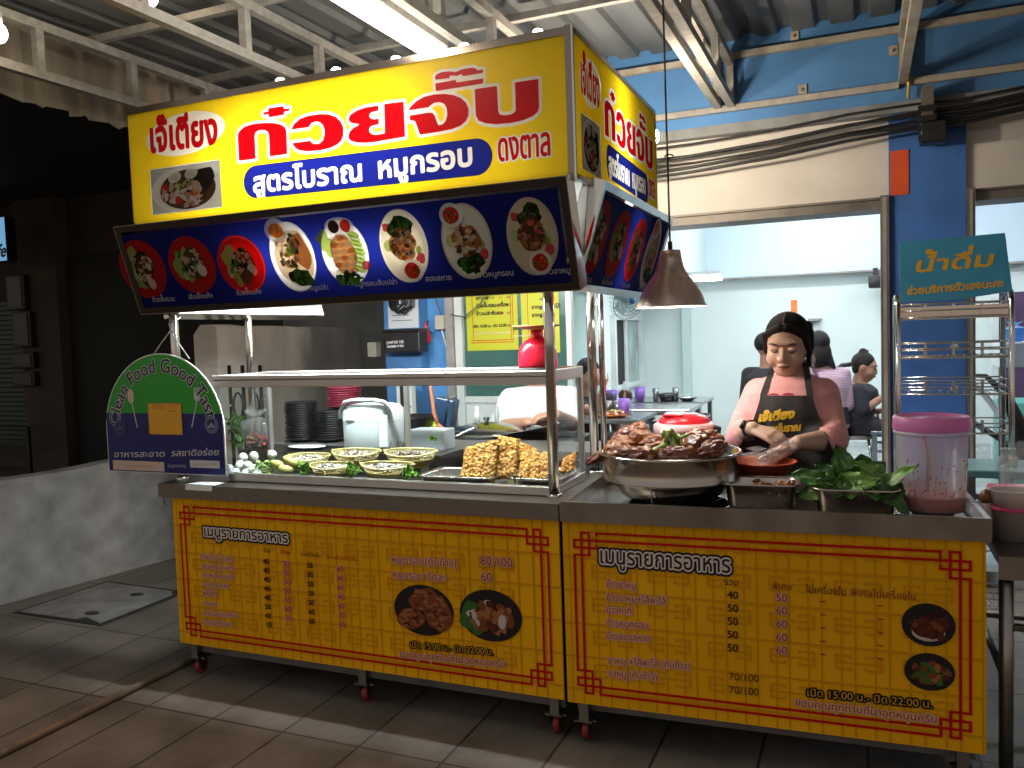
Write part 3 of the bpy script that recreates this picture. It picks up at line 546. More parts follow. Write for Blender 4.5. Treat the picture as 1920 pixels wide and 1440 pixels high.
def dish(pr, kind, c, rx, ry, seed):
    """a printed plate of food, centre c, half sizes rx, ry (board axes)"""
    f = lambda a, b: (c[0]+a*rx, c[1]+b*ry); s = (rx+ry)/2
    if kind == 'red':
        pr.el(c, rx, ry, T['red']); pr.el(c, rx*.93, ry*.93, T['red'])
        pr.el(f(-.28, .02), rx*.42, ry*.62, T['lime'], .2, 30, .5, seed); scatter(pr, f(-.35, 0), rx*.3, ry*.5, ['lime', 'green', 'cuke'], 10, s*.08, s*.16, T, seed)
        pr.el(f(.1, .05), rx*.44, ry*.52, T['brown'] if seed % 3 else T['soup'], 0, 24, .4, seed+2); scatter(pr, f(.08, .08), rx*.42, ry*.5, ['pale', 'pork', 'brown', 'cream', 'green', 'pale', 'dk'], 34, s*.05, s*.15, T, seed+1)
        if seed % 3 == 0: pr.el(f(.25, -.5), rx*.17, ry*.2, T['cream'], .4, 16, .3, seed)
        else:
            pr.el(f(.42, -.2), rx*.19, ry*.21, T['egg'], .3)
            if seed % 3 == 2: pr.el(f(.16, -.42), rx*.30, ry*.24, T['brown'], .3, 20, .25, seed)
    elif kind == 'veg':
        pr.el(c, rx, ry, T['white']); pr.el(f(.05, -.02), rx*.80, ry*.82, T['pale'], 0, 30, .12, seed); pr.el(f(.42, .15), rx*.34, ry*.55, T['crisp'], .2, 18, .2, seed)
        scatter(pr, f(-.1, .2), rx*.55, ry*.5, ['pork', 'pale', 'cream', 'brown', 'rice', 'pork', 'green'], 40, s*.06, s*.16, T, seed)
        pr.el(f(-.02, .18), rx*.22, ry*.16, T['lime'], .4, 14, .5, seed); pr.el(f(.2, -.58), rx*.50, ry*.26, T['dgreen'], -.2, 20, .3, seed); scatter(pr, f(.1, -.55), rx*.4, ry*.18, ['dgreen', 'green', 'dk'], 14, s*.06, s*.14, T, seed+3)
        pr.el(f(-.42, .78), rx*.50, ry*.34, T['white']); pr.el(f(-.42, .78), rx*.31, ry*.21, T['orange'], 0, 20, .1, seed); scatter(pr, f(-.42, .78), rx*.22, ry*.15, ['orange', 'lime', 'chili'], 9, s*.03, s*.07, T, seed)
    elif kind == 'cuke':
        pr.el(c, rx, ry, T['white']); pr.el(f(-.7, .35), rx*.34, ry*.36, T['lime'], .3, 24, .6, seed)
        for i in range(9): pr.el(f(.62-.03*abs(i-4), .52-.13*i), rx*.26, ry*.10, T['cuke' if i % 2 else 'lime'], -.4)
        pr.el(f(-.05, -.05), rx*.55, ry*.62, T['crisp'], .05, 20, .12, seed)
        for i in range(6):
            for j in range(3): pr.el(f(-.38+.33*j, .45-.2*i), rx*.17, ry*.085, T[['rice', 'pork', 'cream'][(i+j) % 3]], .1, 8, .3, i*3+j)
        scatter(pr, f(-.05, -.78), rx*.55, ry*.16, ['green', 'dgreen', 'green'], 22, s*.08, s*.16, T, seed); pr.el(f(.8, -.42), rx*.2, ry*.13, T['pink'], 0, 14, .3, 3)
        pr.el(f(.02, .80), rx*.62, ry*.27, T['white'], -.05, 20); pr.el(f(-.22, .80), rx*.23, ry*.19, T['dk']); pr.el(f(.28, .80), rx*.22, ry*.19, T['chili'])
    else:
        pr.el(c, rx, ry, T['cream']); pr.el(c, rx*.92, ry*.93, T['white' if kind != 'leg' else 'cream'])
        pr.el(f(-.56, .55), rx*.16, ry*.13, T['pink'], 0, 14, .4, 1); pr.el(f(.62, -.34), rx*.17, ry*.13, T['pink'], 0, 14, .4, 2); pr.el(f(.60, -.12), rx*.13, ry*.1, T['lime'], 0, 12, .4, 5); pr.el(f(-.62, .05), rx*.2, ry*.16, T['cuke'])
        up = kind != 'crisp'
        pr.el(f(.02, .5 if up else -.55), rx*.52, ry*.28, T['dgreen'], .2, 18, .5, seed); scatter(pr, f(.05, .55 if up else -.6), rx*.4, ry*.2, ['dk', 'dgreen', 'green'], 14, s*.08, s*.2, T, seed)
        pr.el(f(-.0, .05), rx*.55, ry*.42, T['brown' if kind == 'leg' else 'crisp'], .2, 24, .3, seed)
        scatter(pr, f(0, .05), rx*.5, ry*.38, ['brown', 'crisp', 'pork', 'brown', 'pink'] if kind == 'leg' else ['pork', 'pale', 'crisp', 'rice', 'brown', 'cream'], 40, s*.05, s*.16, T, seed+5)
        b = (.2, -.66) if up else (-.42, .72)
        pr.el(f(*b), rx*.46, ry*.32, T['white']); pr.el(f(*b), rx*.32, ry*.225, T['chili'], 0, 20, .08, seed); scatter(pr, f(*b), rx*.26, ry*.17, ['chili', 'orange', 'green', 'red'], 16, s*.03, s*.08, T, seed+8)
def bowl_photo(pr, x0, x1, y0, y1, seed=3):
    """the square photograph of noodle soup on the yellow sign"""
    W_, H_ = x1-x0, y1-y0; f = lambda a, b: (x0+a*W_, y0+b*H_)
    pr.rect(x0-.004, x1+.004, y0-.004, y1+.004, T_white); pr.rect(x0, x1, y0, y1, T['grey']); pr.el(f(.5, .48), W_*.497, H_*.51, T['white']); pr.el(f(.53, .47), W_*.40, H_*.43, T['soup']); pr.el(f(.68, .60), W_*.25, H_*.24, T['dk'], .3, 20, .2, 2)
    R = random.Random(seed)
    for i in range(46):
        a, b = R.uniform(.18, .72), R.uniform(.12, .58)
        if (a-.5)**2+(b-.45)**2 < .13: pr.el(f(a, b), W_*R.uniform(.035, .085), H_*R.uniform(.04, .095), T[R.choice(['pork', 'pale', 'rice', 'orange', 'pale', 'rice', 'chili', 'pale'])], R.random()*3, 10, .4, i)
    for a, b in ((.36, .76), (.60, .80)): pr.el(f(a, b), W_*.095, H_*.12, T['egg'], .2); pr.el(f(a, b-.01), W_*.05, H_*.06, T['cream'])
    scatter(pr, f(.5, .58), W_*.08, H_*.06, ['green', 'dgreen', 'chili', 'lime'], 12, W_*.015, W_*.04, T, 5)
    for k in range(4): pr.el(f(.70+.05*(k % 2), .18+.06*k), W_*.05, H_*.03, T[('rice', 'dk')[k % 2]], .4)
# ================================================================ helper: fit a line of lettering between two points
def fit(pr, t, a, b, m, h=None, grow=0, res=26, px=True, skew=0, out=None):
    p, q = (pr.uv(*a), pr.uv(*b)) if px else (a, b); w = text_fill(t, 0, res)[2]; d = math.hypot(q[0]-p[0], q[1]-p[1]); rot = math.atan2(q[1]-p[1], q[0]-p[0])
    if h: size = h/.57; sx = d/(w*size)
    else: size = d/w; sx = 1
    for gr, mm in (out or []): pr.text(t, p, size, mm, grow=gr, res=res, rot=rot, sx=sx, skew=skew)
    pr.text(t, p, size, m, grow=grow, res=res, rot=rot, sx=sx, skew=skew); return size
# ================================================================ carts
def panel_print(par, pr_new, W0, W1, ZA, ZB_):
    """yellow front sheet: lattice pattern, red double border with knotted corners"""
    g = G(); pr = pr_new(g)
    x = W0+.02; i = 0
    while x < W1-.01: pr.rect(x, x+.005, ZA+.003, ZB_-.003, P_['yel2']); x += (.040, .058)[i % 2]; i += 1
    pr.k += 2e-4; z = ZA+.05
    while z < ZB_-.02: pr.rect(W0+.003, W1-.003, z, z+.007, P_['yel2']); z += .118
    pr.k += 2e-4; z = ZA+.10
    r = lambda a, b, c, d: pr.put([(a, c), (b, c), (b, d), (a, d)], [(0, 1, 2, 3)], P_['yel2'], 0)
    while z < ZB_-.05:
        x = W0+.10
        while x < W1-.14:
            for sx in (0, 1):
                X = x+.088*sx; q = .050; t = .0062
                r(X, X+q, z, z+t); r(X, X+q, z+q-t, z+q)
                if sx: r(X+q-t, X+q, z+t, z+q-t); r(X, X+t, z+t, z+t*2); r(X, X+t, z+q-2*t, z+q-t)
                else: r(X, X+t, z+t, z+q-t); r(X+q-t, X+q, z+t, z+2*t); r(X+q-t, X+q, z+q-2*t, z+q-t)
            r(x+t+.002, x+.088+.050-t-.002, z+.022, z+.0275); x += .196
        z += .118
    g.build('lattice_pattern', par)
    g = G(); pr = pr_new(g, .0066); u = .0265; w = .0085; ins = .042; R_ = P_['red']
    xa, xb, za, zb = W0+ins, W1-ins, ZA+ins, ZB_-ins
    for sx in (0, 1):
        for sz in (0, 1):
            X = lambda a: (xa+a*u) if not sx else (xb-a*u)
            Z = lambda b: (zb-b*u) if not sz else (za+b*u)
            for (a, b), (c, d) in (((3, 0), (3, 2)), ((0, 2), (3, 2)), ((0, 1), (0, 2)), ((1, 0), (2, 0)), ((2, 0), (2, 3)), ((0, 3), (2, 3))): pr.line((X(a), Z(b)), (X(c), Z(d)), w, R_)
    for z in (zb, za): pr.line((xa+3*u, z), (xb-3*u, z), w, R_)
    for z in (zb-u, za+u): pr.line((xa, z), (xb, z), w, R_)
    for x in (xa, xb): pr.line((x, za+3*u), (x, zb-3*u), w, R_)
    for x in (xa+u, xb-u): pr.line((x, za), (x, zb), w, R_)
    g.build('border', par)
def food_oval(pr, cx, cy, rx, ry, kind, seed):
    c = pr.uv(cx, cy); e = pr.uv(cx+rx, cy); rx = math.hypot(e[0]-c[0], e[1]-c[1]); e = pr.uv(cx, cy+ry); ry = math.hypot(e[0]-c[0], e[1]-c[1])
    pr.el(c, rx, ry, P_['dish']); R = random.Random(seed)
    sets = {'crackling': ['meat', 'meat2', 'meat3', 'meat2'], 'diced': ['meat2', 'wh', 'meat', 'meat3', 'meat2'], 'hock': ['meat3', 'meat', 'meat3', 'brown'], 'stew': ['meat3', 'meat', 'meat2', 'gr']}[kind]
    if kind == 'crackling':
        for X, Y, a, b in ((.05, .42, .5, .48), (.5, -.05, .42, .75), (-.42, -.35, .45, .45)):
            pr.el((c[0]+X*rx, c[1]+Y*ry), a*rx, b*ry, P_['meat'], .2, 20, .2, seed)
            for i in range(34):
                t, r = R.random()*6.28, math.sqrt(R.random())*.85; pr.el((c[0]+(X+a*r*math.cos(t))*rx, c[1]+(Y+b*r*math.sin(t))*ry), rx*.09, ry*.05, P_[R.choice(['meat2', 'meat2', 'meat3'])], R.uniform(-.5, .5), 8, .3, i)
    else:
        if kind in ('diced',): pr.el((c[0]-.55*rx, c[1]-.15*ry), rx*.4, ry*.55, P_['gr'], .2, 18, .4, 2)
        if kind == 'hock': pr.el((c[0], c[1]-.35*ry), rx*.62, ry*.42, P_['wh']); pr.el((c[0], c[1]-.24*ry), rx*.6, ry*.38, P_['meat3'])
        if kind == 'stew': pr.el((c[0]-.05*rx, c[1]-.0*ry), rx*.62, ry*.3, P_['gr'], .35, 18, .4, 2)
        for i in range(60):
            t, r = R.random()*6.28, math.sqrt(R.random())*.68; s = R.uniform(.08, .24)
            pr.el((c[0]+(r*math.cos(t)+.05)*rx, c[1]+(r*math.sin(t)*.8-.08)*ry), rx*s, ry*s*.8, P_[R.choice(sets)], R.random()*3, 9, .4, i)
def caster(par, x, y, wd=True, red=True):
    g = G(); g.box(x-.017, x+.017, y-.017, y+.017, .085, .15, m_steel); c = g.build('leg', par, wd)
    g = G(); g.box(x-.032, x+.032, y-.028, y+.028, .079, .085, m_steel); g.cyl((x-.035, y, .075), (x+.04, y, .075), .004, m_steel, n=8)
    for s in (-1, 1): g.add([(x+s*.016, y-.022, .08), (x+s*.016, y+.022, .08), (x+s*.016, y+.034, .03), (x+s*.016, y+.008, .024)], [(0, 1, 2, 3)], m_steel); g.add([(x+s*.018, y-.022, .08), (x+s*.018, y+.022, .08), (x+s*.018, y+.034, .03), (x+s*.018, y+.008, .024)], [(0, 1, 2, 3)], m_steel)
    f = g.build('caster_fork', par, wd)
    g = G(); prof = [(.012, -.011), (.03, -.012), (.0345, -.008), (.0345, .008), (.03, .012), (.012, .011)]
    M = Matrix.Translation((x, y+.02, .035)) @ Matrix.Rotation(math.pi/2, 4, 'Y'); g.lathe(prof, mat('caster_red', (.30, .03, .025), .4, var=.2) if red else m_black, 20, M=M); g.disc((0, 0, .0125), .02, m_steel, 14, M=M); g.disc((0, 0, -.0125), .02, m_steel, 14, M=M); g.build('caster_wheel', par, wd)
    return c
M_pan = P_['yel']; m_panel = mat('yellow_panel_vinyl', (.88, .43, .002), .5, var=.12, vs=2.2, bump=.12, bs=4, spec=.2)
m_under = mat('dull_steel', (.20, .19, .18), .45, .7, var=.2, vs=10)
CW, CD = 1.80, .62
c1 = thing('food_cart', 'long steel food cart with yellow menu front, glass case and lit yellow noodle sign overhead', 'food cart', (-.9, .3, 0), 'yellow fronted food carts')
g = G(); g.box(-CW, -.012, .006, CD, .15, .80, m_under); g.build('body', c1)
g = G(); g.box(-CW, -.01, -.004, .0055, .148, .80, m_panel); pn = g.build('front_panel', c1)
pr1 = lambda g, off=.005: Print(g, (0, 0, 0), (1, 0, 0), (0, 0, 1), (0, -1, 0), off)
panel_print(pn, pr1, -CW, -.01, .148, .80)
g = G(); pr = pr1(g, .008)
def title(pr, a, b, h): fit(pr, 'เมนูรายการอาหาร', a, b, P_['brown'], h, grow=.001, out=[(.0135, P_['black']), (.0068, P_['white'])], res=30)
title(pr, (384, 1003), (543, 1017), .034)
k_, p_, w_ = P_['maroon'], P_['maroon'], P_['pink']; halo = lambda gr=.0034: [(gr, w_)]
rows = ['ก๋วยจั๊บ น้ำ-แห้ง', 'เส้นเล็ก น้ำ-แห้ง', 'เส้นหมี่ น้ำ-แห้ง', 'มาม่า น้ำ-แห้ง', 'หมี่ซั่ว', 'เกาเหลา', 'ก๋วยจั๊บรวมเครื่อง', 'ข้าวเปล่าถ้วยละ']
for i, t in enumerate(rows):
    L_ = len(t)*3.6; y = 1047+i*17.2+(i > 5)*2; fit(pr, t, (380+i*.8, y), (380+i*.8+L_, y+L_*.075), P_['maroon'], None, out=halo(.0035), res=18)
for t, a, b, m in (('รวม', (496, 1034), (510, 1036), P_['brown']), ('พิเศษ', (528, 1037), (547, 1039), P_['red']), ('ไม่เครื่องใน', (567, 1041), (604, 1044), P_['brown']), ('พิเศษไม่เครื่องใน', (614, 1046), (672, 1051), P_['red'])): fit(pr, t, a, b, m, None, res=20)
for cx, cy_, dy, vals, m in ((496, 1056, 16.9, '40 40 40 40 40 50 40 10', P_['brown']), (534, 1060, 16.9, '50 50 50 50 50 60 50', P_['red']), (578, 1063, 17.4, '50 50 50 50 50 60 50', P_['brown']), (635, 1069, 17.4, '60 60 60 60 60 70 60', P_['red'])):
    for i, t in enumerate(vals.split()): fit(pr, t, (cx+i*.7, cy_+i*dy), (cx+11.5+i*.7, cy_+i*dy+.9), m, None, grow=.0008, out=[(.003, w_)] if m is P_['red'] else None, res=20)
for t, a, b in (('หมูกรอบ(กับข้าว)', (737, 1053), (860, 1061)), ('80/100', (903, 1057), (964, 1062)), ('หมูกรอบ ขีดละ', (738, 1081), (840, 1088)), ('60', (904, 1087), (926, 1089))): fit(pr, t, a, b, P_['maroon'], .021 if t[0] in 'ห' else None, out=halo(), res=24)
fit(pr, 'เปิด 15.00 น.- ปิด 22.00 น.', (771, 1212), (928, 1226), P_['yel'], None, out=[(.0042, P_['black'])], res=24); fit(pr, 'ขอบคุณทุกท่านที่มาอุดหนุนครับ', (753, 1230), (951, 1249), P_['maroon'], None, out=halo(), res=24)
g.build('lettering', pn)
for i, (cx, cy_, rx, ry, kd) in enumerate(((796, 1143, 56, 47, 'crackling'), (921, 1153, 59, 48, 'diced'))): g = G(); food_oval(pr1(g, .008), cx, cy_, rx, ry, kd, i+4); g.build('food_picture', pn)
g = G(); g.box(-1.862, -.004, -.02, .665, .842, .856, m_steel); g.box(-1.862, -.004, -.02, -.006, .797, .8415, m_steel); g.box(-1.862, -1.848, -.005, .665, .797, .8415, m_steel); g.box(-1.862, -.004, .651, .665, .797, .8415, m_steel); g.build('counter_top', c1)
g = G(); g.box(-CW+.01, -.02, .04, CD-.02, .10, .147, m_under); g.build('base_rail', c1)
for x in (-1.74, -.87, -.055):
    for y in (.03, .56): caster(c1, x, y)
for x, y in ((-1.835, .1), (-1.86, .61), (-.063, .105), (-.069, .626), (-.03, .64)):
    g = G(); g.cyl((x, y, .84), (x, y, 1.99), .019 if x != -.03 else .013, m_chrome, n=18); g.lathe([(.028, .857), (.028, .865), (.021, .868)], m_chrome, 18, (x, y, 0)); g.build('post', c1)
g = G(); g.tube([(-1.86, .03, .82), (-1.885, .03, .80), (-1.885, .03, .76), (-1.87, .03, .75)], .004, m_steel, 6); g.build('side_hook', c1)
# ---------------------------------------------------------------- lit sign box
SX0, SX1, SY0, SY1, SZ0, SZ1 = -1.905, .097, -.02, 1.172, 1.978, 2.464
m_boxin = mat('sign_box_white', (.75, .75, .72), .6); m_trim = mat('dark_chrome_trim', (.30, .24, .19), .16, 1)
g = G(); g.box(SX0, SX1-.006, SY0+.006, SY1, SZ1-.012, SZ1-.004, m_boxin); g.box(SX0, SX1-.006, SY1-.012, SY1, SZ0+.009, SZ1-.0125, m_boxin); g.box(SX0, SX0+.01, SY0+.006, SY1-.0125, SZ0+.009, SZ1-.0125, m_boxin); g.box(SX0, SX1-.006, SY0+.006, SY1, SZ0, SZ0+.008, m_boxin)
g.box(SX0+.02, SX1-.2, SY0+.16, SY0+.165, SZ0+.01, SZ1-.013, m_boxin); g.box(SX1-.165, SX1-.16, SY0+.17, SY1-.02, SZ0+.01, SZ1-.013, m_boxin); sb = g.build('sign_box', c1)
g = G(); t = .028
g.box(SX0-.002, SX1+.002, SY0-.008, SY0+.02, SZ1-.022, SZ1+.004, m_trim); g.box(SX0-.002, SX1+.002, SY0-.008, SY0+.02, SZ0-.010, SZ0+.006, m_trim); g.box(SX1-.024, SX1+.004, SY0-.010, SY0+.004, SZ0-.012, SZ1+.008, m_trim); g.box(SX1-.001, SX1+.006, SY0-.012, SY0-.0105, SZ0-.012, SZ1+.008, m_chrome)
g.box(SX1-.01, SX1+.006, SY0+.0205, SY1, SZ1-.016, SZ1+.004, m_trim); g.box(SX1-.01, SX1+.006, SY0+.0205, SY1, SZ0-.010, SZ0+.006, m_trim); g.box(SX1-.006, SX1+.006, SY1-.012, SY1+.004, SZ0+.0065, SZ1-.0165, m_trim); g.build('trim', sb)
c3 = lambda pts: [(420+x/6, 160+y/6) for x, y in pts]; c4 = lambda pts: [(740+x/6, 100+y/6) for x, y in pts]
HEAD = [c3([(175, 852), (163, 590), (165, 545), (185, 510), (240, 465), (330, 438), (450, 425), (560, 425), (640, 440), (690, 470), (707, 510), (712, 560), (720, 775), (523, 802), (512, 560), (500, 525), (470, 508), (430, 506), (385, 515), (358, 540), (352, 580), (365, 828)]),
 c3([(447, 310), (508, 295), (503, 262), (675, 235), (680, 270), (742, 258), (743, 288), (682, 300), (683, 335), (512, 362), (508, 325), (450, 338)]),
 c3([(765, 500), (775, 470), (800, 430), (860, 380), (950, 345), (1080, 325), (1180, 328), (1260, 355), (1320, 410), (1350, 480), (1350, 560), (1330, 620), (1280, 670), (1200, 708), (1080, 735), (950, 745), (860, 735), (810, 710), (780, 670), (775, 652), (978, 624), (995, 650), (1030, 662), (1080, 655), (1115, 625), (1135, 570), (1138, 510), (1120, 450), (1085, 418), (1040, 410), (995, 425), (970, 455), (962, 475)]),
 c3([(1743, 230), (1600, 250), (1500, 285), (1430, 330), (1405, 375), (1415, 410), (1450, 430), (1540, 440), (1470, 475), (1420, 520), (1405, 565), (1410, 605), (1440, 630), (1500, 647), (1600, 650), (1700, 640), (2043, 580), (2027, 185), (1808, 212), (1815, 540), (1720, 560), (1670, 552), (1640, 525), (1640, 490), (1660, 462), (1700, 450), (1750, 440), (1748, 375), (1700, 385), (1660, 378), (1640, 350), (1650, 315), (1690, 298), (1743, 290)]),
 c4([(158, 645), (185, 600), (250, 540), (340, 490), (450, 465), (560, 458), (660, 470), (750, 505), (810, 560), (838, 630), (835, 700), (810, 760), (750, 815), (650, 855), (500, 885), (290, 918), (240, 775), (225, 760), (178, 758), (173, 703), (390, 668), (430, 672), (455, 700), (490, 800), (505, 812), (545, 800), (580, 760), (597, 690), (590, 620), (560, 570), (510, 552), (450, 560), (405, 590), (390, 610)]),
 c4([(462, 342), (695, 300), (697, 330), (1000, 285), (1000, 342), (468, 428)]), c4([(460, 300), (460, 260), (480, 235), (540, 213), (630, 205), (690, 215), (740, 190), (800, 175), (880, 165), (920, 175), (935, 195), (1000, 185), (1000, 222), (768, 262), (765, 235), (700, 258), (625, 250), (625, 280)]),
 c4([(905, 405), (1155, 370), (1170, 660), (1190, 692), (1240, 700), (1310, 690), (1355, 665), (1365, 640), (1357, 330), (1620, 290), (1630, 600), (1615, 660), (1560, 710), (1450, 755), (1320, 785), (1150, 800), (1030, 790), (950, 760), (920, 710), (915, 650)])]
FN = np.array([0, -1., 0])
HEADW = [np.array([[q.x-SX0, q.z-SZ0] for q in (atP(a, b, (0, SY0, 0), FN) for a, b in lp)]) for lp in HEAD]
def ellipse(c, rx, ry, rot=0, n=48): return np.array([[c[0]+rx*math.cos(t)*math.cos(rot)-ry*math.sin(t)*math.sin(rot), c[1]+rx*math.cos(t)*math.sin(rot)+ry*math.sin(t)*math.cos(rot)] for t in np.linspace(0, 2*math.pi, n, endpoint=False)])
def pill(a, b, r): 
    d = math.atan2(b[1]-a[1], b[0]-a[0]); return np.array([[a[0]+r*math.cos(t), a[1]+r*math.sin(t)] for t in np.linspace(d+math.pi/2, d+1.5*math.pi, 16)]+[[b[0]+r*math.cos(t), b[1]+r*math.sin(t)] for t in np.linspace(d-math.pi/2, d+math.pi/2, 16)])
def sign_face(par, new, Wd, sx):
    """yellow backlit face; artwork coordinates are those of the long side, squeezed by sx"""
    sc = lambda a: np.array(a)*np.array([sx, 1]); H = SZ1-SZ0; f0 = lambda p: (p.x-SX0, p.z-SZ0)
    P2 = lambda px, py: f0(atP(px, py, (0, SY0, 0), FN))
    e = P2(347, 251); el_ = ellipse(e, .215, .086, .05); pa, pb = P2(482, 341), P2(893, 295); pl = pill(pa, pb, .064); q0, q1 = P2(287, 403), P2(412, 300)
    d0, d1 = P2(934, 303), P2(1035, 291); lay = layout('ดงตาล'); w = lay[1]; ds = .078/.57; dsx = (d1[0]-d0[0])/(w*ds); dl = [np.array([[d0[0]+a*ds*dsx, d0[1]+b*ds] for a, b in lp]) for lp in lay[0]]
    hd = [sc(l) for l in HEADW]; holes = [(hd, .0125), ([sc(el_)], 0), ([sc(pl)], 0), ([sc(l) for l in dl], .0085), ([sc([[q0[0], q0[1]], [q1[0], q0[1]], [q1[0], q1[1]], [q0[0], q1[1]]])], .003)]
    h = .006; x0, y0 = .0+h*.01, 0+h*.01; nx, ny = int(Wd/h), int(H/h); F = np.full((ny, nx), -1.0)
    for lp, gr in holes: F = np.maximum(F, -(sdf(lp, x0, y0, nx, ny, h)-gr+.0012))
    vs, fs = fill(F, x0, y0, h); g = G(); pr = new(g, .0); pr.put(vs, fs, T_yel); g.build('yellow_film', par)
    g = G(); pr = new(g, -.0012)
    vs, fs = shape_fill(hd, .0125, .005); pr.put(vs, fs, T_white); pr.k = .0036; vs, fs = shape_fill(hd, 0, .004); pr.put(vs, fs, T_red); g.build('headline_lettering', par)
    g = G(); pr = new(g, -.0014); pr.poly(sc(el_), T_white); pr.k = .0038
    a, b = P2(281, 286), P2(411, 268)
    fit(pr, 'เจ๊เตียง', sc(a), sc(b), T_red, .098, grow=.0062, res=34, px=False); g.build('oval_lettering', par)
    g = G(); pr = new(g, -.0016); pr.poly(sc(pl), T_white); pr.k = .0034; let = []
    for t_, (ax_, ay_), (bx_, by_) in (('สูตรโบราณ', P2(475, 362), P2(683, 338)), ('หมูกรอบ', P2(708, 335), P2(890, 309))):
        lp_, w_ = layout(t_); zz = .062/.57; d_ = math.hypot(bx_-ax_, by_-ay_); rt = math.atan2(by_-ay_, bx_-ax_); kx_ = d_/(w_*zz)
        let += [sc([[ax_+q[0]*zz*kx_*math.cos(rt)-q[1]*zz*math.sin(rt), ay_+q[0]*zz*kx_*math.sin(rt)+q[1]*zz*math.cos(rt)] for q in l]) for l in lp_]
    hh = .0035; pp = sc(pl); x0_, y0_ = pp.min(0)-.01; x1_, y1_ = pp.max(0)+.01; n1, n2 = int((x1_-x0_)/hh), int((y1_-y0_)/hh)
    vs, fs = fill(np.maximum(sdf([pp], x0_, y0_, n1, n2, hh)-.0005, -(sdf(let, x0_, y0_, n1, n2, hh)-.0038)), x0_, y0_, hh); pr.put(vs, fs, T_blue); g.build('pill_lettering', par)
    g = G(); pr = new(g, -.0018); vs, fs = shape_fill([sc(l) for l in dl], .0085, .004); pr.put(vs, fs, T_white); pr.k = .004; vs, fs = shape_fill([sc(l) for l in dl], .0022, .003); pr.put(vs, fs, T_red); g.build('district_lettering', par)
    g = G(); pr = new(g, -.002); bowl_photo(pr, q0[0]*sx, q1[0]*sx, q0[1], q1[1]); g.build('food_picture', par)
sign_face(sb, lambda g, off: Print(g, (SX0, SY0, SZ0), (1, 0, 0), (0, 0, 1), (0, -1, 0), off+.003), SX1-SX0, 1)
sign_face(sb, lambda g, off: Print(g, (SX1, SY0, SZ0), (0, 1, 0), (0, 0, 1), (1, 0, 0), off+.003), SY1-SY0, (SY1-SY0)/(SX1-SX0))
area('sign_tube', (-1.05, .115, 2.16), (-1.05, -.02, 2.13), 1.05, .03, 1.9, (1, .97, .88)); area('sign_tube', (-.95, .115, 2.30), (-.95, -.02, 2.28), .9, .03, 1.55, (1, .97, .88)); area('sign_tube', (-.9, .13, 2.03), (-.9, -.02, 2.03), 1.7, .02, .9, (1, .97, .88))
area('sign_tube', (-.04, .6, 2.22), (.097, .6, 2.22), .03, .62, 1.4, (1, .97, .88))
for px, py in ((520, 158), (625, 138), (738, 121), (866, 97), (1005, 64)):
    p = atY(px, py, SY0-.006); g = G(); g.ell((p.x, SY0+.016, SZ1+.006), (.020, .022, .015), m_bulb, n=14, k=8); g.build('bulb', sb)
for x, y in ((.06, SY1+.05), (-.45, SY1+.05)):
    g = G(); g.ell((x, y, SZ1-.10), (.045, .035, .045), emat('rear_bulb_glow', (1, .86, .66), 480) if x > 0 else bpy.data.materials['rear_bulb_glow'], n=14, k=8); g.cyl((x, y-.03, SZ1-.10), (x, y-.018, SZ1-.10), .014, m_white); g.build('bulb', sb)
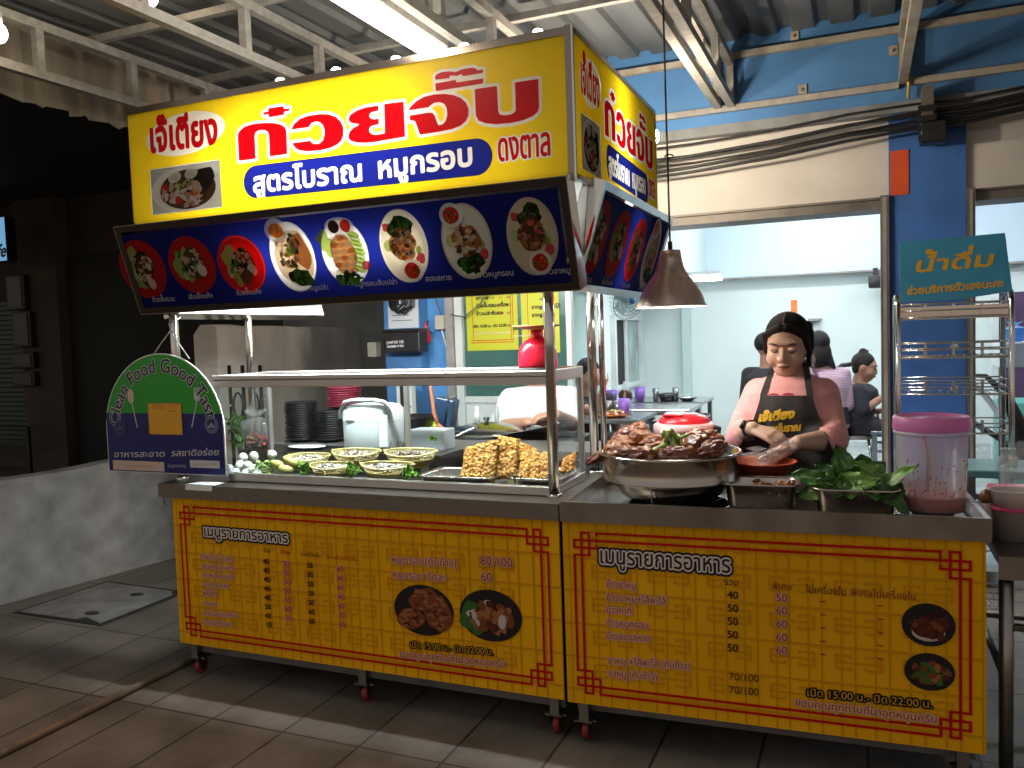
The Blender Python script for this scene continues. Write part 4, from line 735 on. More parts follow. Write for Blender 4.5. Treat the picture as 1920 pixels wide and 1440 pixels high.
# ---------------------------------------------------------------- hanging lit menu boards
m_dtrim = mat('dark_board_frame', (.075, .06, .05), .25, .8); m_strim = mat('steel_board_frame', (.40, .42, .43), .2, 1)
def menu_board(top, bot, u, L0, L1, nrm, dishes, caps, lit, rear=False):
    top, bot, u, nrm = V(top), V(bot), V(u), V(nrm); v = (top-bot).normalized(); H = (top-bot).length; o = bot; fr = .026; M = lambda a, b, d: o+u*a+v*b+nrm*d
    def bx(g, a0, a1, b0, b1, d0, d1, m): g.add([M(a, b, d) for a in (a0, a1) for b in (b0, b1) for d in (d0, d1)], [(0, 1, 3, 2), (4, 6, 7, 5), (0, 4, 5, 1), (2, 3, 7, 6), (0, 2, 6, 4), (1, 5, 7, 3)], m)
    g = G(); bx(g, L0, L1, 0, H, -.075, -.070, m_boxin); mb = g.build('menu_board', c1)
    g = G(); m_trim = m_dtrim if abs(u.x) > .5 else m_strim; bx(g, L0, L1, 0, fr, -.07, .006, m_trim); bx(g, L0, L1, H-fr, H, -.07, .006, m_trim); bx(g, L0, L0+fr, fr, H-fr, -.07, .005, m_trim); bx(g, L1-fr, L1, fr, H-fr, -.07, .005, m_trim); bx(g, L0-.002, L1+.002, -.003, .0, -.07, .007, m_chrome); bx(g, L0-.002, L1+.002, H, H+.003, -.07, .007, m_chrome); bx(g, L0-.003, L0, 0, H, -.07, .007, m_chrome); bx(g, L1, L1+.003, 0, H, -.07, .007, m_chrome); g.build('frame', mb)
    new = lambda g, off: Print(g, o, u, v, nrm, off)
    h = .006; nx, ny = int((L1-L0-2*fr)/h), int((H-2*fr)/h); F = np.full((ny, nx), -1.0); X, Y = np.meshgrid(L0+fr+np.arange(nx)*h, fr+np.arange(ny)*h); ds = []
    for k, cx, cy_, rx, ry, sd in dishes: F = np.maximum(F, 1-np.sqrt(((X-cx)/(rx*.97))**2+((Y-cy_)/(ry*.97))**2))
    vs, fs = fill(F, L0+fr, fr, h); g = G(); new(g, 0).put(vs, fs, T_navy); g.build('navy_film', mb)
    for k, cx, cy_, rx, ry, sd in dishes: g = G(); dish(new(g, .0008), k, (cx, cy_), rx, ry, sd); g.build('food_picture', mb)
    g = G(); pr = new(g, .0012)
    for t, x, y, s in caps: pr.text(t, (x, y), s, T['rice'], al='c', grow=.0006, res=20)
    if caps: g.build('caption_lettering', mb)
    c = M((L0+L1)/2, H*.52, -.055); area('board_tube', c, c+nrm, (L1-L0)*.42 if abs(u.x) > .5 else .12, .12 if abs(u.x) > .5 else (L1-L0)*.8, lit, (1, .97, .9)); return mb
bt, bb = (0, -.088, 1.966), (0, .03, 1.600); nF = V((0, -1, 0)); vv = (V(bt)-V(bb)).normalized(); nF = V((1, 0, 0)).cross(vv)
gp = G(); bpz = Print(gp, bb, (1, 0, 0), vv, nF)
spec = [('red', 268, 505, 43, 55, 3), ('red', 360, 497, 44, 54, 4), ('red', 453, 496, 45, 55, 5), ('veg', 549, 482, 43, 66, 4), ('cuke', 647, 474, 45, 62, 5), ('mix', 757, 462, 46, 69, 6), ('crisp', 875, 453, 48, 71, 7), ('leg', 998, 444, 49, 73, 8)]
dd = []
for k, x, y, rx, ry, sd in spec:
    c = bpz.uv(x, y); e = bpz.uv(x+rx, y); f_ = bpz.uv(x, y+ry); dd.append((k, c[0], min(c[1], .36), abs(e[0]-c[0]), abs(f_[1]-c[1]), sd))
cp = [(t, *bpz.uv(x, y+4), .029) for t, x, y in (('ก๋วยจั๊บรวม', 308, 561), ('เส้นเล็กแห้ง', 377, 555), ('ก๋วยจั๊บแห้ง', 468, 548), ('ขาหมูเปล่า', 594, 540), ('หมูกรอบสับเปล่า', 706, 531), ('สองสหาย', 823, 522), ('ข้าวหมูกรอบ', 930, 514), ('ข้าวขาหมู', 1044, 509))]
xl, xr = bpz.uv(207, 430)[0], bpz.uv(1075, 420)[0]
menu_board(bt, bb, (1, 0, 0), -1.945, .085, nF, dd, cp, .95)
st, sbt = (.168, 0, 1.966), (.05, 0, 1.600); vs_ = (V(st)-V(sbt)).normalized(); nS = V((0, 1, 0)).cross(vs_)
sp_ = Print(gp, sbt, (0, 1, 0), vs_, nS); dd = []
for k, x, y, rx, ry, sd in (('red', 1103, 453, 22, 62, 3), ('red', 1143, 462, 21, 56, 4), ('red', 1175, 486, 19, 52, 5), ('veg', 1208, 484, 15, 62, 4)):
    c = sp_.uv(x, y); dd.append((k, max(.03+.12, c[0]), min(.21, c[1]), .118, .135, sd))
dd = [(k, [.16, .43, .70, .97][i], .195, .112, .135 if k == 'red' else .15, sd) for i, (k, a, b, rx, ry, sd) in enumerate(dd)]
menu_board(st, sbt, (0, 1, 0), .07, 1.165, nS, dd, [(t, x, .035, .030) for t, x in (('ก๋วยจั๊บรวม', .16), ('เส้นเล็กแห้ง', .43), ('ก๋วยจั๊บแห้ง', .70), ('ขาหมูเปล่า', .98))], .55)
lt, lbt = (-1.975, 0, 1.966), (-1.87, 0, 1.578); vl = (V(lt)-V(lbt)).normalized(); nL = V((0, -1, 0)).cross(vl)
menu_board(lt, lbt, (0, -1, 0), -1.165, -.09, nL, [('red', -.16-.27*i, .195, .112, .135, 3+i) for i in range(4)], [], .4)
g = G(); g.bar((-1.65, .15, 1.955), (-.25, .15, 1.955), .09, .03, m_white); g.bar((-1.64, .15, 1.925), (-.26, .15, 1.925), .06, .028, emat('cart_tube_glow', (.94, .98, 1), 210)); g.build('canopy_tube_lamp', c1)
# ================================================================ second cart
A2 = .0489; O2 = V((.005, -.004, 0)); U2 = V((math.cos(A2), math.sin(A2), 0)); N2 = V((math.sin(A2), -math.cos(A2), 0)); W2 = 1.3045
c2 = thing('food_cart', 'shorter steel food cart with yellow menu front and sunken top, where the cook works', 'food cart', O2, 'yellow fronted food carts', rz=A2)
def L2(x, y, z): return O2+U2*x-N2*y+V((0, 0, z))
def bl(g, name, par): return g.build(name, par, world=False)
g = G(); g.box(.002, W2, .006, .60, .15, .78, m_under); bl(g, 'body', c2)
g = G(); g.box(0, W2, -.004, .0055, .146, .806, m_panel); pn2 = bl(g, 'front_panel', c2)
pr2 = lambda g, off=.005: Print(g, O2, U2, (0, 0, 1), N2, off)
panel_print(pn2, pr2, 0, W2, .146, .80)
g = G(); pr = pr2(g, .008); title(pr, (1124, 1054), (1371, 1073), .045)
for t, x, y, w in (('ข้าวขาหมู', 1138, 1099, 56), ('ข้าวขาหมู+ไส้พะโล้', 1138, 1124, 112), ('ข้าวคากิ', 1138, 1147, 48), ('ข้าวหมูกรอบ', 1139, 1172, 78), ('ข้าวสองสหาย', 1139, 1196, 81), ('ขาหมู +ไส้พะโล้ (กับข้าว)', 1141, 1242, 155), ('ขาหมู (กับข้าว)', 1142, 1266, 92)): fit(pr, t, (x, y), (x+w, y+w*.075), P_['maroon'], .0185, out=halo(.0045), res=26)
for t, a, b, m in (('รวม', (1358, 1095), (1386, 1097), P_['brown']), ('พิเศษ', (1448, 1103), (1485, 1106), P_['maroon']), ('ไม่เครื่องใน', (1510, 1109), (1587, 1115), P_['brown']), ('พิเศษไม่เครื่องใน', (1595, 1115), (1718, 1124), P_['maroon'])): fit(pr, t, a, b, m, .0185, res=26)
for i, (a, b) in enumerate((('40', '50'), ('50', '60'), ('50', '60'), ('50', '60'), ('50', '60'))):
    y = 1120+24.6*i; fit(pr, a, (1364, y), (1385, y+1.6), P_['brown'], None, res=24, grow=.0006); fit(pr, b, (1455, y+5), (1477, y+6.6), P_['maroon'], None, res=24, out=[(.003, w_)])
    for x, dy in ((1538, 7), (1645, 15)): p = pr.uv(x, y+dy); pr.rect(p[0], p[0]+.016, p[1], p[1]+.0035, P_['maroon'])
for i in range(2): fit(pr, '70/100', (1367, 1272+25*i), (1424, 1277+25*i), P_['brown'], None, res=24)
fit(pr, 'เปิด 15.00 น.- ปิด 22.00 น.', (1512, 1302), (1748, 1325), P_['yel'], None, out=[(.0052, P_['black'])], res=26); fit(pr, 'ขอบคุณทุกท่านที่มาอุดหนุนครับ', (1491, 1320), (1757, 1353), P_['maroon'], None, out=halo(.0045), res=26)
g.build('lettering', pn2)
for i, (cx, cy_, rx, ry, kd) in enumerate(((1740, 1170, 51, 40, 'hock'), (1742, 1258, 48, 35, 'stew'))): g = G(); food_oval(pr2(g, .008), cx, cy_, rx, ry, kd, i+14); g.build('food_picture', pn2)
TZ = .815                                                          # sunken worktop level
m_ctop = mat('worn_steel_top', (.34, .30, .27), .3, .95, var=.2, vs=7)
BX, BY2, BR = .37, .235, .19                                       # burner hole
g = G(); g.box(-.004, W2+.012, -.02, -.005, .797, .866, m_ctop); g.box(W2-.004, W2+.012, -.0045, .62, .797, .866, m_ctop); g.box(-.004, .016, -.0045, .62, .797, .864, m_ctop); g.box(.0165, W2-.0045, .605, .62, .797, .866, m_ctop)
h_ = .008; nx, ny = int((W2-.022)/h_), int(.608/h_); X_, Y_ = np.meshgrid(.0168+np.arange(nx)*h_, -.0042+np.arange(ny)*h_); vs, fs = fill(BR-np.sqrt((X_-BX)**2+(Y_-BY2)**2), .0168, -.0042, h_); g.add([(a, b, TZ) for a, b in vs], fs, m_ctop)
bl(g, 'counter_top', c2)
g = G(); g.lathe([(BR-.012, .012), (BR+.008, .012), (BR+.02, .002)], m_steel, 40, (BX, BY2, TZ)); bl(g, 'burner_ring', c2)
g = G(); g.lathe([(BR-.004, .011), (BR-.01, -.02), (BR-.04, -.12), (.0, -.13)], m_dark, 32, (BX, BY2, TZ)); g.lathe([(.05, -.10), (.06, -.06), (.03, -.055), (0, -.055)], m_black, 20, (BX, BY2, TZ))
for a in range(4): t = a*1.57+.5; g.bar((BX+.05*math.cos(t), BY2+.05*math.sin(t), TZ-.03), (BX+.17*math.cos(t), BY2+.17*math.sin(t), TZ+.008), .012, .02, m_black)
bl(g, 'burner_well', c2)
g = G(); g.box(.02, W2-.02, .05, .58, .10, .149, m_under); bl(g, 'base_rail', c2)
for x in (.055, W2-.06):
    for y in (.02, .55): caster(c2, x, y, False)
# ---------------------------------------------------------------- steamer pot over the burner
m_pot = mat('pot_steel', (.46, .41, .365), .2, 1, var=.1, vs=5); PC = L2(.338, .262, 0)
pot = thing('steamer_pot', 'wide round stainless steamer heaped with braised pork legs over the burner', 'pot', (PC.x, PC.y, TZ+.01))
R_ = .248
g = G(); g.lathe([(.09, .0), (.15, .006), (.185, .03), (.205, .065), (.208, .082)], m_pot, 56, (PC.x, PC.y, TZ+.018)); g.build('basin', pot)
g = G(); g.lathe([(.20, .078), (R_-.004, .08), (R_+.004, .083), (R_+.004, .09), (R_, .096), (R_, .165), (R_+.007, .172), (R_+.007, .178), (R_, .181), (R_-.008, .178), (R_-.01, .12), (.02, .115), (0, .115)], m_pot, 64, (PC.x, PC.y, TZ+.018)); g.build('rim_tray', pot)
g = G(); g.tube([PC+V((-.02, -R_+.02, TZ+.10)), PC+V((-.02, -R_+.035, TZ+.05)), PC+V((-.02, -.20, TZ+.012))], .0028, m_steel, 6); g.build('wire_hook', pot)
ZP = TZ+.018+.125
m_leg = mat('braised_skin', (.26, .070, .026), .28, var=.45, vs=9, col2=(.085, .014, .006), bump=.8, bs=38, coat=.35, spec=.6); m_leg2 = mat('braised_meat', (.46, .18, .055), .38, var=.5, vs=14, col2=(.16, .04, .012), bump=1, bs=50, coat=.2)
def hock(px, py, dep, L, r, rz, tilt, seed, lab, m=None, m2=None):
    c = atY(px, py, dep); g = G(); M = (Matrix.Rotation(rz, 4, 'Z') @ Matrix.Rotation(tilt, 4, 'Y')).to_3x3()
    g.ell(c, (L, r, r*.92), m or m_leg, M=M, n=56, k=38, amp=.24, fr=2.0, seed=seed)
    R = random.Random(seed); e = M @ V((L*.72, 0, 0)); 
    for i in range(5): g.ell(c+e+V((R.uniform(-.3, .3)*r, R.uniform(-.4, .4)*r, R.uniform(-.3, .4)*r)), (r*R.uniform(.35, .55),)*3, m2 or m_leg2, n=12, k=8, amp=.3, fr=3, seed=seed+i)
    return solo(g, 'braised_pork_leg', lab, 'pork leg', 'braised pork legs on the steamer')
hock(1180, 820, PC.y+.10, .075, .048, .5, -.5, 1, 'tallest glossy brown pork leg at the back left of the steamer')
hock(1160, 846, PC.y-.10, .055, .036, 2.9, .1, 2, 'ragged golden brown pork piece at the left rim of the steamer', m_leg2)
hock(1195, 852, PC.y-.155, .066, .030, .1, .05, 3, 'long dark pork leg lying at the front left rim of the steamer')
hock(1252, 832, PC.y+.0, .085, .040, .3, .1, 4, 'shredded brown pork leg in the middle of the steamer behind the greens', m_leg2)
hock(1268, 851, PC.y-.16, .062, .030, .1, -.05, 5, 'flat glossy pork leg at the front centre below the green stalks')
hock(1306, 834, PC.y-.02, .060, .040, 2.6, .2, 6, 'dark rounded pork leg right of the green stalks at the back')
hock(1337, 843, PC.y-.13, .052, .034, .6, -.2, 7, 'shiny reddish pork leg at the right rim of the steamer')
hock(1222, 838, PC.y+.12, .08, .045, -.4, 0, 8, 'pork leg half buried behind the others on the steamer', m_leg2)
hock(1128, 855, PC.y-.03, .07, .022, 1.0, -.25, 9, 'thin dark strip of pork hanging over the left rim of the steamer')
hock(1290, 858, PC.y-.05, .09, .04, .2, 0, 10, 'pork leg beneath the green stalks at the right of the steamer')
hock(1205, 826, PC.y+.04, .07, .042, 1.2, .2, 11, 'ragged pork leg heaped between the tall one and the middle one', m_leg2)
hock(1320, 824, PC.y+.08, .07, .042, .2, .1, 12, 'pork leg at the back right of the steamer by the insulated pot')
hock(1170, 836, PC.y-.02, .07, .04, .9, 0, 13, 'pork leg behind the ragged piece at the left rim', m_leg2)
hock(1235, 846, PC.y-.10, .07, .036, .4, 0, 14, 'golden pork piece under the left end of the green stalks', m_leg2)
g = G(); mst = mat('pale_green_stalk', (.46, .58, .20), .35, var=.3, vs=20); mlf = mat('kale_leaf', (.06, .17, .03), .4, var=.4, vs=25)
b0 = atY(1262, 828, PC.y-.10)
for (x0, y0), (x1, y1), r in (((1222, 848), (1262, 830), .011), ((1258, 846), (1266, 816), .009), ((1266, 840), (1254, 812), .010), ((1281, 842), (1272, 814), .004), ((1288, 816), (1262, 830), .006), ((1244, 812), (1266, 822), .010), ((1258, 808), (1275, 830), .008), ((1250, 818), (1246, 838), .009)):
    a, b = atY(x0, y0, PC.y-.135), atY(x1, y1, PC.y-.10); g.tube([a, a.lerp(b, .5)+V((0, 0, .006)), b], [r*1.15, r*.9, r*.8], mst, 10); g.ell(a, (r*1.3,)*3, mst, n=10, k=8)
for i in range(7):
    a = b0+V((random.uniform(-.03, .03), random.uniform(-.01, .03), random.uniform(-.012, .012))); g.ell(a, (.022, .014, .006), mlf, M=Matrix.Rotation(i, 3, 'Z') @ Matrix.Rotation(.6, 3, 'X'), n=10, k=6, amp=.4, fr=2, seed=i)
solo(g, 'green_stalks', 'bunch of pale green kale stalks on top of the pork legs', 'vegetable')
# ---------------------------------------------------------------- trays
def tray(c, lx, ly, h, m, rz=0, rim=.012):
    """rectangular steel pan with rolled rim, base centre c"""
    g = G(); secs = []
    def rr(a, b, r, z, k=6): return [(sx*(a-r)+r*math.cos(t), sy*(b-r)+r*math.sin(t), z) for sx, sy, t0 in ((1, 1, 0), (-1, 1, 1), (-1, -1, 2), (1, -1, 3)) for t in [math.pi/2*(t0+i/k) for i in range(k+1)]]
    for (s, z, r) in ((-.012, 0, .03), (-.004, .006, .035), (0, h-.01, .035), (.003, h-.003, .036), (rim, h, .04), (rim+.003, h-.002, .042), (rim+.002, h-.006, .042)): secs.append(rr(lx/2+s, ly/2+s, r, z))
    M = Matrix.Translation(c) @ Matrix.Rotation(rz, 4, 'Z'); n = len(secs[0]); vs = [q for s in secs for q in s]
    g.add(vs, [(i*n+j, i*n+(j+1) % n, (i+1)*n+(j+1) % n, (i+1)*n+j) for i in range(len(secs)-1) for j in range(n)], m, M, True); g.add([(x, y, .003) for x, y, z in secs[1]], [tuple(range(n))], m, M)
    g.add([(x, y, 0) for x, y, z in secs[0]], [tuple(range(n))], m, M); return g
m_tray = mat('tray_steel', (.50, .45, .40), .25, 1, var=.1, vs=6)
ta = atP(1424, 955, L2(0, .09, 0), N2); solo(tray((ta.x+.0, ta.y+.065, .846), .225, .15, .085, m_tray, A2), 'steel_tray', 'plain steel tray with a little minced meat beside the steamer', 'tray', 'steel trays on the shorter cart')
tb = atP(1596, 962, L2(0, .06, 0), N2); solo(tray((tb.x+.01, tb.y+.07, .846), .235, .155, .082, m_tray, A2), 'steel_tray', 'steel tray heaped with dark green kale leaves', 'tray', 'steel trays on the shorter cart')
g = G(); R = random.Random(4); c = V((ta.x+.03, ta.y+.06, (.846+.068)))
for i in range(60): g.ell(c+V((R.uniform(-.06, .075), R.uniform(-.055, .05), R.uniform(-.03, .006))), (R.uniform(.008, .018), R.uniform(.006, .012), R.uniform(.005, .01)), (m_leg2, m_leg)[i % 3 == 0], M=Matrix.Rotation(R.random()*3, 3, 'Z'), n=8, k=6, amp=.35, fr=2, seed=i)
solo(g, 'minced_meat', 'small heap of brown minced meat in the plain steel tray', 'meat')
m_kale = mat('kale_green', (.060, .20, .028), .42, var=.5, vs=7, col2=(.025, .085, .012), bump=.3, bs=30); m_kale2 = mat('kale_pale', (.17, .32, .06), .4, var=.4, vs=8, bump=.2, bs=30); m_rib = mat('kale_rib', (.36, .46, .20), .45)
def leaf(g, base, d, L, w, curl, m, seed, up=(0, 0, 1), wave=.32):
    d = V(d).normalized(); s = d.cross(V(up)).normalized(); nrm = s.cross(d); P = []; K = 13
    for i in range(K+1):
        t = i/K; ww = w*math.sin(math.pi*min(1, .06+t*.94)**.75)**.8*(1+.18*mnoise.noise(V((t*7, seed*1.9, 2)))); row = []; c = V(base)+d*(L*t*math.cos(curl*t*.6))+nrm*(L*(.0-math.sin(curl*t)*t*.5))
        for j in range(-6, 7):
            q = j/6; z = abs(q)**1.6*w*.35+wave*w*mnoise.noise(V((q*2.2, t*4, seed*5.1)))+wave*.7*w*math.sin(t*14+seed)*q*q+wave*.55*w*mnoise.noise(V((q*5.5, t*9, seed*2.3)))*(.3+abs(q)); row.append(c+s*(ww*q)+nrm*z)
        P.append(row)
    g.grid(P, m); g.tube([P[i][6]-nrm*.002 for i in range(K)], [.0035*(1-.7*i/K) for i in range(K)], m_rib, 6)
tc = V((tb.x+.01, tb.y+.07, .846+.080)); R = random.Random(12)
def kleaf(p0, p1, w, curl, m, i, up, lab):
    g = G(); a = tc+V(p0); leaf(g, a, V(p1)-V(p0), (V(p1)-V(p0)).length, w, curl, m, i, up); return solo(g, 'kale_leaf', lab, 'leaf', 'kale leaves in the steel tray')
kl = [((0, .02, -.02), (-.20, -.04, .02), .042, .9, m_kale, (0, -.5, 1), 'longest kale leaf reaching left over the minced meat tray'), ((-.04, -.02, -.01), (-.17, -.08, -.015), .036, .7, m_kale2, (0, -.8, .6), 'pale curled kale leaf at the front left of the heap'), ((-.01, .0, 0), (-.055, .02, .135), .040, .4, m_kale, (.2, -1, .1), 'upright kale leaf standing highest in the heap'), ((.0, -.03, 0), (-.06, -.10, -.005), .042, .6, m_kale2, (0, -.7, .7), 'light green kale leaf folded over the front of the tray'), ((.02, .0, 0), (.09, .0, .085), .045, .5, m_kale, (-.3, -1, .3), 'broad kale leaf raised on the right half of the heap'), ((.06, -.01, 0), (.205, -.03, .062), .026, -.5, m_kale2, (0, -.7, .7), 'long kale leaf pointing right toward the plastic bucket'), ((.06, -.03, 0), (.17, -.09, -.05), .034, .8, m_kale, (0, -.6, .8), 'drooping dark kale leaf hanging over the right end of the tray'), ((.02, -.03, .01), (.10, -.10, .0), .042, .8, m_kale, (0, -.7, .7), 'dark kale leaf lying over the middle of the tray rim'), ((-.06, .02, 0), (-.12, .02, .07), .040, .6, m_kale, (.3, -1, .4), 'kale leaf leaning at the back left of the heap'), ((.03, .03, .01), (.02, .05, .10), .042, .4, m_kale, (.1, -1, .2), 'shaded kale leaf at the back of the heap')]
for i, k in enumerate(kl): kleaf(k[0], k[1], k[2], k[3], k[4], i, k[5], k[6])
for i in range(24):
    a = R.uniform(0, 6.28); b0_ = (R.uniform(-.09, .09), R.uniform(-.05, .05), R.uniform(-.02, .02)); rr_ = R.uniform(.07, .13); kleaf(b0_, (b0_[0]+rr_*math.cos(a), b0_[1]+.6*rr_*math.sin(a)-.02, b0_[2]+R.uniform(-.02, .075)), R.uniform(.026, .040), R.uniform(.2, 1.1), (m_kale, m_kale, m_kale2)[i % 3], i+20, (R.uniform(-.5, .5), -.7, R.uniform(.2, .8)), 'small kale leaf tucked among the larger leaves in the tray')
# ---------------------------------------------------------------- translucent bucket with pink lid
bc = atP(1745, 965, L2(0, .09, 0), N2)+V((.01, .105, 0)); BRD = .108
bk = thing('lidded_bucket', 'tall milky plastic bucket with a pink lid and red sauce at the bottom', 'bucket', (bc.x, bc.y, .846))
m_milk = hazy('milky_plastic', (.84, .80, .80), .55, .25); m_lid = hazy('pink_lid_plastic', (.82, .28, .60), .10, .3)
g = G(); o = (bc.x, bc.y, .8465); zz_ = lambda g: setattr(g, 'v', [(x, y, o[2]+(z-o[2])*.93) for x, y, z in g.v]); g.lathe([(0, 0), (.093, 0), (.099, .006), (BRD-.004, .255), (BRD-.001, .262), (BRD+.004, .263), (BRD+.004, .272), (BRD-.001, .273), (BRD, .285)], m_milk, 56, o); zz_(g); g.build('tub', bk)
g = G(); g.lathe([(0, .0025), (.0915, .0025), (.096, .006), (.0985, .052), (.06, .054), (0, .054)], mat('red_sauce', (.50, .055, .015), .25, var=.3, vs=10), 48, o); zz_(g); g.build('sauce', bk)
g = G(); R = random.Random(3)
for i in range(70):
    a, z = R.uniform(3.3, 6.1), .06+.12*R.random()**2; q = .0975+z*.03; g.ell((o[0]+q*math.cos(a), o[1]+q*math.sin(a), o[2]+z), (.0025, .0012, R.uniform(.002, .005)), mat('sauce_drop', (.45, .06, .02), .3) if i == 0 else bpy.data.materials['sauce_drop'], n=6, k=5)
zz_(g); g.build('splashes', bk)
g = G(); g.lathe([(BRD+.005, .276), (BRD+.007, .282), (BRD+.006, .315), (BRD+.002, .322), (BRD-.010, .324), (BRD-.013, .317), (.03, .315), (.025, .319), (0, .319)], m_lid, 56, o); zz_(g); g.build('lid', bk)
g = G(); [g.box(o[0]-(.008 if s else .02), o[0]+(.008 if s else .02), o[1]-.004, o[1]+.004, o[2]+.06, o[2]+.20 if s else o[2]+.262, m_white) for s in (1,)]; g.tube([(o[0]-.01, o[1], o[2]+.058), (o[0]-.012, o[1]-.01, o[2]+.16), (o[0]-.02, o[1]+.02, o[2]+.26)], .006, m_steel, 8); zz_(g); g.build('ladle_handle', bk)
g = G()
for c_, lx, ly in ((V((ta.x, ta.y+.065, 0)), .17, .10), (V((tb.x+.01, tb.y+.07, 0)), .18, .10), (V((bc.x, bc.y, 0)), .12, .10)): g.box(c_.x-lx/2, c_.x+lx/2, c_.y-ly/2, c_.y+ly/2, TZ+.001, .8455, m_under)
tag(solo(g, 'riser_plate', 'dark steel risers under the trays and bucket on the sunken top', 'riser'))
# orange basin with bags, in front of the cook
cb = thing('orange_basin', 'shallow orange plastic basin behind the plain steel tray', 'basin', (.56, .33, TZ)); p = atP(1425, 885, L2(0, .30, 0), N2)
g = G(); g.lathe([(.0, 0), (.085, 0), (.115, .045), (.122, .048), (.117, .05), (.09, .01), (0, .008)], mat('orange_plastic', (.55, .10, .035), .35), 36, (p.x, p.y+.08, p.z-.02)); g.box(p.x-.07, p.x+.07, p.y+.02, p.y+.14, TZ+.001, p.z-.021, m_under); cb.location = (p.x, p.y+.08, TZ); g.build('bowl', cb)
m_film = hazy('clear_film', (.80, .80, .80), .74, .12)
def bag(c, r, h, m, seed, knot=True, n=26, k=18, squash=1):
    g = G(); vs = []; 
    for i in range(k+1):
        t = i/k; rr = r*(math.sin(math.pi*(.12+.5*min(1, t*1.35)))**.7 if t < .68 else max(.10, (1-(t-.68)/.16)) if t < .84 else .12+.55*(t-.84)/.16)
        row = []
        for j in range(n):
            a = 2*math.pi*j/n; w = 1+.13*mnoise.noise(V((math.cos(a)*2.4, math.sin(a)*2.4, t*4+seed)))+(.18*math.sin(a*7+seed)*max(0, t-.4)); row.append((c[0]+rr*w*math.cos(a), c[1]+rr*w*math.sin(a)*squash, c[2]+h*t*(1+.05*math.sin(a*3+seed)*(t > .85))))
        row.append(row[0]); vs.append(row)
    g.grid(vs, m); return g
g = bag((p.x-.02, p.y+.07, p.z+.005), .055, .07, m_film, 3); solo(g, 'plastic_bag', 'crumpled clear plastic bag lying in the orange basin', 'bag')
# red and white ice box behind the steamer
ib = atY(1284, 835, .78); t = thing('insulated_pot', 'round red insulated pot with pink collar and domed red lid behind the steamer', 'cooler', (ib.x, ib.y, 0)); zb = atY(1284, 812, .78).z; m_pinkpl = mat('pink_white_plastic', (.72, .42, .42), .35)
r = .125; o = (ib.x, ib.y, zb)
g = G(); g.lathe([(.0, -.16), (r-.02, -.16), (r-.004, 0)], m_red, 44, o); g.build('tub', t)
g = G(); g.lathe([(r-.004, .0), (r+.006, .003), (r+.004, .038), (r-.008, .046), (r-.02, .047)], m_pinkpl, 44, o); g.build('collar', t)
g = G(); g.lathe([(r-.018, .046), (r-.02, .060), (r-.04, .075), (.05, .084), (0, .085)], m_red, 44, o); g.box(o[0]-.075, o[0]+.01, o[1]-.085, o[1]+.03, o[2]+.076, o[2]+.088, m_red, .004); g.build('lid', t)
g = G(); g.tube([(o[0]+r+.004, o[1]-.03, o[2]+.03), (o[0]+r+.02, o[1], o[2]+.022), (o[0]+r+.012, o[1]+.03, o[2]+.0)], .009, m_black, 8); g.build('handle', t)
g = G(); g.box(o[0]-.25, o[0]+.25, .69, .95, 0, zb-.161, m_under); [g.box(o[0]-.25, o[0]+.25, .685, .955, z, z+.01, m_steel) for z in (zb-.1605,)]; solo(g, 'back_stand', 'low steel stand behind the carts carrying the red insulated pot', 'stand')
# ================================================================ copper pendant lamp
pl = atY(1259, 575, .55); t = thing('copper_pendant_lamp', 'brushed copper bell pendant lamp glowing above the pork legs', 'lamp', (pl.x, pl.y, pl.z))
m_cop = mat('brushed_copper', (.95, .76, .64), .30, .55, var=.12, vs=30, stretch=(1, 1, .05)); m_lin = mat('white_lamp_lining', (.85, .82, .76), .5)
k = (atY(1324, 575, .55).x-atY(1195, 582, .55).x)/2; zt = atY(1254, 470, .55).z; o = (pl.x, pl.y, pl.z); H = zt-pl.z
pf = [(k*1.0, 0), (k*.985, .006), (k*.955, H*.08), (k*.90, H*.18), (k*.80, H*.31), (k*.66, H*.44), (k*.52, H*.55), (k*.43, H*.63), (k*.405, H*.67), (k*.38, H*.70), (k*.33, H*.84), (k*.285, H), (0, H)]
g = G(); g.lathe(pf, m_cop, 64, o); g.lathe([(k*1.005, -.002), (k*1.02, .001), (k*1.005, .004)], m_cop, 64, o); sh = g.build('shade', t)
g = G(); g.lathe([(k*.992, .001), (k*.975, .006), (k*.915, H*.10), (k*.78, H*.24), (k*.60, H*.38), (k*.44, H*.50), (k*.30, H*.58), (0, H*.58)], m_lin, 64, o); g.build('lining', t)
g = G(); g.ell((o[0], o[1], o[2]+H*.27), (.052, .052, .056), emat('pendant_glow', (1, .85, .68), 80), n=16, k=10); g.build('bulb', t)
g = G(); g.cyl((o[0], o[1], o[2]+H), (o[0], o[1], o[2]+H+.035), .009, m_black); q = atX(1247, 0, o[0]-.02); g.tube([(o[0], o[1], o[2]+H+.03), (o[0]-.004, o[1], 2.3), (o[0]-.006, o[1], 2.7), (o[0]-.01, o[1], RZ+.02)], .0042, m_black, 6)
kz = atY(1263, 293, .55).z; g.tube([(o[0]+.004+.016*math.cos(a), o[1]+.006*math.sin(a*2), kz+.009*math.sin(a)) for a in np.linspace(0, 6.28, 20)], .003, m_black, 5); g.build('cord', t)
